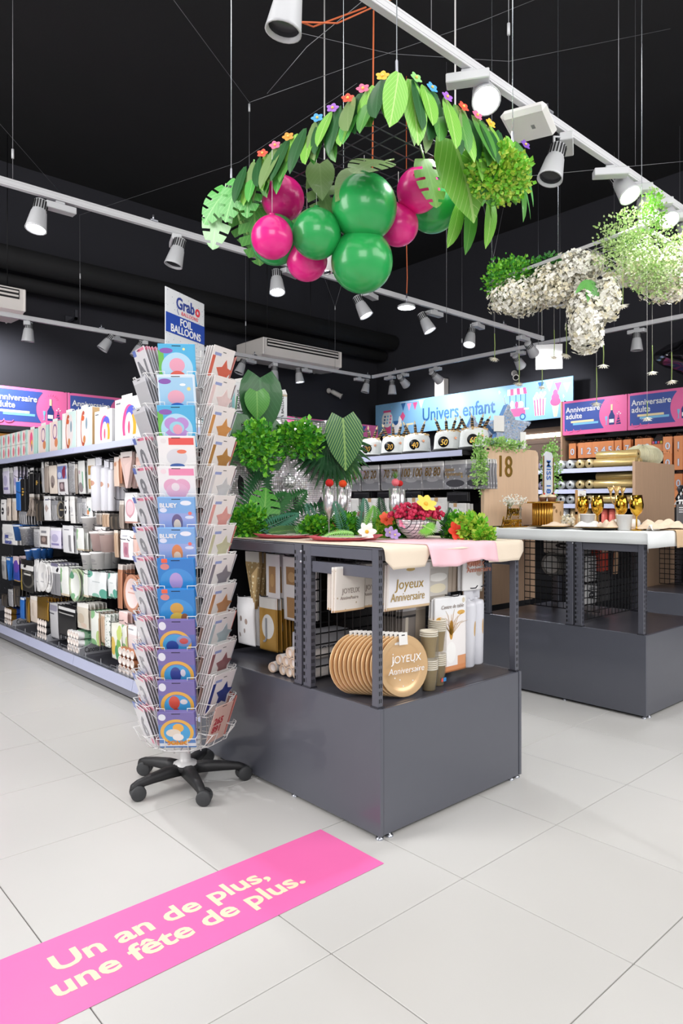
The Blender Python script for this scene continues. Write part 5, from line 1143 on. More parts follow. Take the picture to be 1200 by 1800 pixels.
# ---------------------------------------------------------------- hanging leaf frame over the first table
FX0, FX1, FY0, FY1, FZ = 1.875, 2.64, 1.78, 2.93, 2.845
hf = thing('hanging_grid', 'hanging dark wire grid dressed with leaves above the grey podium table', 'hanging frame', (0, 0, 0), 0)
for a in ((FX0, FY0, FX1, FY0), (FX0, FY1, FX1, FY1), (FX0, FY0, FX0, FY1), (FX1, FY0, FX1, FY1)):
    ob('frame_bar', MB().box(min(a[0], a[2]) - .008, min(a[1], a[3]) - .008, FZ - .008, max(a[0], a[2]) + .008, max(a[1], a[3]) + .008, FZ + .008, b=.002), hf, mats=M_steel)
g = MB()
for i in range(1, 9):
    x = FX0 + (FX1 - FX0) * i / 9; g.tube([(x, FY0, FZ), (x, FY1, FZ)], .003, 4, sm=False)
for i in range(1, 13):
    y = FY0 + (FY1 - FY0) * i / 13; g.tube([(FX0, y, FZ + .005), (FX1, y, FZ + .005)], .003, 4, sm=False)
ob('grid_wires', g, hf, mats=M_fixd)
M_cable = mat('cable_steel', '#cfd6dc', .25, .8, var=0)
for x, y in ((FX0 + .01, FY0 + .01), (FX1 - .01, FY0 + .01), (FX0 + .01, FY1 - .02), (FX1 - .01, FY1 - .02)):
    ob('cable', MB().tube([(x, y, FZ + .05), (x, y, ZC)], .0022, 5), hf, mats=M_cable)
    ob('cable_clamp', MB().lathe([(.006, 0), (.006, .045), (.003, .05)], 8).tube([(-.02, 0, -.045), (0, 0, 0), (.02, 0, -.045)], .0015, 4), hf, (x, y, FZ + .05), mats=M_steel)
gl = thing('leaf_garland', 'garland of green paper leaves around the edge of the hanging grid', 'leaf garland', (0, 0, 0), 0)
lm = {}
def getleaf(kind, L, W, mk, **k):
    key = (kind, round(L, 2), round(W, 2), mk) + tuple(k.items())
    if key not in lm:
        mb = monstera(L, W, **k) if kind == 'monstera' else frond(L, W, **k) if kind == 'frond' else fan(L, **k) if kind == 'fan' else leaf(L, W, kind, **k)
        lm[key] = mb.mesh('leaf', LF[mk])
    return lm[key]
def edge(x0, y0, x1, y1, n, out, seq, L0, L1):
    for i in range(n):
        t = (i + .5) / n + rnd.uniform(-.2, .2) / n; p = (x0 + (x1 - x0) * t, y0 + (y1 - y0) * t, FZ + .02 + .012 * (i % 2))
        mk = seq[i % len(seq)]; L = rnd.uniform(L0, L1); al = Vector((x1 - x0, y1 - y0, 0)).normalized()
        k = rnd.uniform(-.35, .35)
        o = ob('leaf', getleaf('oblong', round(L / .02) * .02, rnd.choice((.085, .1, .11)), mk, droop=.12), gl)
        aim(o, Vector(p) + Vector(out) * (.012 + .014 * (i % 2)), Vector(out) * rnd.uniform(.15, .55) + al * k + Vector((0, 0, -1)), out)
SQ = ('lime', 'dark', 'mid', 'lime', 'mid', 'dark', 'fresh', 'olive')
edge(FX0, FY0 + .02, FX0, FY1 - .18, 34, (-1, 0, 0), SQ, .16, .22)
edge(FX0 + .02, FY0, FX1, FY0, 25, (0, -1, 0), ('lime', 'dark', 'mid', 'lime', 'olive', 'dark', 'mid'), .18, .25)
edge(FX1, FY0, FX1, FY0 + .55, 12, (1, 0, 0), ('fresh', 'mid', 'lime'), .17, .22)
edge(FX0 + .1, FY1, FX1 - .2, FY1, 8, (0, 1, 0), SQ, .16, .2)
for x, a in ((FX0 - .012, -.2), (FX0 + .05, .15)): aim(ob('leaf', getleaf('oblong', .27, .105, 'lime', droop=.08), gl), (x, FY0 - .02, FZ + .03), (-.2 + a, -.25, -1), (-.4, -1, .2))
for p, tp, L, mk in (((1.86, 2.80, 2.84), (-.35, .35, -1), .2, 'fresh'), ((1.855, 2.90, 2.83), (-.5, .6, -.8), .2, 'fresh'), ((1.86, 2.95, 2.80), (-.2, .3, -1), .24, 'mint'), ((1.95, 2.95, 2.80), (.4, .0, -1), .22, 'mid'), ((1.865, 2.70, 2.84), (-.2, .1, -1), .2, 'fresh')):
    aim(ob('leaf', getleaf('monstera', L, L * .85, mk), gl), p, tp, (-.9, -.5, .2))
for p, tp, L, mk in (((2.62, 1.76, 2.82), (.5, -.3, -.9), .22, 'fresh'), ((2.66, 1.80, 2.80), (.7, -.1, -.7), .24, 'fresh'), ((2.6, 1.75, 2.78), (.1, -.3, -1), .26, 'mid'), ((2.66, 1.95, 2.8), (.6, .1, -.9), .24, 'lime')):
    aim(ob('leaf', getleaf('oblong', L, .1, mk, droop=.2), gl), p, tp, (.3, -1, .4))
# big single leaves clipped under the grid
def big(label, base, tip, nrm, kind, L, W, mk, name='paper_leaf', cat='leaf', group=None, **k):
    o = ob(name, getleaf(kind, L, W, mk, **k)); aim(o, base, tip, nrm); return tag(o, label, cat, group)
for a in (
    ('large lime monstera leaf with veins under the right side of the hanging grid', (2.30, 1.86, 2.82), (.55, -.1, -.9), (-.5, -1, .1), 'heart', .34, .27, 'lime'),
    ('dark green monstera leaf beside the lime one under the hanging grid', (2.42, 1.80, 2.83), (.25, -.2, -1), (-.4, -1, .1), 'monstera', .26, .2, 'mid'),
    ('olive monstera leaf lying over the largest green balloon', (2.16, 2.12, 2.78), (-.7, -.2, -.28), (-.2, -.5, .9), 'monstera', .27, .2, 'olive'),
    ('olive monstera leaf between green balloon and upper pink balloon', (2.30, 2.02, 2.80), (.1, -.35, -.9), (-.3, -1, .2), 'monstera', .22, .18, 'olive'),
    ('folded olive leaf on the left of the largest green balloon', (2.10, 2.22, 2.74), (-.55, .0, -.5), (-.6, -.7, .4), 'heart', .18, .14, 'olive'),
    ('olive monstera leaf behind the left pink balloon', (2.02, 2.42, 2.78), (.3, -.2, -.9), (-.5, -1, .1), 'monstera', .24, .18, 'olive'),
    ('pale folded leaf above the round green balloon', (1.99, 2.36, 2.80), (.0, -.1, -1), (-.7, -.7, .2), 'heart', .15, .13, 'olive'),
    ('lime pointed leaf hanging behind the lower left pink balloon', (1.93, 2.78, 2.72), (.1, .05, -1), (-.8, -.6, 0), 'monstera', .26, .2, 'mid'),
    ('dark leaf low on the right behind the boxwood clump', (2.62, 2.02, 2.74), (.2, .0, -1), (0, -1, 0), 'oblong', .26, .11, 'mid'),
    ('lime leaf low on the right under the boxwood clump', (2.68, 1.95, 2.72), (.35, .1, -1), (0, -1, 0), 'oblong', .22, .11, 'lime'),
    ('yellow green leaf by the right green balloon', (2.58, 2.05, 2.70), (.0, .1, -1), (0, -1, 0), 'oblong', .2, .1, 'lime')):
    big(*a[:-4], *a[-4:], group='large paper leaves under the hanging grid')
bush('boxwood_clump', 'bright lime boxwood clump lit under the right corner of the hanging grid', (2.49, 1.765, 2.70), .125, 2550, .024, 5, B_lime, B_yel, (1.15, .9, .85))
tw = thing('orange_flower', 'orange fabric flower between the olive leaf and upper pink balloon', 'flower', (2.36, 2.06, 2.79), 0)
ob('petals', blossom(.06, 5, 0, .5).mesh('petals', mat('petal_orange', '#ef9a22', .5)), tw, rot=(PI, 0, 0)); ob('flower_heart', MB().sphere((0, 0, -.004), .01), tw, mats=mat('flower_yellow', '#f1cf4a', .5))
# small flower clips along the rim
FLC = {'red': '#e8543c', 'pink': '#ef6f97', 'orange': '#f29a3a', 'blue': '#4fa6e0', 'violet': '#a76bcf', 'yellow': '#f3bd3c', 'green': '#8fd07a', 'purple': '#7a4fb8'}
clipm = {}
def clip(col, loc, nrm, lab):
    if col not in clipm: clipm[col] = blossom(.027, 5, 0, .15, .62).mesh('petals', mat('clip_' + col, FLC[col], .45, var=.08))
    t = thing('flower_clip', lab, 'flower clip', loc, 0, 'flower clips along the leaf garland'); t.rotation_euler = Vector(nrm).to_track_quat('Z', 'Y').to_euler()
    ob('petals', clipm[col], t, (0, 0, 0), (0, 0, rnd.random())); ob('flower_heart', MB().sphere((0, 0, .004), .006, 8, 5), t, mats=mat('clip_heart', '#f0d070', .5))
for i, (y, c, lab) in enumerate(((2.57, 'red', 'orange red flower clip, lowest on the left edge of the garland'), (2.475, 'pink', 'pink flower clip next above the lowest orange red one'), (2.38, 'orange', 'orange flower clip in the middle of the left edge'), (2.185, 'blue', 'blue flower clip on the left garland edge'), (2.09, 'violet', 'violet flower clip between the blue and red ones'), (2.0, 'red', 'red flower clip above the violet one, left edge'), (1.915, 'pink', 'coral pink flower clip near the top corner'), (1.81, 'yellow', 'yellow flower clip left of the top corner leaves'))):
    clip(c, (FX0 - .045, y, FZ + .025), (-.7, -.6, .4), lab)
for i, (x, c, lab) in enumerate(((1.93, 'green', 'pale green flower clip at the top corner'), (2.02, 'blue', 'blue flower clip right of the top corner'), (2.11, 'violet', 'violet flower clip on the right garland edge'), (2.21, 'red', 'red flower clip on the right garland edge'), (2.30, 'pink', 'pink flower clip on the right garland edge'), (2.39, 'yellow', 'yellow flower clip on the right garland edge'), (2.645, 'purple', 'purple flower clip at the far right tip of the garland'))):
    clip(c, (x, FY0 - .045, FZ + .025), (-.2, -1, .4), lab)
# balloons
M_bpk = mat('balloon_pink', '#ee1f8c', .28, var=.01, coat=.3); M_bgr = mat('balloon_green', '#27a352', .28, var=.01, coat=.3)
def balloon(label, c, r, m):
    t = thing('latex_balloon', label, 'balloon', c, rnd.random() * 3, 'balloons under the hanging grid')
    ob('skin', MB().lathe([(.0001, -r)] + [(r * math.cos(a) * (1 - .05 * max(0, math.sin(a)) ** 3), r * math.sin(a) * (1.04 if a > 0 else 1)) for a in [-PI / 2 + PI * i / 22 for i in range(1, 22)]] + [(.012, r * 1.05), (.006, r * 1.08), (.014, r * 1.13), (.0001, r * 1.13)], 30), t, mats=m)
    ob('tie', MB().tube([(0, 0, r * 1.1), (0, 0, FZ - c[2])], .0012, 4), t, mats=M_white)
for lab, c, r, m in (('upper left pink balloon under the leaf garland', (1.999, 2.641, 2.738), .102, M_bpk), ('lower left pink balloon in front of a green one', (1.812, 2.472, 2.458), .092, M_bpk),
                     ('green balloon mostly hidden behind the lower left pink one', (1.96, 2.65, 2.535), .115, M_bgr), ('medium green balloon between the pink ones and the largest green', (1.989, 2.38, 2.493), .110, M_bgr),
                     ('largest green balloon in the centre of the cluster', (2.147, 2.238, 2.609), .146, M_bgr), ('lowest green balloon of the cluster', (2.174, 2.281, 2.388), .140, M_bgr),
                     ('pink balloon peeking out under the medium green one', (2.08, 2.56, 2.444), .097, M_bpk), ('upper right pink balloon below the orange flower', (2.402, 2.144, 2.733), .1, M_bpk),
                     ('lower right pink balloon beside the lowest green one', (2.37, 2.24, 2.591), .094, M_bpk), ('green balloon farthest right, behind the upper pink one', (2.60, 2.225, 2.742), .125, M_bgr)):
    balloon(lab, c, r, m)

# ---------------------------------------------------------------- hanging flower frame over the second table
def fz(x, y): return 2.965 - .068 * (y - 1.9)
GX0, GX1, GY0, GY1 = 4.14, 5.05, 1.9, 3.02
fr = thing('hanging_grid', 'hanging grey wire grid dressed with white flowers on the right', 'hanging frame', (0, 0, 0), 0)
def bar(x0, y0, x1, y1, r=.012):
    return MB().tube([(x0, y0, fz(x0, y0)), (x1, y1, fz(x1, y1))], r, 4, sm=False)
for a in ((GX0, GY0, GX1, GY0), (GX0, GY1, GX1, GY1), (GX0, GY0, GX0, GY1), (GX1, GY0, GX1, GY1)): ob('frame_bar', bar(*a), fr, mats=M_track)
g = MB()
for i in range(1, 10): x = GX0 + (GX1 - GX0) * i / 10; g.tube([(x, GY0, fz(x, GY0)), (x, GY1, fz(x, GY1))], .003, 4, sm=False)
for i in range(1, 12): y = GY0 + (GY1 - GY0) * i / 12; g.tube([(GX0, y, fz(GX0, y)), (GX1, y, fz(GX1, y))], .003, 4, sm=False)
ob('grid_wires', g, fr, mats=M_track)
for x, y in ((GX0 + .01, GY0 + .01), (GX1 - .01, GY0 + .01), (GX0 + .01, GY1 - .02), (GX1 - .01, GY1 - .02)):
    z = fz(x, y); ob('cable', MB().tube([(x, y, z + .05), (x, y, ZC)], .0022, 5), fr, mats=M_cable)
    ob('cable_clamp', MB().lathe([(.006, 0), (.006, .045), (.003, .05)], 8).tube([(-.02, 0, -.045), (0, 0, 0), (.02, 0, -.045)], .0015, 4), fr, (x, y, z + .05), mats=M_steel)
M_pet = mat('petal_white', '#fbf8ee', .6, var=.05, scale=40); M_petc = mat('petal_cream', '#f3ebcf', .6, var=.05, scale=40); M_stem = mat('stem_green', '#4f7a35', .6)
def cluster(label, loc, r, n, size, seed, sc=(1, 1, 1), mix=.2, name='flower_cluster', cat='flowers'):
    t = thing(name, label, cat, loc, 0, 'flower bunches on the right hanging grid'); q = random.Random(seed); b = MB(); st = MB()
    for i in range(n):
        while True:
            v = Vector((q.uniform(-1, 1), q.uniform(-1, 1), q.uniform(-1, 1)))
            if .2 < v.length < 1: break
        c = Vector((v.x * sc[0], v.y * sc[1], v.z * sc[2])) * r * (1 + .2 * math.sin(v.x * 6 + seed) * math.cos(v.z * 5))
        d = (v + Vector((q.uniform(-.5, .5), q.uniform(-.5, .5), q.uniform(-.5, .5)))).normalized(); u = d.orthogonal().normalized(); w_ = d.cross(u); s = size * q.uniform(.7, 1.3)
        k = 4; mi = 1 if q.random() < mix else 0
        vs = [c]; fs = []
        for j in range(k):
            a = 2 * PI * j / k + q.random(); e = u * math.cos(a) + w_ * math.sin(a); f = (u * -math.sin(a) + w_ * math.cos(a)) * s * .46
            vs += [c + e * s * .5 - f + d * s * .2, c + e * s + d * s * .25, c + e * s * .5 + f + d * s * .2]; fs.append((0, 3 * j + 1, 3 * j + 2, 3 * j + 3))
        b.add(vs, fs, mi, True)
        if i % 25 == 0: st.tube([(0, 0, r * sc[2] * .6), c * .5, c], [.002, .0015, .001], 4)
    ob('blossoms', b, t, mats=[M_pet, M_petc]); ob('stems', st, t, mats=M_stem)
    return t
cluster('white hydrangea bunch at the left end of the flower grid', (4.17, 2.80, 2.74), .19, 1710, 0.0144, 1, (1.0, 1.1, .62), .3)
cluster('cream blossom bunch left of the green leaves', (4.2, 2.52, 2.76), .17, 1520, 0.0144, 2, (1, 1, .8), .5)
cluster('airy white sprays in the middle of the flower grid', (4.2, 2.35, 2.84), .15, 1140, 0.0151, 3, (1, 1.1, .7), .15)
cluster('long hanging bunch of white orchids in the middle', (4.17, 2.28, 2.50), .13, 1330, 0.0216, 4, (.85, .9, 1.9), .2)
cluster('white orchid spray right of the hanging bunch', (4.2, 2.14, 2.60), .09, 494, 0.0216, 9, (.7, .7, 1.7), .2)
cluster('cream flower bunch at the right picture edge', (4.62, 1.95, 2.78), .2, 1710, 0.0158, 6, (1, .9, .9), .4)
cluster('white flowers behind the pale green sprays', (4.42, 2.05, 2.80), .15, 950, 0.0158, 7, (1, 1, .8), .35)
bush('boxwood_clump', 'vivid green boxwood clump at the left end of the flower grid', (4.16, 2.86, 2.89), .17, 1350, .026, 15, B_mid, B_lime, (.9, 1.1, .8))
bush('boxwood_clump', 'dark green boxwood clump behind the white flower sprays', (4.3, 2.62, 2.90), .15, 900, .026, 16, B_dark, B_mid, (1, 1, .7))
bush('eucalyptus_bunch', 'airy pale green sprays at the top corner of the flower grid', (4.2, 2.0, 2.90), .25, 1950, .018, 17, B_sage, B_pale, (.85, .9, .8))
bush('eucalyptus_bunch', 'pale green sprays hanging on the right of the flower grid', (4.36, 1.92, 2.74), .2, 1200, .019, 18, B_sage, B_pale, (1.1, .8, .8))
bush('eucalyptus_bunch', 'tall green sprig rising above the flower grid corner', (4.2, 1.86, 3.06), .12, 390, .02, 19, B_sage, B_lime, (.55, .55, 1.2))
bush('eucalyptus_bunch', 'pale green sprays at the right picture edge, high', (4.75, 1.88, 2.95), .2, 900, .02, 20, B_sage, B_pale, (1.2, .8, .7))
for i, (tp, L) in enumerate((((-.5, -.3, -1), .16), ((.1, -.5, -1), .2), ((-.9, .2, -.7), .13), ((.5, -.5, -.8), .14))):
    big('long green orchid leaf above the hanging white bunch, %s' % ('left', 'centre', 'upper left', 'right')[i], (4.13, 2.24, 2.72), tp, (-.7, -.7, .3), 'lance', L, .045, 'fern', group='orchid leaves')
dm = MB()
for k in range(2):
    for j in range(12):
        a = 2 * PI * j / 12 + k * .26; d = Vector((math.cos(a), math.sin(a), .35 + .5 * k)); s = Vector((-math.sin(a), math.cos(a), 0)) * .006; r_ = .042 - .01 * k
        dm.add([Vector((0, 0, 0)), d * r_ * .6 - s, d * r_, d * r_ * .6 + s], [(0, 1, 2, 3)], 0, True)
me_daisy = dm.mesh('petals', M_pet)
for i, (p, L, lab) in enumerate((((4.152, 2.978, 2.346), .17, 'farthest left of all'), ((4.152, 2.773, 2.14), .2, 'over the sweet cart on the banner'), ((4.152, 2.593, 2.093), .15, 'over the popcorn on the banner'), ((4.36, 2.626, 2.332), .18, 'left of a close pair'), ((4.18, 2.428, 2.286), .2, 'right of a close pair'), ((4.152, 2.155, 2.174), .12, 'just under the orchid bunch'), ((4.167, 2.037, 2.527), .2, 'highest, right of the orchids'), ((4.152, 2.201, 1.939), .22, 'lowest, at the first pink sign'), ((4.603, 2.048, 2.173), .17, 'right, upper of two'), ((4.596, 1.92, 2.095), .18, 'right, lower of two'), ((4.28, 1.936, 1.83), .1, 'over the lettering of the second pink sign'))):
    t = thing('hanging_daisy', 'white daisy hanging upside down on a thread, ' + lab, 'flower', p, 0, 'daisies hanging under the flower grid')
    ob('petals', me_daisy, t, (0, 0, 0), (PI + rnd.uniform(-.3, .3), rnd.uniform(-.3, .3), 0)); ob('flower_heart', MB().sphere((0, 0, -.012), .012, 8, 5), t, mats=M_petc)
    ob('stem', MB().tube([(0, 0, 0), (.004, 0, L * .5), (0, 0, L)], .003, 5), t, mats=mat('stem_pale', '#8fa35e', .6)); ob('thread', MB().tube([(0, 0, L), (0, 0, fz(p[0], p[1]) - p[2])], .0008, 4), t, mats=M_white)
# ---------------------------------------------------------------- gondola end: glitter curtain and greenery
def mirrormat(key, n, base, tint, dark='#6d6a72'):
    m = bpy.data.materials.new(key); m.use_nodes = True; MATS[key] = m; nt = m.node_tree; L = nt.links.new; b = nt.nodes['Principled BSDF']
    b.inputs['Metallic'].default_value = .45; b.inputs['Roughness'].default_value = .25; m.diffuse_color = hexc(base)
    tc = nt.nodes.new('ShaderNodeTexCoord'); sc = nt.nodes.new('ShaderNodeVectorMath'); sc.operation = 'SCALE'; sc.inputs['Scale'].default_value = n; L(tc.outputs['Object'], sc.inputs[0])
    fl_ = nt.nodes.new('ShaderNodeVectorMath'); fl_.operation = 'FLOOR'; L(sc.outputs[0], fl_.inputs[0])
    wn = nt.nodes.new('ShaderNodeTexWhiteNoise'); wn.noise_dimensions = '3D'; L(fl_.outputs[0], wn.inputs['Vector'])
    fr = nt.nodes.new('ShaderNodeVectorMath'); fr.operation = 'FRACTION'; L(sc.outputs[0], fr.inputs[0])
    sp = nt.nodes.new('ShaderNodeSeparateXYZ'); L(fr.outputs[0], sp.inputs[0])
    mn = nt.nodes.new('ShaderNodeMath'); mn.operation = 'MINIMUM'; L(sp.outputs[0], mn.inputs[0]); L(sp.outputs[2], mn.inputs[1])
    gp = nt.nodes.new('ShaderNodeMath'); gp.operation = 'LESS_THAN'; gp.inputs[1].default_value = .16; L(mn.outputs[0], gp.inputs[0])
    mx = nt.nodes.new('ShaderNodeMix'); mx.data_type = 'RGBA'; L(wn.outputs['Value'], mx.inputs[0]); mx.inputs[6].default_value = hexc(base); mx.inputs[7].default_value = hexc(tint)
    m2 = nt.nodes.new('ShaderNodeMix'); m2.data_type = 'RGBA'; L(gp.outputs[0], m2.inputs[0]); L(mx.outputs[2], m2.inputs[6]); m2.inputs[7].default_value = hexc(dark); L(m2.outputs[2], b.inputs['Base Color'])
    geo = nt.nodes.new('ShaderNodeNewGeometry'); sub = nt.nodes.new('ShaderNodeVectorMath'); sub.operation = 'SUBTRACT'; L(wn.outputs['Color'], sub.inputs[0]); sub.inputs[1].default_value = (.5, .5, .5)
    s2 = nt.nodes.new('ShaderNodeVectorMath'); s2.operation = 'SCALE'; s2.inputs['Scale'].default_value = .55; L(sub.outputs[0], s2.inputs[0])
    ad = nt.nodes.new('ShaderNodeVectorMath'); ad.operation = 'ADD'; L(geo.outputs['Normal'], ad.inputs[0]); L(s2.outputs[0], ad.inputs[1])
    no = nt.nodes.new('ShaderNodeVectorMath'); no.operation = 'NORMALIZE'; L(ad.outputs[0], no.inputs[0]); L(no.outputs[0], b.inputs['Normal'])
    return m
M_mir = mirrormat('mirror_sequins', 85, '#d9cdd4', '#ffffff'); M_disco = mirrormat('mirror_tiles', 70, '#cfcfd2', '#ffffff', '#4a4a50')
cb = MB(); nx, nz = 40, 26; vs = []
for i in range(nz + 1):
    for j in range(nx + 1):
        u = j / nx; v = i / nz; x = 2.03 + .945 * u; z = 1.125 + (.665 + .02 * math.sin(u * 9)) * v
        vs.append((x, 3.222 - .010 * math.sin(u * 31 + 1.3 * v) - .006 * math.sin(v * 11 + u * 3), z))
cb.add(vs, [(i * (nx + 1) + j, i * (nx + 1) + j + 1, (i + 1) * (nx + 1) + j + 1, (i + 1) * (nx + 1) + j) for i in range(nz) for j in range(nx)], 0, True)
gc = thing('glitter_curtain', 'silver mirror sequin curtain hung on the gondola end behind the table', 'curtain', (0, 0, 0), 0)
ob('sequin_sheet', cb, gc, mats=M_mir); ob('hanging_rod', MB().tube([(2.03, 3.224, 1.792), (2.975, 3.224, 1.792)], .006, 6), gc, mats=M_steel)
db = thing('disco_ball', 'small mirror disco ball hanging before the sequin curtain', 'disco ball', (2.43, 3.15, 1.42), 0)
ob('ball', MB().sphere((0, 0, 0), .04, 24, 16), db, mats=M_disco); ob('cap', MB().lathe([(.01, .036), (.01, .048), (.0001, .05)], 10), db, mats=M_steel); ob('thread', MB().tube([(0, 0, .05), (0, .06, .365)], .0008, 4), db, mats=M_white)
GE = 'greenery on the gondola end'
big('large dark monstera leaf over the white boxes at the gondola end', (2.22, 3.14, 1.985), (-.02, -.12, -1), (-.3, -1, .25), 'heart', .34, .25, 'dark', group=GE, name='artificial_leaf')
big('dark monstera leaf below the large one, behind the boxwood', (2.24, 3.16, 1.76), (.12, -.1, -1), (-.2, -1, .2), 'monstera', .34, .34, 'dark', group=GE, name='artificial_leaf')
big('folded olive leaf on the large monstera leaf', (2.17, 3.10, 1.90), (.0, -.1, -1), (-.5, -1, .3), 'heart', .15, .14, 'mid', group=GE, name='artificial_leaf')
big('dark green leaf by the spinner above the boxwood', (2.06, 3.14, 1.78), (-.2, -.15, -1), (-.3, -1, .2), 'monstera', .3, .26, 'dark', group=GE, name='artificial_leaf')
bush('boxwood_bush', 'bright boxwood bush hanging beside the spinner in front of the curtain', (2.15, 3.06, 1.60), .15, 720, .032, 31, B_mid, B_lime, (.85, .6, .9), group=GE)
bush('boxwood_bush', 'bright boxwood bush in front of the sequin curtain, above the disco ball', (2.45, 3.08, 1.655), .15, 680, .032, 32, B_mid, B_lime, (1.05, .6, .7), group=GE)
big('dark palm frond leaning up behind the spinner cards', (2.06, 3.02, 1.21), (.42, .25, .55), (-.3, -1, .2), 'frond', .42, .24, 'deep', group=GE, name='palm_frond', cat='palm frond', droop=.15)
big('second dark palm frond under the first one', (2.04, 2.98, 1.16), (.5, .1, .35), (-.3, -.8, .5), 'frond', .4, .22, 'dark', group=GE, name='palm_frond', cat='palm frond', droop=.2)
big('veined dark monstera leaf low beside the curtain', (2.14, 3.00, 1.20), (.2, .15, .5), (-.3, -1, .3), 'monstera', .22, .2, 'mid', group=GE, name='artificial_leaf')
big('dark palm frond lying to the right in front of the curtain', (2.18, 2.98, 1.15), (.85, .12, .25), (-.2, -.7, .7), 'frond', .5, .26, 'deep', group=GE, name='palm_frond', cat='palm frond', droop=.0)
big('second palm frond along the foot of the curtain', (2.16, 3.04, 1.15), (.8, .2, .45), (-.2, -.9, .3), 'frond', .46, .24, 'dark', group=GE, name='palm_frond', cat='palm frond', droop=.05)
big('light and dark striped long leaf on the back of the table', (2.08, 2.86, 1.145), (1, .18, .10), (-.2, -.5, 1), 'oblong', .34, .11, 'stripe', group=GE, name='artificial_leaf', droop=.1)
big('blue green slim frond on the table behind the striped leaf', (2.06, 2.92, 1.15), (.9, .2, .3), (-.1, -.7, .7), 'frond', .34, .16, 'bluegreen', group=GE, name='palm_frond', cat='palm frond', droop=.1)
bush('boxwood_bush', 'boxwood bush on the table corner beside the spinner', (2.02, 2.98, 1.20), .11, 900, .026, 33, B_mid, B_lime, (1, .8, .8), group=GE)
# right cluster on the curtain corner
big('dark fan palm on the upper right corner of the curtain', (2.73, 3.17, 1.67), (-.45, -.25, -.85), (-.3, -1, .1), 'fan', .30, 0, 'deep', group=GE, name='fan_palm', cat='palm leaf')
big('dark fan palm spreading down from the curtain corner', (2.77, 3.16, 1.69), (.12, -.25, -1), (-.2, -1, .1), 'fan', .34, 0, 'dark', group=GE, name='fan_palm', cat='palm leaf')
big('mid green fan palm at the right edge of the curtain', (2.84, 3.18, 1.64), (.6, -.2, -.8), (.1, -1, .1), 'fan', .27, 0, 'mid', group=GE, name='fan_palm', cat='palm leaf')
big('striped heart leaf on top of the fan palms at the curtain corner', (2.76, 3.06, 1.80), (.06, -.06, -1), (-.45, -1, .2), 'heart', .31, .24, 'stripe', group=GE, name='artificial_leaf', droop=.1)
big('plain heart leaf behind the striped one at the curtain corner', (2.84, 3.12, 1.74), (.25, -.05, -1), (-.1, -1, .2), 'heart', .24, .18, 'dark', group=GE, name='artificial_leaf')

# ---------------------------------------------------------------- cloths on the first table
M_linen = mat('beige_paper_cloth', '#e3d3bf', .75, var=.03); M_pcl = mat('pink_cloth', '#efc3cc', .7, var=.03)
def cloth(name, label, x0, x1, yb, yf, z, drop, m, nx=24, wave=.006, seed=0.0, edge=lambda u: 1.0):
    b = MB(); pr = [(yb, 0)] + [(yb + (yf - yb) * i / 8, 0) for i in range(1, 8)] + [(yf + .012, 0), (yf + .003, -.002), (yf - .003, -.010)] + [(yf - .004, -.010 - .09 * k / 6 * 1.0) for k in range(1, 7)]
    vs = []
    for j, (y, dz) in enumerate(pr):
        for i in range(nx + 1):
            u = i / nx; k = max(0, j - 10) / 6
            zz = z + (dz if j <= 10 else -.010 - drop * edge(u) * k) + .001 * math.sin(i * 1.7 + j)
            yy = y - (wave * k * (math.sin(u * 17 + seed) + 1.0) if j > 10 else 0)
            vs.append((x0 + (x1 - x0) * u, yy, zz))
    n = nx + 1
    b.add(vs, [(j * n + i, j * n + i + 1, (j + 1) * n + i + 1, (j + 1) * n + i) for j in range(len(pr) - 1) for i in range(nx)], 0, True)
    o = ob(name, b, mats=m); md = o.modifiers.new('thickness', 'SOLIDIFY'); md.thickness = .0012
    return tag(o, label, 'cloth')
rd = lambda u: max(.12, min(1, min(u, 1 - u) * 9 + .35)) ** .6
cloth('table_cloth', 'beige paper cloth over the grey podium table, hanging at its front corners', 1.90, 2.832, 3.15, 1.873, 1.1215, .075, M_linen, edge=lambda u: (rd(min(1, u / .27)) if u < .27 else (.15 if u < .68 else rd(min(1, (u - .64) / .36)) * 1.1)))
cloth('pink_cloth', 'pale pink runner across the front of the beige cloth', 2.15, 2.61, 2.25, 1.868, 1.124, .085, M_pcl, wave=.012, seed=2.0, edge=lambda u: .75 + .25 * abs(math.sin(u * 3.6 + .6)))

# ---------------------------------------------------------------- table dressing
M_plp = mat('plate_pink', '#ea6a82', .35, var=.03); M_plprint = prt('plate_print', '#dfe0d2', (('e', .3, .5, .4, .4, '#7fae86'), ('e', .7, .4, .3, .4, '#b9c9a8'), ('e', .5, .7, .2, .2, '#d98f8f')), .4, axis='xy', speck=(40, .25, '#8fa889'))
TT = 1.1235
def leafplate(label, x, y, rz, r=.15):
    t = thing('leaf_placemat', label, 'placemat', (x, y, TT), rz, 'pink leaf shaped placemats')
    pts = [(r * (1 + .12 * math.cos(2 * a)) * math.cos(a), r * .9 * math.sin(a)) for a in [2 * PI * i / 28 for i in range(28)]]
    vs = [(0, 0, .003)] + [(px * .8, py * .8, .003) for px, py in pts] + [(px, py, .012 + .01 * (abs(px) / r) ** 2) for px, py in pts]
    n = 28
    ob('mat', MB().add(vs, [(0, 1 + i, 1 + (i + 1) % n) for i in range(n)] + [(1 + i, 1 + n + i, 1 + n + (i + 1) % n, 1 + (i + 1) % n) for i in range(n)], 0, True), t, mats=M_plp)
    ob('plate', MB().lathe([(.0001, .006), (r * .45, .006), (r * .5, .010), (r * .68, .017), (r * .67, .018), (r * .5, .012), (.0001, .009)], 28), t, mats=M_plprint)
    return t
leafplate('pink leaf placemat with printed plate nearest the front post', 2.16, 2.38, -.4, .165)
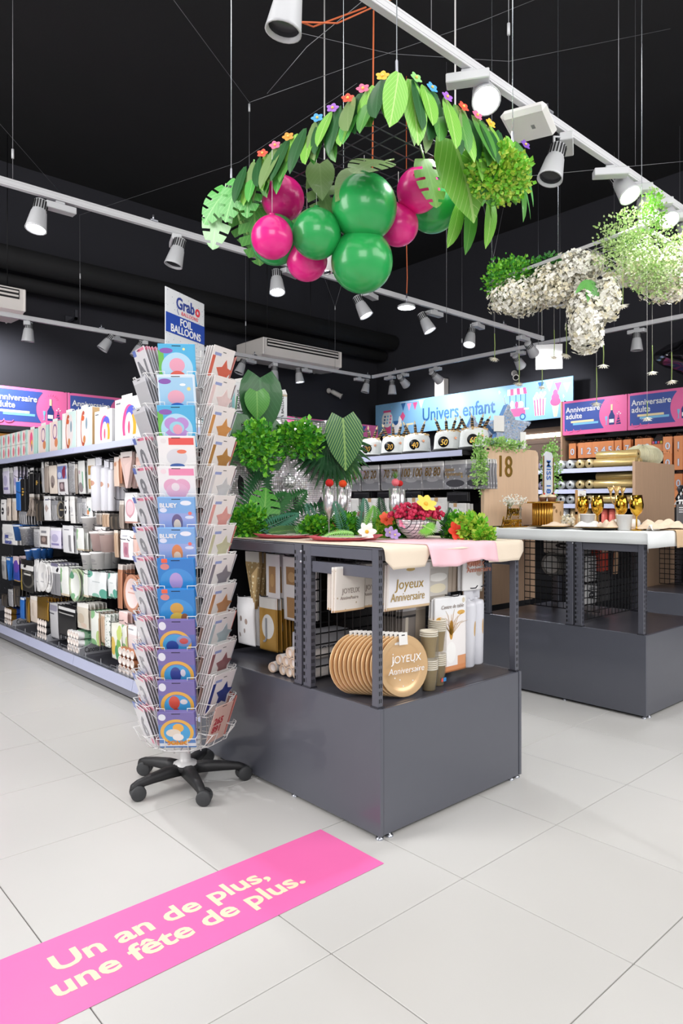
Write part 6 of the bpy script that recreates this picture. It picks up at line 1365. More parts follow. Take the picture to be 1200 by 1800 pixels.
leafplate('pink leaf placemat with printed plate farther back by the striped leaf', 2.12, 2.76, -.3, .16)
M_flute = mat('mirror_silver', '#e2dee2', .22, .8, var=.02)
def flute(label, x, y, pick=None, h=.245):
    t = thing('champagne_flute', label, 'glass', (x, y, TT), 0, 'silver champagne flutes')
    ob('glass', MB().lathe([(.0001, 0), (.032, 0), (.032, .003), (.006, .010), (.0045, .02), (.0045, .085), (.010, .098), (.024, .125), (.030, .15), (.031, h), (.029, h), (.028, .15), (.02, .125), (.0001, .105)], 20), t, mats=M_flute)
    return t
fl1 = ((2.30, 2.655, 'red', 'silver champagne flute with a red pompom pick, left of all'), (2.44, 2.71, 'orange', 'silver champagne flute with an orange pompom pick'), (2.535, 2.42, 'pineapple', 'silver champagne flute with a pink pineapple pick'), (2.62, 2.47, 'redcap', 'silver champagne flute with a small red pick, right of all'))
M_pine = mat('pineapple_pink', '#f0838f', .6, var=.1); M_redp = mat('pompom_red', '#d92f2c', .8, var=.15, scale=90); M_orp = mat('pompom_orange', '#ee5a2a', .8, var=.15, scale=90)
def honeycomb(b, c, r, n=14):
    return b.sphere(c, r, 16, 10)
def pick(label, x, y, z, kind):
    t = thing('drink_pick', label, 'drink pick', (x, y, z), 0, 'paper picks on the table')
    ob('stick', MB().tube([(0, 0, -.12), (0, 0, 0)], .0012, 4), t, mats=M_kraft)
    if kind in ('red', 'orange', 'redcap'):
        r = .02 if kind != 'redcap' else .016; b = MB()
        for k in range(16):
            a = PI * k / 16; M = Matrix.Rotation(a, 4, 'Z')
            b.prism(ell(0, .012, r * 1.05, r, 14), -.0006, .0006, 0, M)
        b.sphere((0, 0, .012), r * .93, 14, 8); ob('paper_ball', b, t, mats=M_redp if kind != 'orange' else M_orp)
    else:
        b = MB()
        for k in range(16): b.prism(ell(0, .014, .0195, .02, 14), -.0006, .0006, 0, Matrix.Rotation(PI * k / 16, 4, 'Z'))
        b.sphere((0, 0, .014), .018, 14, 8); ob('paper_ball', b, t, mats=M_pine)
        c = MB()
        for k in range(8):
            a = 2 * PI * k / 8; d = Vector((math.cos(a), math.sin(a), 0)); s = Vector((-math.sin(a), math.cos(a), 0)) * .005
            for q, hh in ((.022, .03), (.012, .042)): c.add([Vector((0, 0, .032)) - s, d * q * .6 + Vector((0, 0, .03 + hh * .5)) - s * .6, d * q * 1.3 + Vector((0, 0, .03 + hh)), d * q * .6 + Vector((0, 0, .03 + hh * .5)) + s * .6, Vector((0, 0, .032)) + s], [(0, 1, 3, 4), (1, 2, 3)], 0, False)
        ob('leaf_crown', c, t, mats=LF['mid'])
for x, y, k, lab in fl1:
    flute(lab, x, y); pick({'red': 'red paper pompom pick standing in the leftmost flute', 'orange': 'orange red paper pompom pick in the second flute', 'pineapple': 'pink paper pineapple pick standing in the third flute', 'redcap': 'small red paper pick in the flute right of the pineapple'}[k], x + .004, y, TT + .262, k)
pick('pink paper pineapple pick among the leaves, low on the table', 2.49, 2.62, TT + .10, 'pineapple')
# mirror bowl with red berries
bw = thing('mirror_bowl', 'mirror tiled half ball bowl full of red berries', 'bowl', (2.50, 2.245, TT), 0)
R_ = .098
ob('bowl', MB().lathe([(.0001, 0), (.04, .002)] + [(R_ * math.sin(a), R_ - R_ * math.cos(a) + 0) for a in (.55, .8, 1.05, 1.3, 1.5)] + [(R_ * .97, .093), (R_ * .8, .055), (.0001, .03)], 30), bw, mats=M_disco)
bt = thing('berry_bunch', 'bunch of crimson berry flowers piled in the mirror bowl', 'flowers', (2.50, 2.245, TT + .115), 0)
bb = MB(); q = random.Random(4)
for i in range(520):
    v = Vector((q.uniform(-1, 1), q.uniform(-1, 1), q.uniform(-.3, 1)));
    if v.length > 1: continue
    bb.sphere((v.x * .15, v.y * .125, v.z * .06), q.uniform(.007, .011), 6, 4)
ob('berries', bb, bt, mats=mat('berry_red', '#c2204c', .5, var=.3, scale=60)); ob('stem', MB().tube([(0, 0, -.06), (0, 0, .02)], .004, 5), bt, mats=M_stem)
def flower(label, loc, r, petals, col, heart, nrm=(-.4, -1, .6), pw=.55, group='paper flowers on the table'):
    t = thing('paper_flower', label, 'flower', loc, 0, group); t.rotation_euler = Vector(nrm).to_track_quat('Z', 'Y').to_euler()
    ob('petals', blossom(r, petals, 0, .25, pw).mesh('petals', mat('petal_' + col.strip('#'), col, .55, var=.06)), t); ob('flower_heart', MB().sphere((0, 0, .004), r * .2, 8, 5), t, mats=mat('heart_' + heart.strip('#'), heart, .6))
flower('yellow lily on top of the crimson berries', (2.47, 2.16, TT + .165), .055, 6, '#f2cf56', '#e3b23a', (-.3, -1, .9))
flower('white daisy with a yellow heart lying before the flute on the pink plate', (2.28, 2.36, TT + .035), .048, 6, '#f3f1ea', '#eab83a', (-.5, -1, .35), .5)
flower('red hibiscus at the right end of the table greens', (2.56, 2.05, TT + .04), .05, 6, '#e23b22', '#b32a1c', (-.4, -1, .3))
flower('small red hibiscus among the green leaves left of the daisy', (2.36, 2.66, TT + .045), .038, 6, '#cf2f2c', '#b32a1c', (-.4, -1, .5))
flower('pale lilac flower at the left foot of the bowl', (2.385, 2.31, TT + .03), .033, 5, '#bda4dc', '#e9d9a0', (-.5, -1, .4))
flower('second lilac flower under the bowl', (2.372, 2.265, TT + .022), .028, 5, '#b49ad8', '#e9d9a0', (-.5, -1, .2))
flower('orange blossom behind the pink plate', (2.35, 2.42, TT + .035), .03, 5, '#f0a777', '#e08a4a', (-.5, -1, .5))
flower('orange rose on the right of the berries', (2.72, 2.18, TT + .09), .032, 8, '#f07a2a', '#e0601e', (-.3, -1, .6), .7)
flower('orange red flower left of the berries', (2.45, 2.40, TT + .09), .04, 7, '#ea5a34', '#c9421e', (-.4, -1, .6), .6)
flower('pink orchid on the rim of the mirror bowl', (2.41, 2.25, TT + .075), .026, 5, '#ee8fae', '#d9608a', (-.5, -1, .3))
big('lime leaf lying over the right rim of the mirror bowl', (2.44, 2.16, TT + .105), (1, -.12, -.02), (0, -.4, 1), 'oblong', .19, .06, 'lime', name='artificial_leaf', group='leaves on the table')
for i, (x, y, z, tp, mk, L, kd, lab) in enumerate((
    (2.36, 2.60, .01, (-.35, -.1, 1), 'bluegreen', .17, 'frond', 'blue green fern behind the first flute'), (2.44, 2.56, .01, (.15, -.1, 1), 'bluegreen', .18, 'frond', 'blue green fern left of the light green leaf'),
    (2.40, 2.5, .01, (.3, -.3, 1), 'lime', .15, 'frond', 'light green fern behind the white daisy'), (2.46, 2.46, .01, (-.3, -.3, 1), 'fern', .14, 'frond', 'mid green fern right of the daisy'),
    (2.20, 2.80, .01, (.6, -.2, .5), 'fern', .16, 'frond', 'light green fern by the striped leaf'), (2.30, 2.74, .01, (-.3, 0, .9), 'bluegreen', .16, 'frond', 'blue green fern between the two flutes'),
    (2.20, 2.36, .015, (-1, .1, .06), 'lime', .14, 'frond', 'thin green frond on the left edge of the front plate'), (2.46, 2.15, .06, (.2, -.8, -.3), 'lime', .06, 'fan', 'lime fan leaf hanging over the bowl'), (2.52, 2.5, .02, (.0, -.1, 1), 'deep', .17, 'frond', 'dark fern behind the berries'), (2.62, 2.18, .01, (.25, -.2, .8), 'deep', .14, 'frond', 'dark fern right of the mirror bowl'))):
    big(lab, (x, y, TT + z), tp, (-.3, -1, .25), kd, L, L * .6, mk, name='fern_leaf', cat='fern', group='ferns on the table')
for i, (x, y, z, r, sc, a, b_, lab) in enumerate((
    (2.27, 2.72, .045, .07, (1, 1, .8), B_mid, B_lime, 'boxwood clump under the first flute'), (2.40, 2.64, .05, .075, (1, .8, .8), B_mid, B_lime, 'boxwood clump right of the red hibiscus'),
    (2.50, 2.44, .05, .07, (1, .8, .9), B_lime, B_yel, 'yellow green clump left of the bowl'), (2.58, 2.36, .05, .075, (1, 1, .8), B_mid, B_dark, 'dark clump behind the bowl'),
    (2.64, 2.02, .05, .085, (1.1, .8, .8), B_lime, B_yel, 'bright lime clump at the right end of the table'), (2.70, 2.14, .05, .08, (1, 1, .9), B_mid, B_lime, 'green clump behind the lime one'), (2.62, 1.935, .02, .05, (1.1, .5, .7), B_lime, B_yel, 'lime sprig hanging over the pink cloth'))):
    bush('boxwood_clump', lab, (x, y, TT + z), r, 700, .026, 50 + i, a, b_, sc, group='boxwood clumps on the table')

# ---------------------------------------------------------------- goods inside the first podium table
P1 = bpy.data.objects['podium_table']
def ppeg(x, y, z, rz, *a, fix=P1, off=(1.883, 1.873, 0), **k):
    """hook is a child of the podium, packs stay top level"""
    f = peg(None, x, y, z, rz, *a, **k)
    h = [o for o in C.objects if o.parent is None and o.name.startswith('hook')][0]; h.parent = fix; h.location = Vector(h.location) - Vector(off)
    return f
prt('joyeux_bag', '#ebe6df', (('r', .5, .5, .94, .94, '#e9e7e9'), ('r', .5, .03, 1, .06, '#cbb08c'), ('e', .5, .86, .2, .08, '#c9aa62')), .35, coat=.3)
prt('linen_bag', '#e9e2d9', (('r', .5, .98, 1, .05, '#f3f0ec'), ('r', .5, .02, 1, .05, '#cfae86')), .55, speck=(30, .12, '#b9a88f'))
prt('clear_white', '#cfc9c2', (('r', .5, .9, 1, .24, '#ece5dd'), ('e', .5, .56, .8, .2, '#f4f1ec'), ('e', .5, .3, .7, .22, '#e6dcc0'), ('r', .5, .06, 1, .14, '#a79f94')), .25, coat=.4)
prt('vase_card', '#f0ebea', (('r', .5, .9, 1, .26, '#eeeef0'), ('e', .5, .26, .3, .28, '#f7f5f3'), ('r', .15, .08, .34, .2, '#dd9a6c'), ('r', .86, .09, .3, .22, '#dd9a6c'), ('r', .5, .03, 1, .1, '#d98f5e'), ('e', .5, .56, .13, .26, '#c9953f'), ('e', .14, .72, .2, .06, '#dfae5a'), ('e', .82, .78, .26, .06, '#dfae5a'), ('e', .9, .94, .1, .07, '#d6cbb4')), .35)
prt('grey_roll', '#d9d9e0', (('e', .6, .5, .2, .2, '#c9a36a'),), .3)
prt('topper_card', '#eceaea', (('e', .5, .82, .7, .22, '#dd9d86'), ('e', .8, .5, .35, .2, '#c9bcb4')), .35)
prt('brown_pack', '#a39687', (('r', .5, .9, 1, .2, '#c9beb2'),), .4); prt('slat_pack', '#b8a898', (('r', .2, .5, .08, 1, '#9a8a7a'), ('r', .5, .5, .08, 1, '#9a8a7a'), ('r', .8, .5, .08, 1, '#9a8a7a')), .5)
prt('dark_picks', '#77706c', (('r', .5, .93, 1, .14, '#c9c6ca'), ('r', .5, .72, 1, .06, '#2c2a2c'), ('r', .3, .35, .2, .7, '#b5aca0')), .4)
YF = 2.0
ink = mat('ink_gold', '#a88a3f', .5); inkg = mat('ink_grey', '#9b8f88', .6)
for i, (x, n, lab) in enumerate(((2.02, 3, 'linen coloured napkin pack, left of three in the podium'), (2.10, 6, 'linen coloured napkin pack, middle of three in the podium'), (2.00, 2, 'linen coloured napkin pack nearest the podium post'))):
    f = ppeg(x - (.06 if i == 2 else .03 * (1 - i)), YF + (.16, .12, .09)[i], 1.035, FACE_Y, 'flatcard', .17, .185, n, .016, 'linen_bag', lab, 'front bay', L=.24, t=.012)
    text('JOYEUX', .03, inkg, 0, f, (-.05, -.0075, -.11), sx=.9); text('Anniversaire', .02, inkg, -.004, f, (-.06, -.0075, -.135))
f = ppeg(2.15, 1.955, 1.045, FACE_Y, 'flatcard', .255, .19, 2, .02, 'joyeux_bag', 'white bag with gold Joyeux Anniversaire lettering', 'front bay of the podium', L=.28, t=.014)
text('Joyeux', .06, ink, -.005, f, (-.085, -.0085, -.105), shear=.1); text('Anniversaire', .05, ink, -.005, f, (-.112, -.0085, -.155), shear=.1, sx=.78)
ppeg(2.38, 2.0, 1.05, FACE_Y, 'card', .16, .19, 3, .03, 'clear_white', 'clear bag of white and cream letters', 'right of the Joyeux bag', L=.26)
ppeg(2.52, 2.03, 1.05, FACE_Y, 'flatcard', .11, .165, 4, .02, 'slat_pack', 'ribbed beige pack', 'under the pink cloth', L=.2, t=.012)
f = ppeg(2.62, 1.99, 1.05, FACE_Y, 'flatcard', .14, .16, 2, .03, 'topper_card', 'white card with rose gold lettering', 'under the pink cloth', L=.26)
text('JOYEUX\nAnniversaire', .034, mat('ink_rose', '#d98f76', .4, .2), .01, f, (-.05, -.0115, -.05), line=.75)
ppeg(2.70, 2.03, 1.0, FACE_Y, 'card', .1, .13, 2, .03, 'clear_white', 'small clear pack with a wavy edge', 'below the rose lettering', L=.24)
f = ppeg(2.44, 1.975, .875, FACE_Y, 'flatcard', .215, .335, 3, .016, 'vase_card', 'tall white bag with gold sprigs in a white vase', 'front bay of the podium', L=.26, t=.012)
sp_ = MB()
for k in range(15):
    a = -1.15 + 2.3 * k / 14; l = .06 + .03 * (k % 3); sp_.tube([(0, -.0078, -.17), (math.sin(a) * l * .6, -.0078, -.15 + math.cos(a) * l * .6), (math.sin(a) * l * 1.05, -.0078, -.155 + math.cos(a) * l * .85)], [.0012, .001, .0005], 4)
ob('gold_sprig', sp_, f, mats=M_gold)
text('Centre de table', .024, inkg, -.003, f, (-.07, -.0078, -.05), shear=.2)
ppeg(2.31, 2.06, .87, FACE_Y, 'flatcard', .12, .25, 5, .02, 'brown_pack', 'brown paper pack', 'behind the vase bag', L=.22, t=.012)
ppeg(2.24, 2.04, .85, FACE_Y, 'flatcard', .09, .17, 8, .018, 'dark_picks', 'pack of glitter picks with a black band', 'behind the gold plates', L=.24, t=.01)
for i, x in enumerate((2.60, 2.68)):
    ppeg(x, 2.0 + .02 * i, .895, FACE_Y, 'roll', .085, .36, 1, .09, 'grey_roll', ('slim', 'wide')[i] + ' pale grey table roll with gold leaves', 'at the right end of the podium', L=.22)
# gold plates on the deck
M_gpl = mat('plate_gold', '#dcb687', .3, .35, var=.03, coat=.3); M_wtag = mat('tag_white', '#eceae7', .5)
me_gpl = MB().lathe([(.0001, .006), (.088, .006), (.094, .002), (.122, -.010), (.125, -.008), (.122, -.003), (.096, .010), (.0001, .012)][::-1], 34, 0, Matrix.Rotation(PI / 2, 4, 'X') @ Matrix.Scale(-1, 4, (0, 0, 1))).mesh('gold_plate', M_gpl)
for i in range(12):
    o = ob('gold_plate', me_gpl, None, (2.085 - .0105 * i, 1.945 + .0155 * i, .505 + .124), (-.10, 0, -.16))
    tag(o, ('gold paper plate, %s of the standing row on the podium deck' % (ORD[i] if i < 10 else ('eleventh', 'twelfth')[i - 10])), 'plate', 'gold paper plates on the podium deck')
    if i == 0:
        text('JOYEUX', .042, M_wt, -.002, o, (-.065, -.0125, .015), shear=.12); text('Anniversaire', .036, M_wt, -.006, o, (-.085, -.0125, -.028), shear=.25)
        st = MB(); q = random.Random(2)
        for k in range(14): a = q.uniform(0, 2 * PI); r_ = q.uniform(.05, .08); st.prism([(r_ * math.cos(a) + .003 * math.cos(t), r_ * math.sin(a) + .003 * math.sin(t)) for t in (0, 1.26, 2.5, 3.77, 5.03)], -.0128, -.0118)
        ob('star_print', st, o, mats=M_wt)
    ob('hang_tag', MB().box(-.022, -.014, .085, .022, -.012, .135, b=.001).box(-.008, -.0146, .122, .008, -.0138, .126, 1), o, mats=[M_wtag, M_black])
# stacked gold paper cups
M_cupg = mat('cup_gold', '#d9bd86', .4, .25, var=.05); M_cupw = mat('cup_white', '#efe6d3', .45)
def cupstack(label, x, y, n1, n2):
    t = thing('paper_cup_stack', label, 'cups', (x, y, .504), 0, 'stacks of gold paper cups')
    def stack(z0, n, flip):
        for i in range(n):
            ob('paper_cup', MB().lathe([(.0001, .002), (.026, 0), (.036, .088), (.039, .088, 1), (.039, .094, 1), (.035, .094, 1), (.025, .01), (.0001, .008)], 18), t, (0, 0, z0 + .0085 * i), mats=[M_cupg, M_cupw])
    stack(0, n1, False); stack(.105 + .0085 * n1 - .008, n2, False)
    ob('shrink_wrap', MB().lathe([(.031, .004), (.0415, .09), (.0415, .10 + .0085 * (n1 + n2) + .08)], 18), t, mats=M_clear)
    return t
cupstack('stack of gold paper cups beside the gold plates', 2.245, 1.945, 5, 3); t_ = cupstack('taller stack of gold paper cups left of the vase bag', 2.335, 1.975, 6, 6)
ob('sticker', MB().box(-.012, -.034, .018, .0, -.0325, .034).box(.002, -.034, .018, .02, -.0325, .034, 1), t_, mats=[mat('sticker_red', '#d95a50', .5), mat('sticker_blue', '#3f8fd0', .5)])
# side bay facing the spinner: hooks on the black perforated panel (x = 2.34)
prt('cone_gold', '#b69a6c', (('r', .5, .92, 1, .2, '#e2ddd6'),), .25, .5, (50, .3, '#e9dcb6'))
prt('window_gold', '#ecebec', (('r', .5, .42, .5, .6, '#b58b5c'), ('e', .5, .4, .3, .3, '#c9a06a')), .4)
prt('twowin_big', '#f0efee', (('r', .55, .70, .7, .28, '#a87f50'), ('r', .55, .2, .7, .32, '#b58b58'), ('e', .5, .68, .4, .16, '#c6a272')), .4)
prt('balloon_gold', '#b58a3c', (('r', .5, .9, 1, .22, '#e9e6e2'), ('e', .5, .45, .66, .46, '#ecebe8')), .25, .45)
prt('dot_bag', '#e9e8ea', (('e', .3, .55, .14, .12, '#8f7f78'), ('e', .6, .5, .16, .12, '#a58f86'), ('e', .5, .3, .1, .1, '#9a8b86'), ('e', .2, .2, .1, .1, '#7f726c')), .35)
for (y, z, kd, w_, h_, n, gp, m, lab) in ((2.99, 1.045, 'cone', .12, .30, 4, .03, 'cone_gold', 'gold glitter cone bag'), (2.82, 1.04, 'flatcard', .12, .22, 4, .03, 'window_gold', 'white card with one gold window'), (2.665, 1.035, 'flatcard', .15, .31, 6, .022, 'twowin_big', 'large white card with two gold windows'),
    (3.06, .80, 'card', .15, .25, 3, .04, 'dot_bag', 'white bag printed with brown dots'), (2.86, .82, 'flatcard', .15, .27, 8, .026, 'balloon_gold', 'gold letter balloon pack with a white oval')):
    f = ppeg(2.06, y, z, FACE_X, kd, w_, h_, n, gp, m, lab, 'side bay of the podium', L=.28, t=.012 if kd == 'flatcard' else .03)
    if m == 'balloon_gold': text('J', .14, mat('letter_grey', '#8d8f94', .4), -.01, f, (-.03, -.008, -.20))
RB_ = 'white paper tubes stacked in the side bay'
me_tb = MB().lathe([(.0001, .012), (.019, .012, 1), (.0195, 0, 1), (.024, 0, 1), (.0245, .003), (.0245, .26), (.0001, .26)], 16, 0, Matrix.Rotation(PI / 2, 4, 'Y')).mesh('paper_tube', [mat('tube_white', '#e9e2df', .5, var=.05), mat('tube_rim', '#d9c1ab', .5)])
for r in range(3):
    for c in range(4 - (r == 2)):
        tag(ob('paper_tube', me_tb, None, (1.93, 2.405 + .05 * c + .025 * (r % 2), .5285 + .0433 * r), (rnd.random(), 0, 0)), 'white paper tube, %s layer, %s from the post' % (('bottom', 'middle', 'top')[r], ORD[c] if c else 'first'), 'tube', RB_)
tag(ob('paper_tube', me_tb, None, (1.925, 2.625, .5285), (.4, 0, .3)), 'single white paper tube lying apart from the stack', 'tube', RB_)
# ---------------------------------------------------------------- goods at the grid in the first podium, seen from its left side
t = thing('cannon_carton', 'grey white party carton standing behind the wire grid in the podium', 'carton', (1.96, 2.40, .505), 0)
ob('carton', MB().box(.0, .0, 0, .26, .12, .2, b=.003), t, mats=MATS['can_grey']); text('JOYEUX', .045, mat('print_black', '#26262a', .5), 0, t, (.06, -.0012, .11)); text('TUBES À CONFETTIS', .022, MATS['print_black'], 0, t, (.02, -.0012, .03))

# ---------------------------------------------------------------- white cloth and runner on the second table
M_wcl = mat('white_paper_cloth', '#e9ecec', .7, var=.015); M_run = mat('kraft_runner', '#d3b48f', .75, var=.04); M_lin = mat('linen_beige', '#e6cfb6', .85, var=.06, bump=.3)
def drape(name, label, x0, y0, W, L, z, dl, df, m, n=30, ripple=.004):
    b = MB(); us = [-dl + (W + dl) * i / n for i in range(n + 1)]; us = sorted(set([round(u, 4) for u in us] + [0.0, -.006])); vs_ = sorted(set([round(-df + (L + df) * i / n, 4) for i in range(n + 1)] + [0.0, -.006])); P_ = []
    for v in vs_:
        for u in us:
            dx = max(0, -u); dy = max(0, -v); d = math.hypot(dx, dy)
            ox = .004 + ripple * (math.sin(v * 21) + 1) * (dx > .01); oy = .004 + ripple * (math.sin(u * 17) + 1) * (dy > .01)
            if dx and dy: ox = oy = .012 + .12 * min(dx, dy)
            P_.append((x0 + max(u, 0) - (ox if dx else 0), y0 + max(v, 0) - (oy if dy else 0), z - d * (.98 if d else 0) + (.0008 * math.sin(u * 40 + v * 23) if d == 0 else 0)))
    k = len(us)
    b.add(P_, [(j * k + i, j * k + i + 1, (j + 1) * k + i + 1, (j + 1) * k + i) for j in range(len(vs_) - 1) for i in range(k - 1)], 0, True)
    o = ob(name, b, mats=m); md = o.modifiers.new('thickness', 'SOLIDIFY'); md.thickness = .0012
    return tag(o, label, 'cloth')
drape('table_cloth', 'white paper cloth over the second podium table with a folded corner', 4.138, 1.876, .935, 1.2, 1.1225, .075, .1, M_wcl)
cloth('table_runner', 'kraft coloured runner hanging over the front of the white cloth', 4.52, 4.74, 3.0, 1.862, 1.125, .1, M_run, nx=10, wave=.003)
cloth('linen_cloth', 'crumpled linen cloth hanging down at the right picture edge', 4.70, 4.98, 2.3, 1.852, 1.128, .22, M_lin, nx=20, wave=.02, seed=1.0)
TT2 = 1.1245
# oak board with gold numerals, sash and vines
M_oak = mat('pale_oak', '#dcbd9f', .55, var=.1, scale=5); wood_grain(M_oak)
bd = thing('wooden_board', 'upright oak board with gold eighteen numerals at the back of the white table', 'board', (4.33, 3.20, TT2), 0)
ob('panel', MB().prism([(0, 0), (.74, 0), (.74, .56), (.73, .595), (.70, .612), (.04, .612), (.01, .6), (0, .57)], 0, .03), bd, mats=M_oak)
text('18', .235, mat('numeral_gold', '#a8873f', .35, .6), .003, bd, (.15, -.004, .385), ext=.004, name='numerals', sx=.92)
sh = thing('birthday_sash', 'white and gold sash with blue MISS 18 lettering hung on the board edge', 'sash', (5.085, 3.165, TT2), 0)
ob('ribbon', MB().prism([(0, .02), (.16, .0), (.165, .55), (.13, .60), (.05, .61), (.0, .57)], 0, .004), sh, mats=mat('sash_white', '#e9ecf2', .3, coat=.4))
ob('gold_edge', MB().box(.0, -.003, .03, .014, .001, .57).box(.148, -.003, .02, .16, .001, .56), sh, mats=M_gold)
text('MISS 18', .088, mat('sash_blue', '#3f74c4', .4), .003, sh, (.05, -.005, .54), (PI / 2, PI / 2, 0))
bush('vine', 'pale green vine hanging down the left edge of the oak board', (4.20, 3.14, 1.60), .2, 520, .022, 61, mat('vine_green', '#8cc05c', .5, var=.2), mat('vine_pale', '#b9dc8e', .5, var=.15), (.27, .3, 1.1), group='vines on the oak board')
bush('vine', 'pale green vine along the top edge of the oak board', (4.60, 3.2, 1.755), .24, 420, .024, 62, MATS['vine_green'], MATS['vine_pale'], (1.3, .3, .2), group='vines on the oak board')
bush('vine', 'pale green vine hanging right of the MISS 18 sash', (5.30, 3.22, 1.60), .22, 700, .024, 63, MATS['vine_green'], MATS['vine_pale'], (.5, .3, 1.15), group='vines on the oak board')
# silver star pinatas
M_tin = mat('tinsel_silver', '#a9b2c2', .25, .5, var=.6, scale=70); M_tinb = mat('tinsel_blue', '#6f9fd8', .25, .5, var=.4, scale=70)
def star(label, loc, r, th, lp=True):
    t = thing('star_pinata', label, 'star', loc, -.55, 'silver tinsel stars'); pts = [((r if k % 2 == 0 else r * .48) * math.cos(PI / 2 + k * PI / 5), (r if k % 2 == 0 else r * .48) * math.sin(PI / 2 + k * PI / 5)) for k in range(10)]
    b = MB().prism(pts, -th / 2, th / 2); q = random.Random(6)
    ob('star_body', b, t, mats=M_tin)
    f = MB()
    for i in range(900):
        a = q.uniform(0, 2 * PI); seg = int(((a - PI / 2) % (2 * PI)) / (PI / 5)) % 10; p0 = Vector(pts[seg]); p1 = Vector(pts[(seg + 1) % 10]); e = p0.lerp(p1, q.random()) * q.random() ** .5
        f.add([(e.x, -th / 2, e.y), (e.x + .012, -th / 2 - .006, e.y - .004), (e.x + .002, -th / 2 - .004, e.y - .016)], [(0, 1, 2)], int(q.random() < .12))
    ob('tinsel', f, t, mats=[M_tin, M_tinb])
    s = MB()
    for i in range(10): p0, p1 = pts[i], pts[(i + 1) % 10]; s.add([(p0[0], -th / 2, p0[1]), (p1[0], -th / 2, p1[1]), (p1[0], th / 2, p1[1]), (p0[0], th / 2, p0[1])], [(0, 1, 2, 3)])
    ob('blue_edge', s, t, mats=M_tinb, sc=1.002)
    if lp: ob('loop', MB().tube([(0, 0, r), (-.02, 0, r + .05), (.0, 0, r + .09), (.03, 0, r + .05), (0, 0, r)], .003, 5), t, mats=M_white)
    return t
s1 = star('large silver tinsel star standing on top of the oak board', (4.84, 3.36, 1.905), .21, .09)
ob('price_tag', MB().box(-.13, -.06, -.02, -.04, -.056, .11, b=.001), s1, mats=M_white); ob('card', MB().box(.1, -.06, -.16, .15, -.056, -.02, b=.001), s1, mats=M_white)
star('smaller blue silver tinsel star behind the cake hats', (4.86, 3.72, 1.868), .19, .08)
# vases, script topper, cake stand, cupcakes, card
def vase(label, x, y, h):
    t = thing('bud_vase', label, 'vase', (x, y, TT2), 0, 'glass vases with white sprigs')
    ob('glass', MB().lathe([(.0001, 0), (.022, 0), (.024, .004), (.012, .03), (.009, h * .8), (.012, h), (.010, h), (.007, h * .8), (.0001, .03)], 14), t, mats=mat('vase_glass', '#e6ebea', .05, var=0, trans=.95, alpha=.6))
    q = random.Random(int(x * 1000)); b = MB(); st = MB()
    for i in range(60):
        c = Vector((q.gauss(0, .026), q.gauss(0, .026), h + .05 + q.gauss(0, .017))); b.sphere(c, .0055, 5, 3)
        if i % 6 == 0: st.tube([(0, 0, .05), (0, 0, h), c], .0008, 3)
    ob('blossoms', b, t, mats=M_pet); ob('stems', st, t, mats=M_stem)
for i, (x, y, h) in enumerate(((4.34, 2.98, .15), (4.44, 3.04, .14), (4.54, 3.02, .145))): vase(('left', 'middle', 'right')[i] + ' bud vase with white gypsophila before the oak board', x, y, h)
tp = thing('script_topper', 'gold mirror script reading Joyeux Anniversaire on the white table', 'table sign', (4.17, 2.93, TT2), 0)
M_gmir = mat('gold_mirror', '#d8a73c', .15, 1.0, var=.05)
text('Joyeux', .115, M_gmir, .006, tp, (.06, 0, .085), ext=.003, shear=.25, sx=.5); text('Anniversaire', .105, M_gmir, .006, tp, (0, 0, .008), ext=.003, shear=.25, sx=.46); ob('foot', MB().box(-.01, -.02, 0, .3, .02, .008, b=.002), tp, mats=M_gmir)
cs = thing('cake_stand', 'gold fluted cake stand with a wide flat plate', 'cake stand', (4.70, 2.93, TT2), 0)
fl_ = MB()
for k in range(22):
    a = 2 * PI * k / 22; fl_.tube([(.068 * math.cos(a), .068 * math.sin(a), 0), (.068 * math.cos(a), .068 * math.sin(a), .175)], .0105, 6)
ob('fluted_drum', fl_.lathe([(.064, 0), (.064, .175)], 22), cs, mats=M_gold); ob('stand_plate', MB().lathe([(.0001, .175), (.13, .175), (.133, .180), (.13, .186), (.0001, .186)], 36), cs, mats=M_gold)
for i, (dx, dy) in enumerate(((.055, -.06), (.125, -.03), (.09, .05))):
    t = thing('cupcake', 'chocolate cupcake with cream on the gold cake stand, %s' % ('left', 'right', 'behind')[i], 'cupcake', (4.70 + dx * .8, 2.93 + dy * .8, TT2 + .1865), 0, 'cupcakes on the gold stand')
    ob('case', MB().lathe([(.0001, 0), (.024, 0), (.031, .038), (.0001, .038)], 18), t, mats=mat('cupcake_brown', '#6d4630', .6)); ob('cream', MB().lathe([(.032, .036), (.026, .05), (.0001, .06)], 14), t, mats=mat('cream_top', '#e9d9bb', .6)); ob('cherry', MB().sphere((.004, -.008, .062), .008, 8, 6), t, mats=mat('cherry_red', '#d13a2c', .4) if i != 0 else M_black)
cd = thing('place_card', 'white card with grey script on a small wooden easel', 'card', (5.02, 2.78, TT2 + .11), 0)
ob('sheet', MB().box(-.06, 0, 0, .06, .004, .165, b=.001), cd, mats=M_white); text('Photo\nou\nsouvenir', .034, inkg, -.008, cd, (0, -.002, .115), align='CENTER', shear=.3)
ob('easel', MB().box(-.07, .006, -.11, -.055, .02, .17).box(.055, .006, -.11, .07, .02, .17).box(-.07, .006, -.02, .07, .02, 0), cd, mats=M_kraft)
t = thing('kraft_bag', 'kraft gift bag with dark leaf print behind the gold glasses', 'bag', (4.86, 2.92, TT2), 0)
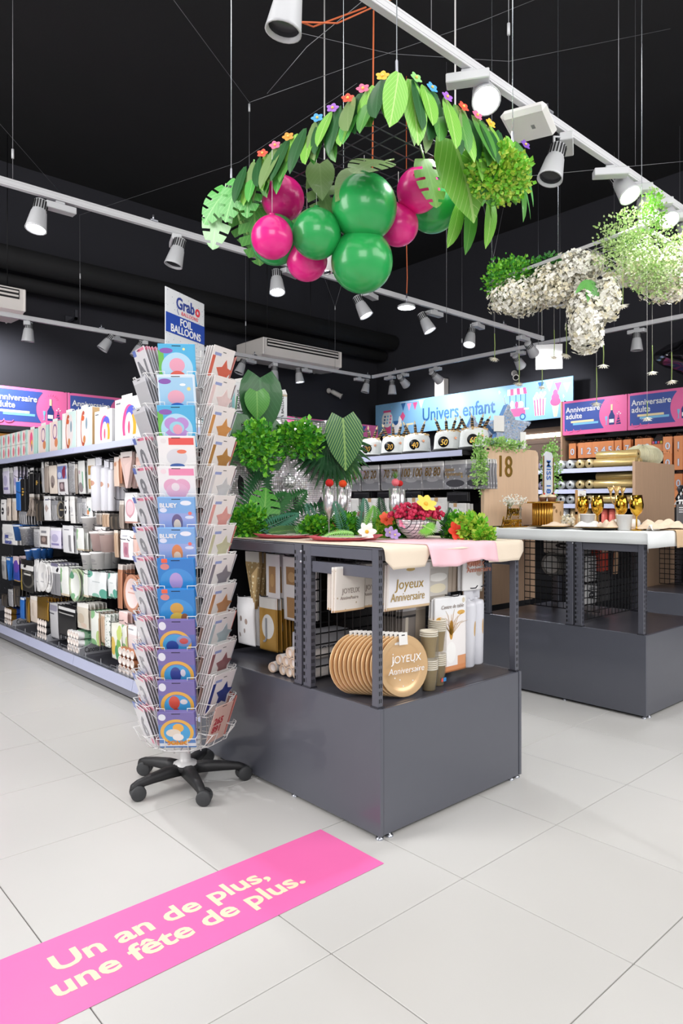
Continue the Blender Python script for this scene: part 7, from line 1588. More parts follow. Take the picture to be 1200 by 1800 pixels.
ob('bag_body', MB().box(-.11, 0, 0, .13, .08, .19, b=.004), t, mats=prt('leaf_kraft', '#d9b48a', (('e', .4, .75, .2, .12, '#8a6a44'), ('e', .55, .6, .12, .16, '#8a6a44'), ('e', .8, .5, .1, .2, '#9a7a52')), .7)); ob('bag_fold', MB().box(-.112, -.001, .175, .132, .081, .192, b=.002), t, mats=M_kraft)
cluster('small ball of cream flowers before the cake stand', (4.67, 2.70, TT2 + .045), .045, 220, .012, 41, mix=.4)
def goblet(label, x, y):
    t = thing('wine_glass', label, 'glass', (x, y, TT2), 0, 'gold mirrored wine glasses')
    ob('glass', MB().lathe([(.0001, 0), (.036, 0), (.036, .003), (.007, .008), (.005, .02), (.005, .085), (.012, .095), (.032, .115), (.042, .145), (.043, .165), (.034, .225), (.032, .225), (.041, .165), (.038, .14), (.028, .118), (.0001, .105)], 24), t, mats=M_gmir)
for x, y, lab in ((4.56, 2.52, 'gold mirrored wine glass, left of all, behind a white pot'), (4.56, 2.41, 'gold mirrored wine glass right of the first white pot'), (4.42, 2.17, 'gold mirrored wine glass behind the second white pot'), (4.36, 2.04, 'gold mirrored wine glass in front of the second white pot')): goblet(lab, x, y)
def pot(label, x, y):
    t = thing('white_pot', label, 'pot', (x, y, TT2), 0, 'white paper pots'); ob('pot_body', MB().lathe([(.0001, 0), (.04, 0), (.05, .095), (.053, .095), (.053, .1), (.046, .1), (.038, .006), (.0001, .006)], 24), t, mats=M_white)
pot('white pot before the left pair of gold glasses', 4.44, 2.42); pot('white pot between the right pair of gold glasses', 4.34, 2.11)
M_chg = mat('charger_dark', '#4a423c', .3, .3, var=.05)
for x, y, lab in ((4.32, 2.62, 'dark charger plate left of the first white pot'), (4.34, 2.28, 'dark charger plate between the two white pots')):
    t = thing('charger_plate', lab, 'plate', (x, y, TT2), 0, 'dark charger plates'); ob('plate', MB().lathe([(.0001, .003), (.1, .003), (.11, .006), (.15, .013), (.15, .016), (.11, .010), (.0001, .008)], 36), t, mats=M_chg); ob('rim', MB().lathe([(.146, .0155), (.152, .0155), (.152, .0175), (.146, .0175)], 36), t, mats=M_gold)
def napkin(label, x, y, w_, d_, h_, seed, m, z=.012):
    q = random.Random(seed); b = MB(); n = 14; vs = []
    for j in range(n + 1):
        for i in range(n + 1):
            u = i / n * 2 - 1; v = j / n * 2 - 1; e = max(0, 1 - max(abs(u), abs(v)) ** 3)
            vs.append((u * w_ / 2, v * d_ / 2, e * h_ * (.55 + .45 * math.sin(u * 5 + seed) * math.cos(v * 4 + u * 3 + seed * 2))))
    b.add(vs, [(j * (n + 1) + i, j * (n + 1) + i + 1, (j + 1) * (n + 1) + i + 1, (j + 1) * (n + 1) + i) for j in range(n) for i in range(n)], 0, True)
    tag(ob('linen_napkin', b, None, (x, y, TT2 + z), (0, 0, q.random()), mats=m), label, 'napkin', 'crumpled linen napkins')
napkin('crumpled white napkin on the dark charger plate', 4.36, 2.36, .2, .15, .045, 1, M_white, .018); napkin('crumpled beige napkin on the right half of the charger plate', 4.34, 2.20, .16, .14, .06, 2, M_lin, .018); napkin('crumpled beige napkin at the table front, right of the gold glasses', 4.50, 2.00, .28, .16, .06, 3, M_lin); napkin('crumpled beige napkin on the left charger plate', 4.34, 2.60, .2, .15, .03, 4, M_lin, .018); napkin('long beige napkin reaching the right picture edge', 4.76, 2.02, .3, .2, .06, 5, M_lin)
t = thing('name_card', 'small folded white name card before the beige napkin', 'card', (4.45, 1.93, TT2 + .002), -.1); ob('fold', MB().prism([(0, 0), (.02, .035), (.04, 0), (.038, 0), (.02, .032), (.002, 0)], 0, .09, M=Matrix.Rotation(PI / 2, 4, 'Z')), t, mats=M_white)
ob('script', MB().box(-.07, .004, .012, -.02, .0045, .016), t, mats=inkg)
t = thing('paper_roll', 'white paper roll lying behind the napkins with a dark core', 'paper roll', (4.72, 2.28, TT2 + .032), -.2); ob('roll_body', MB().lathe([(.012, -.11), (.032, -.11), (.032, .11), (.012, .11)], 20, 0, Matrix.Rotation(PI / 2, 4, 'Y')), t, mats=M_white); ob('core', MB().lathe([(.0001, -.108), (.0125, -.108), (.0125, .108), (.0001, .108)], 12, 0, Matrix.Rotation(PI / 2, 4, 'Y')), t, mats=M_black)
# candelabra and things on the far table
TT3 = 1.1195
cb_ = thing('candelabra', 'clear gold candelabra with flared cups behind the gold glasses', 'candelabra', (4.86, 2.42, TT2), 0)
M_amber = mat('amber_glass', '#c9a56a', .15, .4, var=.2, scale=50)
cnd = MB().lathe([(.0001, 0), (.05, 0), (.05, .006), (.01, .015), (.008, .2), (.016, .22), (.012, .25), (.03, .30), (.027, .30), (.0001, .25)], 16)
for s in (-1, 1):
    cnd.tube([(0, 0, .16), (s * .05, 0, .17), (s * .085, 0, .2), (s * .09, 0, .24)], .005, 6); cnd.lathe([(.006, .23), (.008, .25), (.024, .29), (.021, .29), (.0001, .25)], 12, 0, Matrix.Translation((s * .09, 0, 0)))
ob('stem', cnd, cb_, mats=M_amber); ob('tag', MB().box(.0, -.05, .12, .05, -.048, .19, b=.001), cb_, mats=mat('tag_pink', '#e3cdbf', .6))
cl = thing('clapperboard', 'grey film clapperboard with its striped arm raised on the far table', 'clapperboard', (6.40, 2.62, TT3), -.15)
ob('slate', MB().box(0, 0, 0, .2, .012, .17, b=.001), cl, mats=mat('slate_grey', '#6d6a6a', .6))
for nm, M in (('bar', Matrix.Translation((0, 0, .172))), ('clap_arm', Matrix.Translation((0, 0, .205)) @ Matrix.Rotation(-.75, 4, 'Y'))):
    b = MB().box(0, -.002, 0, .205, .014, .028, 0, M=M)
    for k in range(4): b.add([(.012 + .05 * k, -.0026, .002), (.04 + .05 * k, -.0026, .002), (.046 + .05 * k, -.0026, .026), (.018 + .05 * k, -.0026, .026)], [(0, 1, 2, 3)], 1, False, M)
    ob(nm, b, cl, mats=[M_black, M_wt])
ob('slate_lines', MB().box(.02, -.001, .14, .09, 0, .148).box(.02, -.001, .12, .095, 0, .128).box(.02, -.001, .10, .08, 0, .108).box(.1, -.001, .12, .19, 0, .122).box(.1, -.001, .09, .19, 0, .092), cl, mats=M_wt)
t = thing('trophy_figure', 'black and white figurine standing behind the clapperboard', 'figurine', (6.56, 2.66, TT3), 0)
ob('foot', MB().lathe([(.0001, .17), (.055, .17), (.03, .215), (.0001, .22)], 14), t, mats=M_white); ob('pillar', MB().box(-.04, -.03, 0, .04, .03, .172, b=.004), t, mats=M_black); ob('body', MB().lathe([(.022, .215), (.028, .24), (.016, .27), (.022, .285), (.03, .31), (.024, .335), (.0001, .35)], 14), t, mats=M_fixd); ob('ring', MB().tube([(.03 + .02 * math.cos(a), 0, .33 + .02 * math.sin(a)) for a in [2 * PI * k / 10 for k in range(11)]], .004, 5), t, mats=M_steel)
t = thing('picture_box', 'small white box with a dark diagonal beside the clapperboard', 'box', (6.64, 2.50, TT3), -.1); ob('box_body', MB().box(0, 0, 0, .1, .05, .12, b=.003), t, mats=M_white); ob('strap', MB().add([(.02, -.001, .12), (.03, -.001, .12), (.07, -.001, 0), (.055, -.001, 0)], [(0, 1, 2, 3)]), t, mats=M_black)

# ---------------------------------------------------------------- second gondola: cake hats and clear party packs
M_plush = mat('plush_white', '#e2e5e4', .9, var=.05, scale=50, bump=.3); M_brim = mat('brim_black', '#1d1e20', .8, var=.1)
def cakehat(num, y, sw):
    t = thing('cake_hat', 'white plush cake hat with a black brim and gold badge %s' % {20: 'twenty', 30: 'thirty', 40: 'forty', 50: 'fifty', 60: 'sixty'}[num], 'hat', (4.38, y, 1.7005), -.85, 'cake hats on the gondola top')
    ob('brim', MB().lathe([(.0001, .004), (.127, .0), (.134, .012), (.127, .03), (.115, .034), (.0001, .034)], 30), t, mats=M_brim)
    ob('cake', MB().lathe([(.118, .03), (.115, .05), (.108, .14), (.098, .165), (.07, .18), (.0001, .185)], 30), t, mats=M_plush)
    tp = MB(); q = random.Random(num)
    for i in range(50): a = q.uniform(0, 6.3); r = .1 * q.random() ** .5; tp.sphere((r * math.cos(a), r * math.sin(a), .185 - r * .12), q.uniform(.006, .011), 5, 4)
    ob('gold_flakes', tp, t, mats=mat('cake_flakes', '#cfae7a', .6, .2))
    ob('badge', MB().lathe([(.0001, 0), (.043, 0), (.043, .006), (.0001, .006)], 22, 0, Matrix.Translation((-.03 + sw * .01, -.108, .085)) @ Matrix.Rotation(PI / 2, 4, 'X')), t, mats=M_black)
    text(str(num), 0.064, M_gold, -.004, t, (-.03 + sw * .01, -.1155, .06), align='CENTER', shear=.25, name='number', sx=.85)
    ob('star', MB().prism([(.055 + (.014 if k % 2 == 0 else .006) * math.cos(PI / 2 + k * PI / 5), .115 + (.014 if k % 2 == 0 else .006) * math.sin(PI / 2 + k * PI / 5)) for k in range(10)], -.112, -.096), t, mats=M_copper)
    for k, (dx, dy, lx) in enumerate(((-.06, 0, -.45), (-.01, .03, -.08), (.03, -.02, .3), (.065, .02, .5))[:4 if num != 40 else 3]):
        M = Matrix.Translation((dx, dy, .17)) @ Matrix.Rotation(lx * (1.0 if sw > 0 else .85), 4, 'Y')
        c = ob('candle', MB().lathe([(.0001, 0), (.012, 0), (.012, .095), (.0001, .097)], 10, 0, M), t, mats=prt('candle_black', '#1c1a1a', tuple(('r', .5, .12 + .2 * q_, 1, .05, '#b48a4a') for q_ in range(4)), .5)); ob('flame', MB().lathe([(.0001, .095), (.009, .107), (.0001, .135)], 8, 0, M), c, mats=mat('flame_cream', '#e6cfa0', .5))
for num, y, sw in ((20, 4.49, 1), (30, 4.185, -1), (40, 3.925, 1), (50, 3.59, -1), (60, 3.33, 1)): cakehat(num, y, sw)
prt('age_pack', '#a9a6a9', (('r', .5, .93, 1, .18, '#efedec'), ('r', .5, .2, .9, .3, '#8b8a8f'), ('e', .5, .35, .5, .14, '#b4b2b6')), .2, .2, (34, .3, '#d4d2d6'))
prt('anniv_pack', '#a4a3a8', (('r', .5, .93, 1, .15, '#e3e1e0'), ('e', .5, .2, .8, .26, '#55545a'), ('d', .2, .42, .1, .1, '#cda869'), ('d', .8, .42, .1, .1, '#cda869')), .2, .2, (40, .3, '#d9d8dc'))
for i, (y, txt_, m, lab) in enumerate(((4.62, '20', 'age_pack', 'clear pack with gold age letters, behind the fan palm'), (4.38, '20', 'age_pack', 'clear pack with bold gold twenty'), (4.13, '70', 'age_pack', 'clear pack with gold seventy'), (3.89, '100', 'age_pack', 'clear pack with gold one hundred'), (3.66, '80', 'age_pack', 'clear pack with gold eighty'), (3.43, 'A', 'anniv_pack', 'clear pack with gold Anniversaire letters'), (3.21 + .02, 'J', 'anniv_pack', 'clear pack with silver letters beside the oak board'))):
    f = peg(G2, 4.26, y, 1.635, FACE_X, 'card', .225, .225, 4, .035, m, lab, 'second gondola', L=.36)
    if txt_ in ('A', 'J'): text({'A': 'Joyeux\nAnniversaire', 'J': 'Joyeux\nAnniversaire'}[txt_], .044, M_goldmat if txt_ == 'A' else M_steel, .012, f, (-.1, -.0125, -.085), line=.8, shear=.2, sx=.8)
    else: text('%s %s' % (txt_, txt_), .1, M_gold, .0, f, (0, -.0125, -.115), align='CENTER', shear=.25, sx=.7)
prt('white_panel', '#e3e1de', (('r', .4, .95, .2, .14, '#c49e72'), ('r', .5, .5, .7, .7, '#ebe9e6')), .5); prt('dark_pack', '#232225', (('r', .5, .8, .9, .2, '#3a393d'),), .3)
for i, y in enumerate((4.62, 4.36, 4.10, 3.84, 3.60)): peg(G2, 4.26, y, 1.345, FACE_X, 'flatcard', .19, .28, 5, .03, 'white_panel', 'white bag with a kraft clip, %s from the palm side' % ORD[i].replace('front', 'first'), 'second gondola', L=.34, t=.015)
for i, y in enumerate((4.5, 4.2, 3.9)): peg(G2, 4.27, y, 1.40, FACE_X, 'flatcard', .2, .05, 2, .03, 'dark_pack', 'thin black pack, %s from the palm side' % ORD[i].replace('front', 'first'), 'second gondola', L=.34, t=.015)
peg(G2, 4.25, 3.40, 1.30, FACE_X, 'flatcard', .17, .24, 3, .04, 'white_panel', 'white and kraft pack beside the oak board', 'second gondola', L=.34, t=.02)
peg(G2, 4.26, 3.41, 1.385, FACE_X, 'flatcard', .2, .07, 2, .03, 'dark_pack', 'black mask pack beside the oak board', 'second gondola', L=.34, t=.02)
t = thing('kraft_box', 'brown kraft box on the base of the second gondola side', 'box', (4.28, 3.32, .126), FACE_X); ob('carton', MB().box(-.1, 0, 0, .12, .2, .3, b=.003), t, mats=M_kraft); ob('tape', MB().box(-.1005, -.0006, .13, .1205, .2, .17), t, mats=M_card)
prt('hang_plate', '#e0dfdd', (('o', .5, .5, .98, .98, '#8d8b88'),), .4); prt('red_card', '#e5523c', (('r', .5, .8, .9, .2, '#d9b79c'),), .5); prt('grey_bagd', '#4a4848', (), .5)
for j, (x, y, z, k, w_, h_, n, m, lab) in enumerate(((4.70, 2.86, .92, 'disc', .17, .17, 6, 'hang_plate', 'white paper plate behind the wire grid'), (4.72, 2.64, .93, 'card', .15, .2, 4, 'whiteblack', 'white cup pack behind the wire grid'), (4.72, 2.64, .72, 'card', .15, .17, 4, 'whitep', 'white napkin pack behind the wire grid'), (4.75, 2.75, 1.05, 'flatcard', .42, .13, 2, 'whiteblack', 'speckled white pack high behind the wire grid'), (4.74, 2.52, .98, 'flatcard', .08, .07, 1, 'red_card', 'small red card behind the wire grid'))):
    f = ppeg(x, y, z, FACE_X, k, w_, h_, n, .025, m, lab, 'second podium', fix=bpy.data.objects['podium_table.001'], off=(4.14, 1.878, 0), L=.15)
for j, (x, y, z, k, w_, h_, n, m, lab) in enumerate(((4.84, 2.50, 1.0, 'flatcard', .16, .2, 2, 'red_card', 'red and peach card behind the front grid'), (4.84, 2.5, .80, 'card', .18, .22, 3, 'grey_bagd', 'dark grey bag behind the front grid'), (4.66, 2.5, .92, 'card', .16, .18, 3, 'whitep', 'white pack behind the front grid'), (4.66, 2.5, .72, 'card', .15, .14, 3, 'whiteblack', 'white and black pack behind the front grid'), (4.92, 2.44, .98, 'flatcard', .06, .2, 1, 'kraft_card', 'tall peach card by the right grid edge'))):
    if m == 'kraft_card': prt('kraft_card', '#d9b08a', (), .6)
    ppeg(x, y, z, FACE_Y, k, w_, h_, n, .03, m, lab, 'second podium', fix=bpy.data.objects['podium_table.001'], off=(4.14, 1.878, 0), L=.2)

# ---------------------------------------------------------------- third gondola: rolls of glitter fabric
M_gs = mat('glitter_silver', '#cdd0d6', .3, .45, var=.55, scale=130); M_gg = mat('glitter_gold', '#d6bd8c', .3, .45, var=.55, scale=130); M_gr = mat('foil_gold_roll', '#d9bd80', .3, .4, var=.1, scale=60); M_ir = mat('iridescent', '#c3bcd6', .2, .6, var=.2, scale=30)
M_coral = mat('coral_roll', '#d9685c', .5, .1, var=.15, scale=60); M_bei = mat('beige_roll', '#b9a07a', .4, .3, var=.1); M_slv = mat('grey_roll_paper', '#b3b6bb', .4, .3, var=.1)
me_rx = MB().lathe([(.012, 0), (.046, 0), (.048, .004), (.048, .3), (.0001, .3)], 18, 0, Matrix.Rotation(PI / 2, 4, 'Y')); me_ry = MB().lathe([(.012, -.21), (.044, -.21), (.046, -.207), (.046, .207), (.044, .21), (.012, .21)], 18, 0, Matrix.Rotation(PI / 2, 4, 'X'))
me_v = MB().lathe([(.0001, 0), (.034, 0), (.035, .004), (.035, .28), (.012, .281), (.0001, .281)], 16)
cache = {}
def roll(mb, key, m, loc, lab, grp, rot=(0, 0, 0)):
    if (key, m.name) not in cache: cache[(key, m.name)] = mb.mesh('fabric_roll', m)
    tag(ob('fabric_roll', cache[(key, m.name)], None, loc, rot), lab, 'fabric roll', grp)
lv = (('top', 1.656), ('middle', 1.446), ('lower', 1.296))
for nm, z in lv:
    g_ = 'glitter rolls on the %s shelf' % nm
    for i, (y, m, c) in enumerate(((4.10, M_ir, 'iridescent'), (3.99, M_ir, 'iridescent'), (3.88, M_gs, 'silver'), (3.775, M_gs, 'silver'), (3.665, M_gg, 'gold'), (3.56, M_gg, 'gold'))): roll(me_rx, 'x', m, (6.57, y, z + .049), '%s glitter roll seen end on, %s shelf, %s from the far end' % (c, nm, ORD[i].replace('front', 'first')), g_, (rnd.random(), 0, 0))
    for i, (dx, dz) in enumerate(((0, 0), (.094, 0), (.047, .08)) if nm != 'lower' else ((0, 0), (.094, 0))): roll(me_ry, 'y', M_gr, (6.60 + dx, 3.30, z + .047 + dz), 'long gold foil roll along the %s shelf edge, %s' % (nm, ('front', 'behind', 'lying on top')[i]), g_)
for i, (y, m, c) in enumerate(((3.92, M_slv, 'grey'), (3.84, M_slv, 'grey'), (3.75, M_bei, 'beige'), (3.67, M_bei, 'gold'), (3.59, M_bei, 'beige'), (3.50, M_bei, 'gold'), (3.41, M_coral, 'coral'), (3.33, M_coral, 'coral'))): roll(me_v, 'v', m, (6.60, y, .991), '%s paper roll standing on the lowest shelf, %s from the far end' % (c, ORD[i].replace('front', 'first')), 'standing rolls on the lowest shelf')
for i in range(3):
    t = thing('aqua_box', 'small aqua box on top of the gold rolls, %s' % ('left', 'middle', 'right')[i], 'box', (6.80, 3.46 - .12 * i, 1.656), 0, 'aqua boxes on the roll gondola'); ob('carton', MB().box(0, 0, 0, .08, .11, .15, b=.003), t, mats=mat('aqua_card', '#8fd0d0', .5)); ob('print', MB().box(-.001, .02, .03, .0, .09, .09), t, mats=mat('aqua_print', '#c3e6e0', .5))
hb = thing('honeycomb_ball', 'cream honeycomb paper ball on the oak end panel', 'paper ball', (6.98, 3.2, 1.66), 0); b = MB()
for k in range(40): b.prism(ell(0, .115, .19, .125, 18), -.0008, .0008, 0, Matrix.Rotation(PI * k / 40, 4, 'Z'))
ob('paper_fins', b.sphere((0, 0, .115), .116, 20, 10, 0, (1.55, 1.55, 1)), hb, mats=mat('cream_paper', '#e6e2c8', .8)); ob('core', MB().tube([(0, 0, 0), (0, 0, .235)], .006, 6), hb, mats=M_kraft)

# ---------------------------------------------------------------- orange number bags on the right wall
M_ob = [mat('orange_bag', '#ea9660', .5, .05, var=.06), mat('orange_side', '#b5602f', .5, .05, var=.06)]
me_ob = MB().box(-.058, -.001, -.2, .058, .0, 0, 0).box(-.058, .0, -.2, .058, .05, -.004, 1).mesh('gift_bag', M_ob)
obm = MB().add([(-.05, 0, -.2), (.05, 0, -.2), (.05, 0, 0), (-.05, 0, 0), (-.05, .05, -.2), (.05, .05, -.2), (.05, .012, 0), (-.05, .012, 0), (-.045, .03, -.1), (.045, .03, -.1)], [(0, 1, 2, 3), (5, 4, 7, 6), (0, 4, 5, 1), (3, 2, 6, 7)], 0).add([(-.05, 0, -.2), (-.05, .05, -.2), (-.05, .012, 0), (-.05, 0, 0), (.05, 0, -.2), (.05, .05, -.2), (.05, .012, 0), (.05, 0, 0)], [(0, 3, 2, 1), (4, 5, 6, 7)], 1)
me_ob = obm.mesh('gift_bag', M_ob); M_dig = mat('digit_white', '#eef0f4', .4); M_digb = mat('digit_blue', '#7f8fc0', .4)
me_hd = MB().tube([(-.025, .004, -.004), (-.022, .004, .022), (.022, .004, .022), (.025, .004, -.004)], .0022, 5).mesh('handle', mat('twine', '#8a5a3a', .8))
DW = ('zero', 'one', 'two', 'three', 'four', 'five', 'six', 'seven', 'eight', 'nine')
def bag(y, z, d, lab, rows):
    for i in range(2):
        t = ob('gift_bag', me_ob, None, (8.40 + .055 * i, y, z), (rnd.uniform(-.03, .03), 0, FACE_X + rnd.uniform(-.2, .25)))
        tag(t, lab if i == 0 else 'orange bag behind the ' + lab.replace('orange gift bag with a white', 'bag with'), 'gift bag', 'orange number bags, %s row' % rows); ob('handle', me_hd, t)
        if i == 0: text(d, .115, M_digb, .035, t, (0, -.0015, -.15), align='CENTER', name='digit'); text(d, .115, M_dig, .0, t, (0, -.003, -.15), align='CENTER', name='digit')
    hook(WR, 8.40, y, z + .018, .42, FACE_X)
for i, y in enumerate((4.79, 4.655, 4.555, 4.455, 4.36, 4.27, 4.165, 4.05, 3.90, 3.80)): bag(y, 2.10, str(i), 'orange gift bag with a white %s, top row' % DW[i], 'top')
for r, (z, nm) in enumerate(((2.10, 'top'), (1.90, 'second'), (1.655, 'third'), (1.46, 'lowest'))):
    for i, y in enumerate((3.555, 3.43, 3.31)): bag(y, z, str(i) if r < 2 else '8012'[i + (r == 3)], 'orange gift bag with a white %s, %s row at the right picture edge' % (DW[i] if r < 2 else DW[(8, 0, 1, 2)[i + (r == 3)]], nm), nm)
for y, z in ((3.72, 1.90), (3.83, 1.90)): bag(y, z, '0', 'orange gift bag behind the honeycomb ball, %s' % ('right' if y < 3.8 else 'left'), 'second')
bk_ = thing('wrapped_basket', 'orange basket wrapped in clear film with coloured letters, top row', 'basket', (8.41, 3.68, 1.93), FACE_X)
ob('tray', MB().prism([(-.07, 0), (.07, 0), (.085, .09), (-.085, .09)], 0, .18), bk_, mats=M_ob); ob('film', MB().add([(-.088, -.003, .08), (.088, -.003, .08), (.03, .06, .21), (-.03, .06, .21), (-.088, .183, .08), (.088, .183, .08)], [(0, 1, 2, 3), (4, 3, 2, 5), (0, 3, 4), (1, 5, 2)]), bk_, mats=M_clear)
for k, c in enumerate(('#e35a7a', '#5a7fd0', '#e24a5a', '#e2c24a')): ob('letter', MB().box(-.06 + .032 * k, -.006, .095, -.036 + .032 * k, -.003, .125, b=.001), bk_, mats=mat('letter_' + c[1:], c, .5))
hook(WR, 8.40, 3.68, 2.14, .42, FACE_X); ob('film_knot', MB().tube([(0, .06, .205), (0, .06, .225)], .008, 6), bk_, mats=M_clear)
# yellow packs on the left wall shelving, over the gondola
for i in range(12):
    f = peg(WL, 2.15 + .17 * i, 8.62, 2.12, FACE_Y, 'flatcard', .15, .24, 1, .03, prt('yellow_pack', '#efb45c', (('e', .3, .4, .5, .4, '#f5cf8a'), ('r', .5, .9, 1, .14, '#f0a040')), .5), 'yellow orange pack under the pink signs, %s from the picture edge' % NUM[i], 'left wall', L=.3, t=.02)
t = thing('blue_ball', 'small blue ball ornament under the left pink sign', 'ornament', (2.34, 8.58, 2.04), 0); ob('ball', MB().sphere((0, 0, 0), .06, 14, 10), t, mats=MATS['cobalt']); ob('cap', MB().tube([(0, 0, .055), (0, 0, .1)], .008, 6), t, mats=M_steel)
# ---------------------------------------------------------------- suspension wires under the black ceiling, pendants
def wires(label, segs, r=.002, m=None, extra=None):
    t = thing('suspension_wire', label, 'wire', segs[0][0], 0)
    o0 = Vector(segs[0][0]); b = MB()
    for sg in segs: b.tube([Vector(p) - o0 for p in sg], r, 5)
    ob('steel_wire', b, t, mats=m or mat('wire_grey', '#8b8b8f', .4, .5))
    for p in (extra or ()): ob('clamp', MB().lathe([(.0001, -.03), (.008, -.03), (.008, .03), (.0001, .03)], 8), t, Vector(p) - o0, mats=M_headg)
    return t
A_ = 4.75
wires('thin wire holding the middle track at the left picture edge', [[(1.42, A_, TZ + .06), (1.42, A_, ZC)]], extra=[(1.42, A_, 3.55)])
wires('vertical wire with Y branches over the rear left track', [[(3.146, 8.05, TZ + .06), (3.146, 8.063, 4.666)], [(3.146, 8.063, 4.666), (1.7, 7.26, 5.3), (1.55, 7.18, ZC)], [(3.146, 8.063, 4.666), (4.359, 6.57, 5.134), (4.636, 5.245, 5.386), (4.7, 5.0, ZC)]], extra=[(3.146, 8.05, 3.95)])
wires('vertical wire with Y branches left of the leaf frame', [[(3.174, 4.637, TZ + .3), (3.174, 4.637, 4.512)], [(3.174, 4.637, 4.512), (2.297, 4.254, 4.7), (0.2, 3.34, 5.15)], [(3.174, 4.637, 4.512), (3.879, 4.043, 4.859), (4.6, 3.43, 5.2), (5.05, 3.05, ZC)], [(3.174, 4.637, TZ + .3), (3.174, 4.75, TZ + .06)]], extra=[(3.174, 4.637, 4.47)])
wires('long slanting guy wire behind the leaf frame', [[(2.6, 3.6, 3.9), (2.6, 3.2, 4.0), (3.0, 2.6, 4.45), (3.6, 1.9, 5.1)]])
wires('short slanting wire at the top edge right of the unlit lamp', [[(3.206, 4.11, 4.83), (3.879, 3.75, 4.78), (4.8, 3.3, 4.9), (6.2, 2.6, ZC)], [(3.206, 4.11, 4.83), (3.1, 4.2, ZC)]])
wires('vertical wire with Y branches over the right air conditioner', [[(7.1, 8.05, TZ + .06), (7.1, 8.05, 4.35)], [(7.1, 8.05, 4.35), (6.5, 8.05, ZC)], [(7.1, 8.05, 4.35), (7.5, 8.05, ZC)]], extra=[(7.1, 8.05, 4.33)])
wires('vertical wire of the rear track left of the right air conditioner', [[(5.45, 8.05, TZ + .06), (5.45, 8.05, ZC)]], extra=[(5.45, 8.05, 3.8)])
wires('vertical wire of the right wall track over the blue banner', [[(7.87, 6.2, TZ + .06), (7.87, 6.2, ZC)]], extra=[(7.87, 6.2, 3.62)])
wires('wire with Y branches near the right end of the middle track', [[(6.6, A_, TZ + .06), (6.6, A_, 4.12)], [(6.6, A_, 4.12), (5.9, A_ - .15, ZC)], [(6.6, A_, 4.12), (7.5, A_ + .4, ZC)]], extra=[(6.6, A_, 4.08)])
wires('vertical wire left of the flower frame', [[(5.1, 4.2, 3.0), (5.1, 4.2, ZC)]], r=.002)
wires('vertical wire of the right track beside the big spotlight', [[(2.36, 2.03, TZ + .06), (2.36, 2.03, ZC)]])
wires('vertical wire of the right track beside the access point', [[(3.05, 2.10, TZ + .06), (3.05, 2.10, ZC)]], extra=[(3.05, 2.10, 3.75)])
wires('vertical wire of the right track over the flower frame', [[(4.1, 2.03, TZ + .06), (4.1, 2.03, ZC)]])
wires('slanting wire with short hangers at the upper right', [[(4.6, 3.2, 3.85), (6.9, 1.9, 4.35)], [(5.6, 2.63, 4.07), (5.6, 2.63, ZC)], [(6.2, 2.3, 4.2), (6.2, 2.3, ZC)]], r=.002)
wires('two thin wires hanging from the right wall track', [[(7.87, 3.2, TZ + .06), (7.87, 3.2, ZC)], [(7.87, 3.95, TZ + .06), (7.87, 3.95, ZC)]], extra=[(7.87, 3.95, 3.55)])
M_orw = mat('cord_orange', '#c8643a', .6, var=.05)
wires('orange cable strung under the ceiling behind the leaf frame', [[(2.40, 3.0, 3.95), (2.62, 2.95, 4.02), (2.9, 2.75, 4.2), (3.15, 2.5, 4.4), (3.3, 2.4, 4.58)], [(2.40, 3.0, 3.95), (2.5, 3.02, 3.98), (2.75, 2.85, 4.12)], [(2.78, 2.82, 4.1), (2.8, 2.85, 3.2)]], r=.005, m=M_orw)
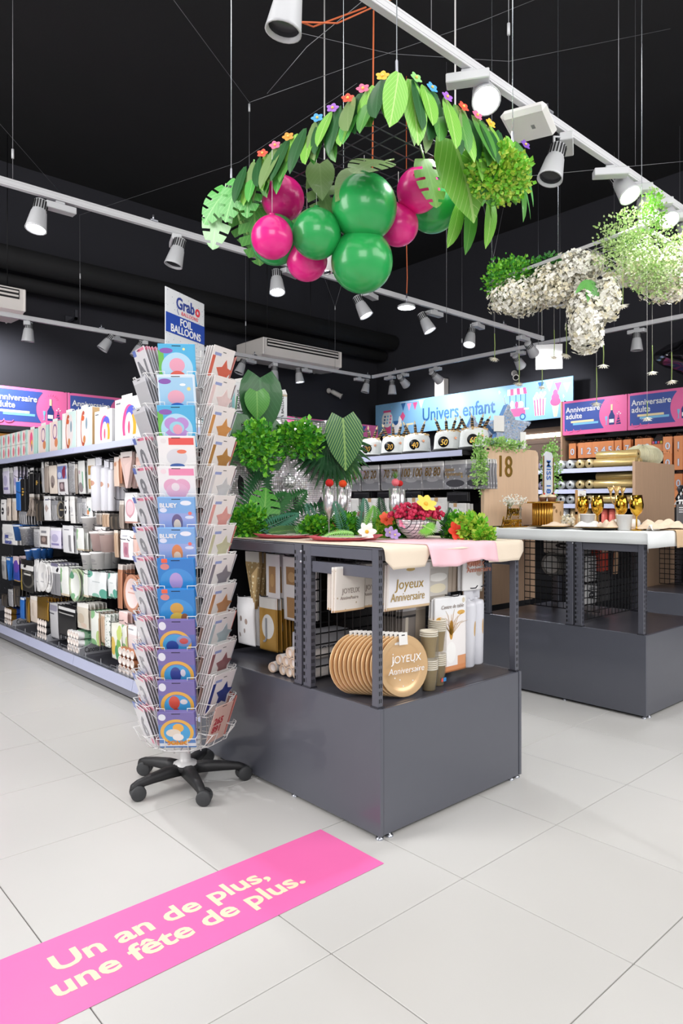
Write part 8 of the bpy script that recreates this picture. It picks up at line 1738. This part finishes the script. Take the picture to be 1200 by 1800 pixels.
# round pendant with its orange cord, and white cylinder lamps
pt = thing('pendant_lamp', 'round flat pendant lamp on an orange cord behind the lowest balloon', 'pendant lamp', (4.98, 4.6, 3.2), 0)
ob('disc', MB().lathe([(.0001, .03), (.03, .045), (.085, .02), (.09, 0), (.082, 0), (.0001, .004)][::-1], 24), pt, mats=M_headg); ob('lens', MB().lathe([(.082, -.0005), (.0001, -.0005)], 24), pt, mats=M_lens); ob('cord', MB().tube([(0, 0, .04), (.012, 0, .3), (0, 0, .7), (0, 0, ZC - 3.2)], .005, 6), pt, mats=M_orw)
ob('cord_sleeve', MB().tube([(0, 0, .04), (.004, 0, .14)], .008, 6), pt, mats=M_steel)
for x, y, lab in ((3.72, 4.35, 'white cylinder lamp hidden between the pink and green balloons'), (3.66, 2.94, 'white cylinder lamp under the right end of the leaf frame')):
    t = thing('cylinder_lamp', lab, 'ceiling lamp', (x, y, 3.2), 0); ob('shade', MB().lathe([(.062, 0), (.066, .0), (.066, .2), (.0001, .2)], 24), t, mats=M_white)
    ob('reflector', MB().lathe([(.062, .001), (.048, .03), (.0001, .03)], 20), t, mats=M_chrome); ob('lens', MB().lathe([(.047, .026), (.0001, .026)][::-1], 20), t, mats=M_lens); ob('rod', MB().tube([(0, 0, .2), (0, 0, ZC - 3.2)], .006, 6), t, mats=M_white)
# black film bundle hanging by the right wall
bf = thing('film_bundle', 'big bundle of glossy black plastic film by the right wall track', 'bundle', (8.3, 2.95, 3.05), 0)
b = MB(); n, k = 24, 14; vs = []; q = random.Random(8)
for j in range(k + 1):
    for i in range(n):
        a = 2 * PI * i / n; e = math.sin(PI * j / k); f = 1 + .10 * math.sin(a * 5 + j) + .08 * math.sin(a * 3 - j * 1.3); vs.append((.42 * e ** .7 * math.cos(a) * f, -.75 + 1.5 * j / k, .24 * e ** .7 * math.sin(a) * f - .1 * e))
ob('film', b.add(vs, [(j * n + i, j * n + (i + 1) % n, (j + 1) * n + (i + 1) % n, (j + 1) * n + i) for j in range(k) for i in range(n)], 0, True), bf, mats=mat('black_film', '#0f0f12', .18, var=.1, coat=.6))
ob('straps', MB().tube([(0, -.3, .1), (0, -.3, 1.55)], .004, 4).tube([(0, .3, .1), (0, .3, 1.55)], .004, 4), bf, mats=M_black)
t = thing('wall_bracket', 'small black metal bracket on the left wall right of the air conditioner', 'bracket', (3.35, 8.98, 3.62), 0); ob('arm', MB().box(0, -.25, 0, .03, 0, .03).box(0, -.25, 0, .03, -.22, .12), t, mats=M_fixd); ob('plate', MB().box(-.03, -.012, -.05, .06, 0, .09, b=.003), t, mats=M_fixd)
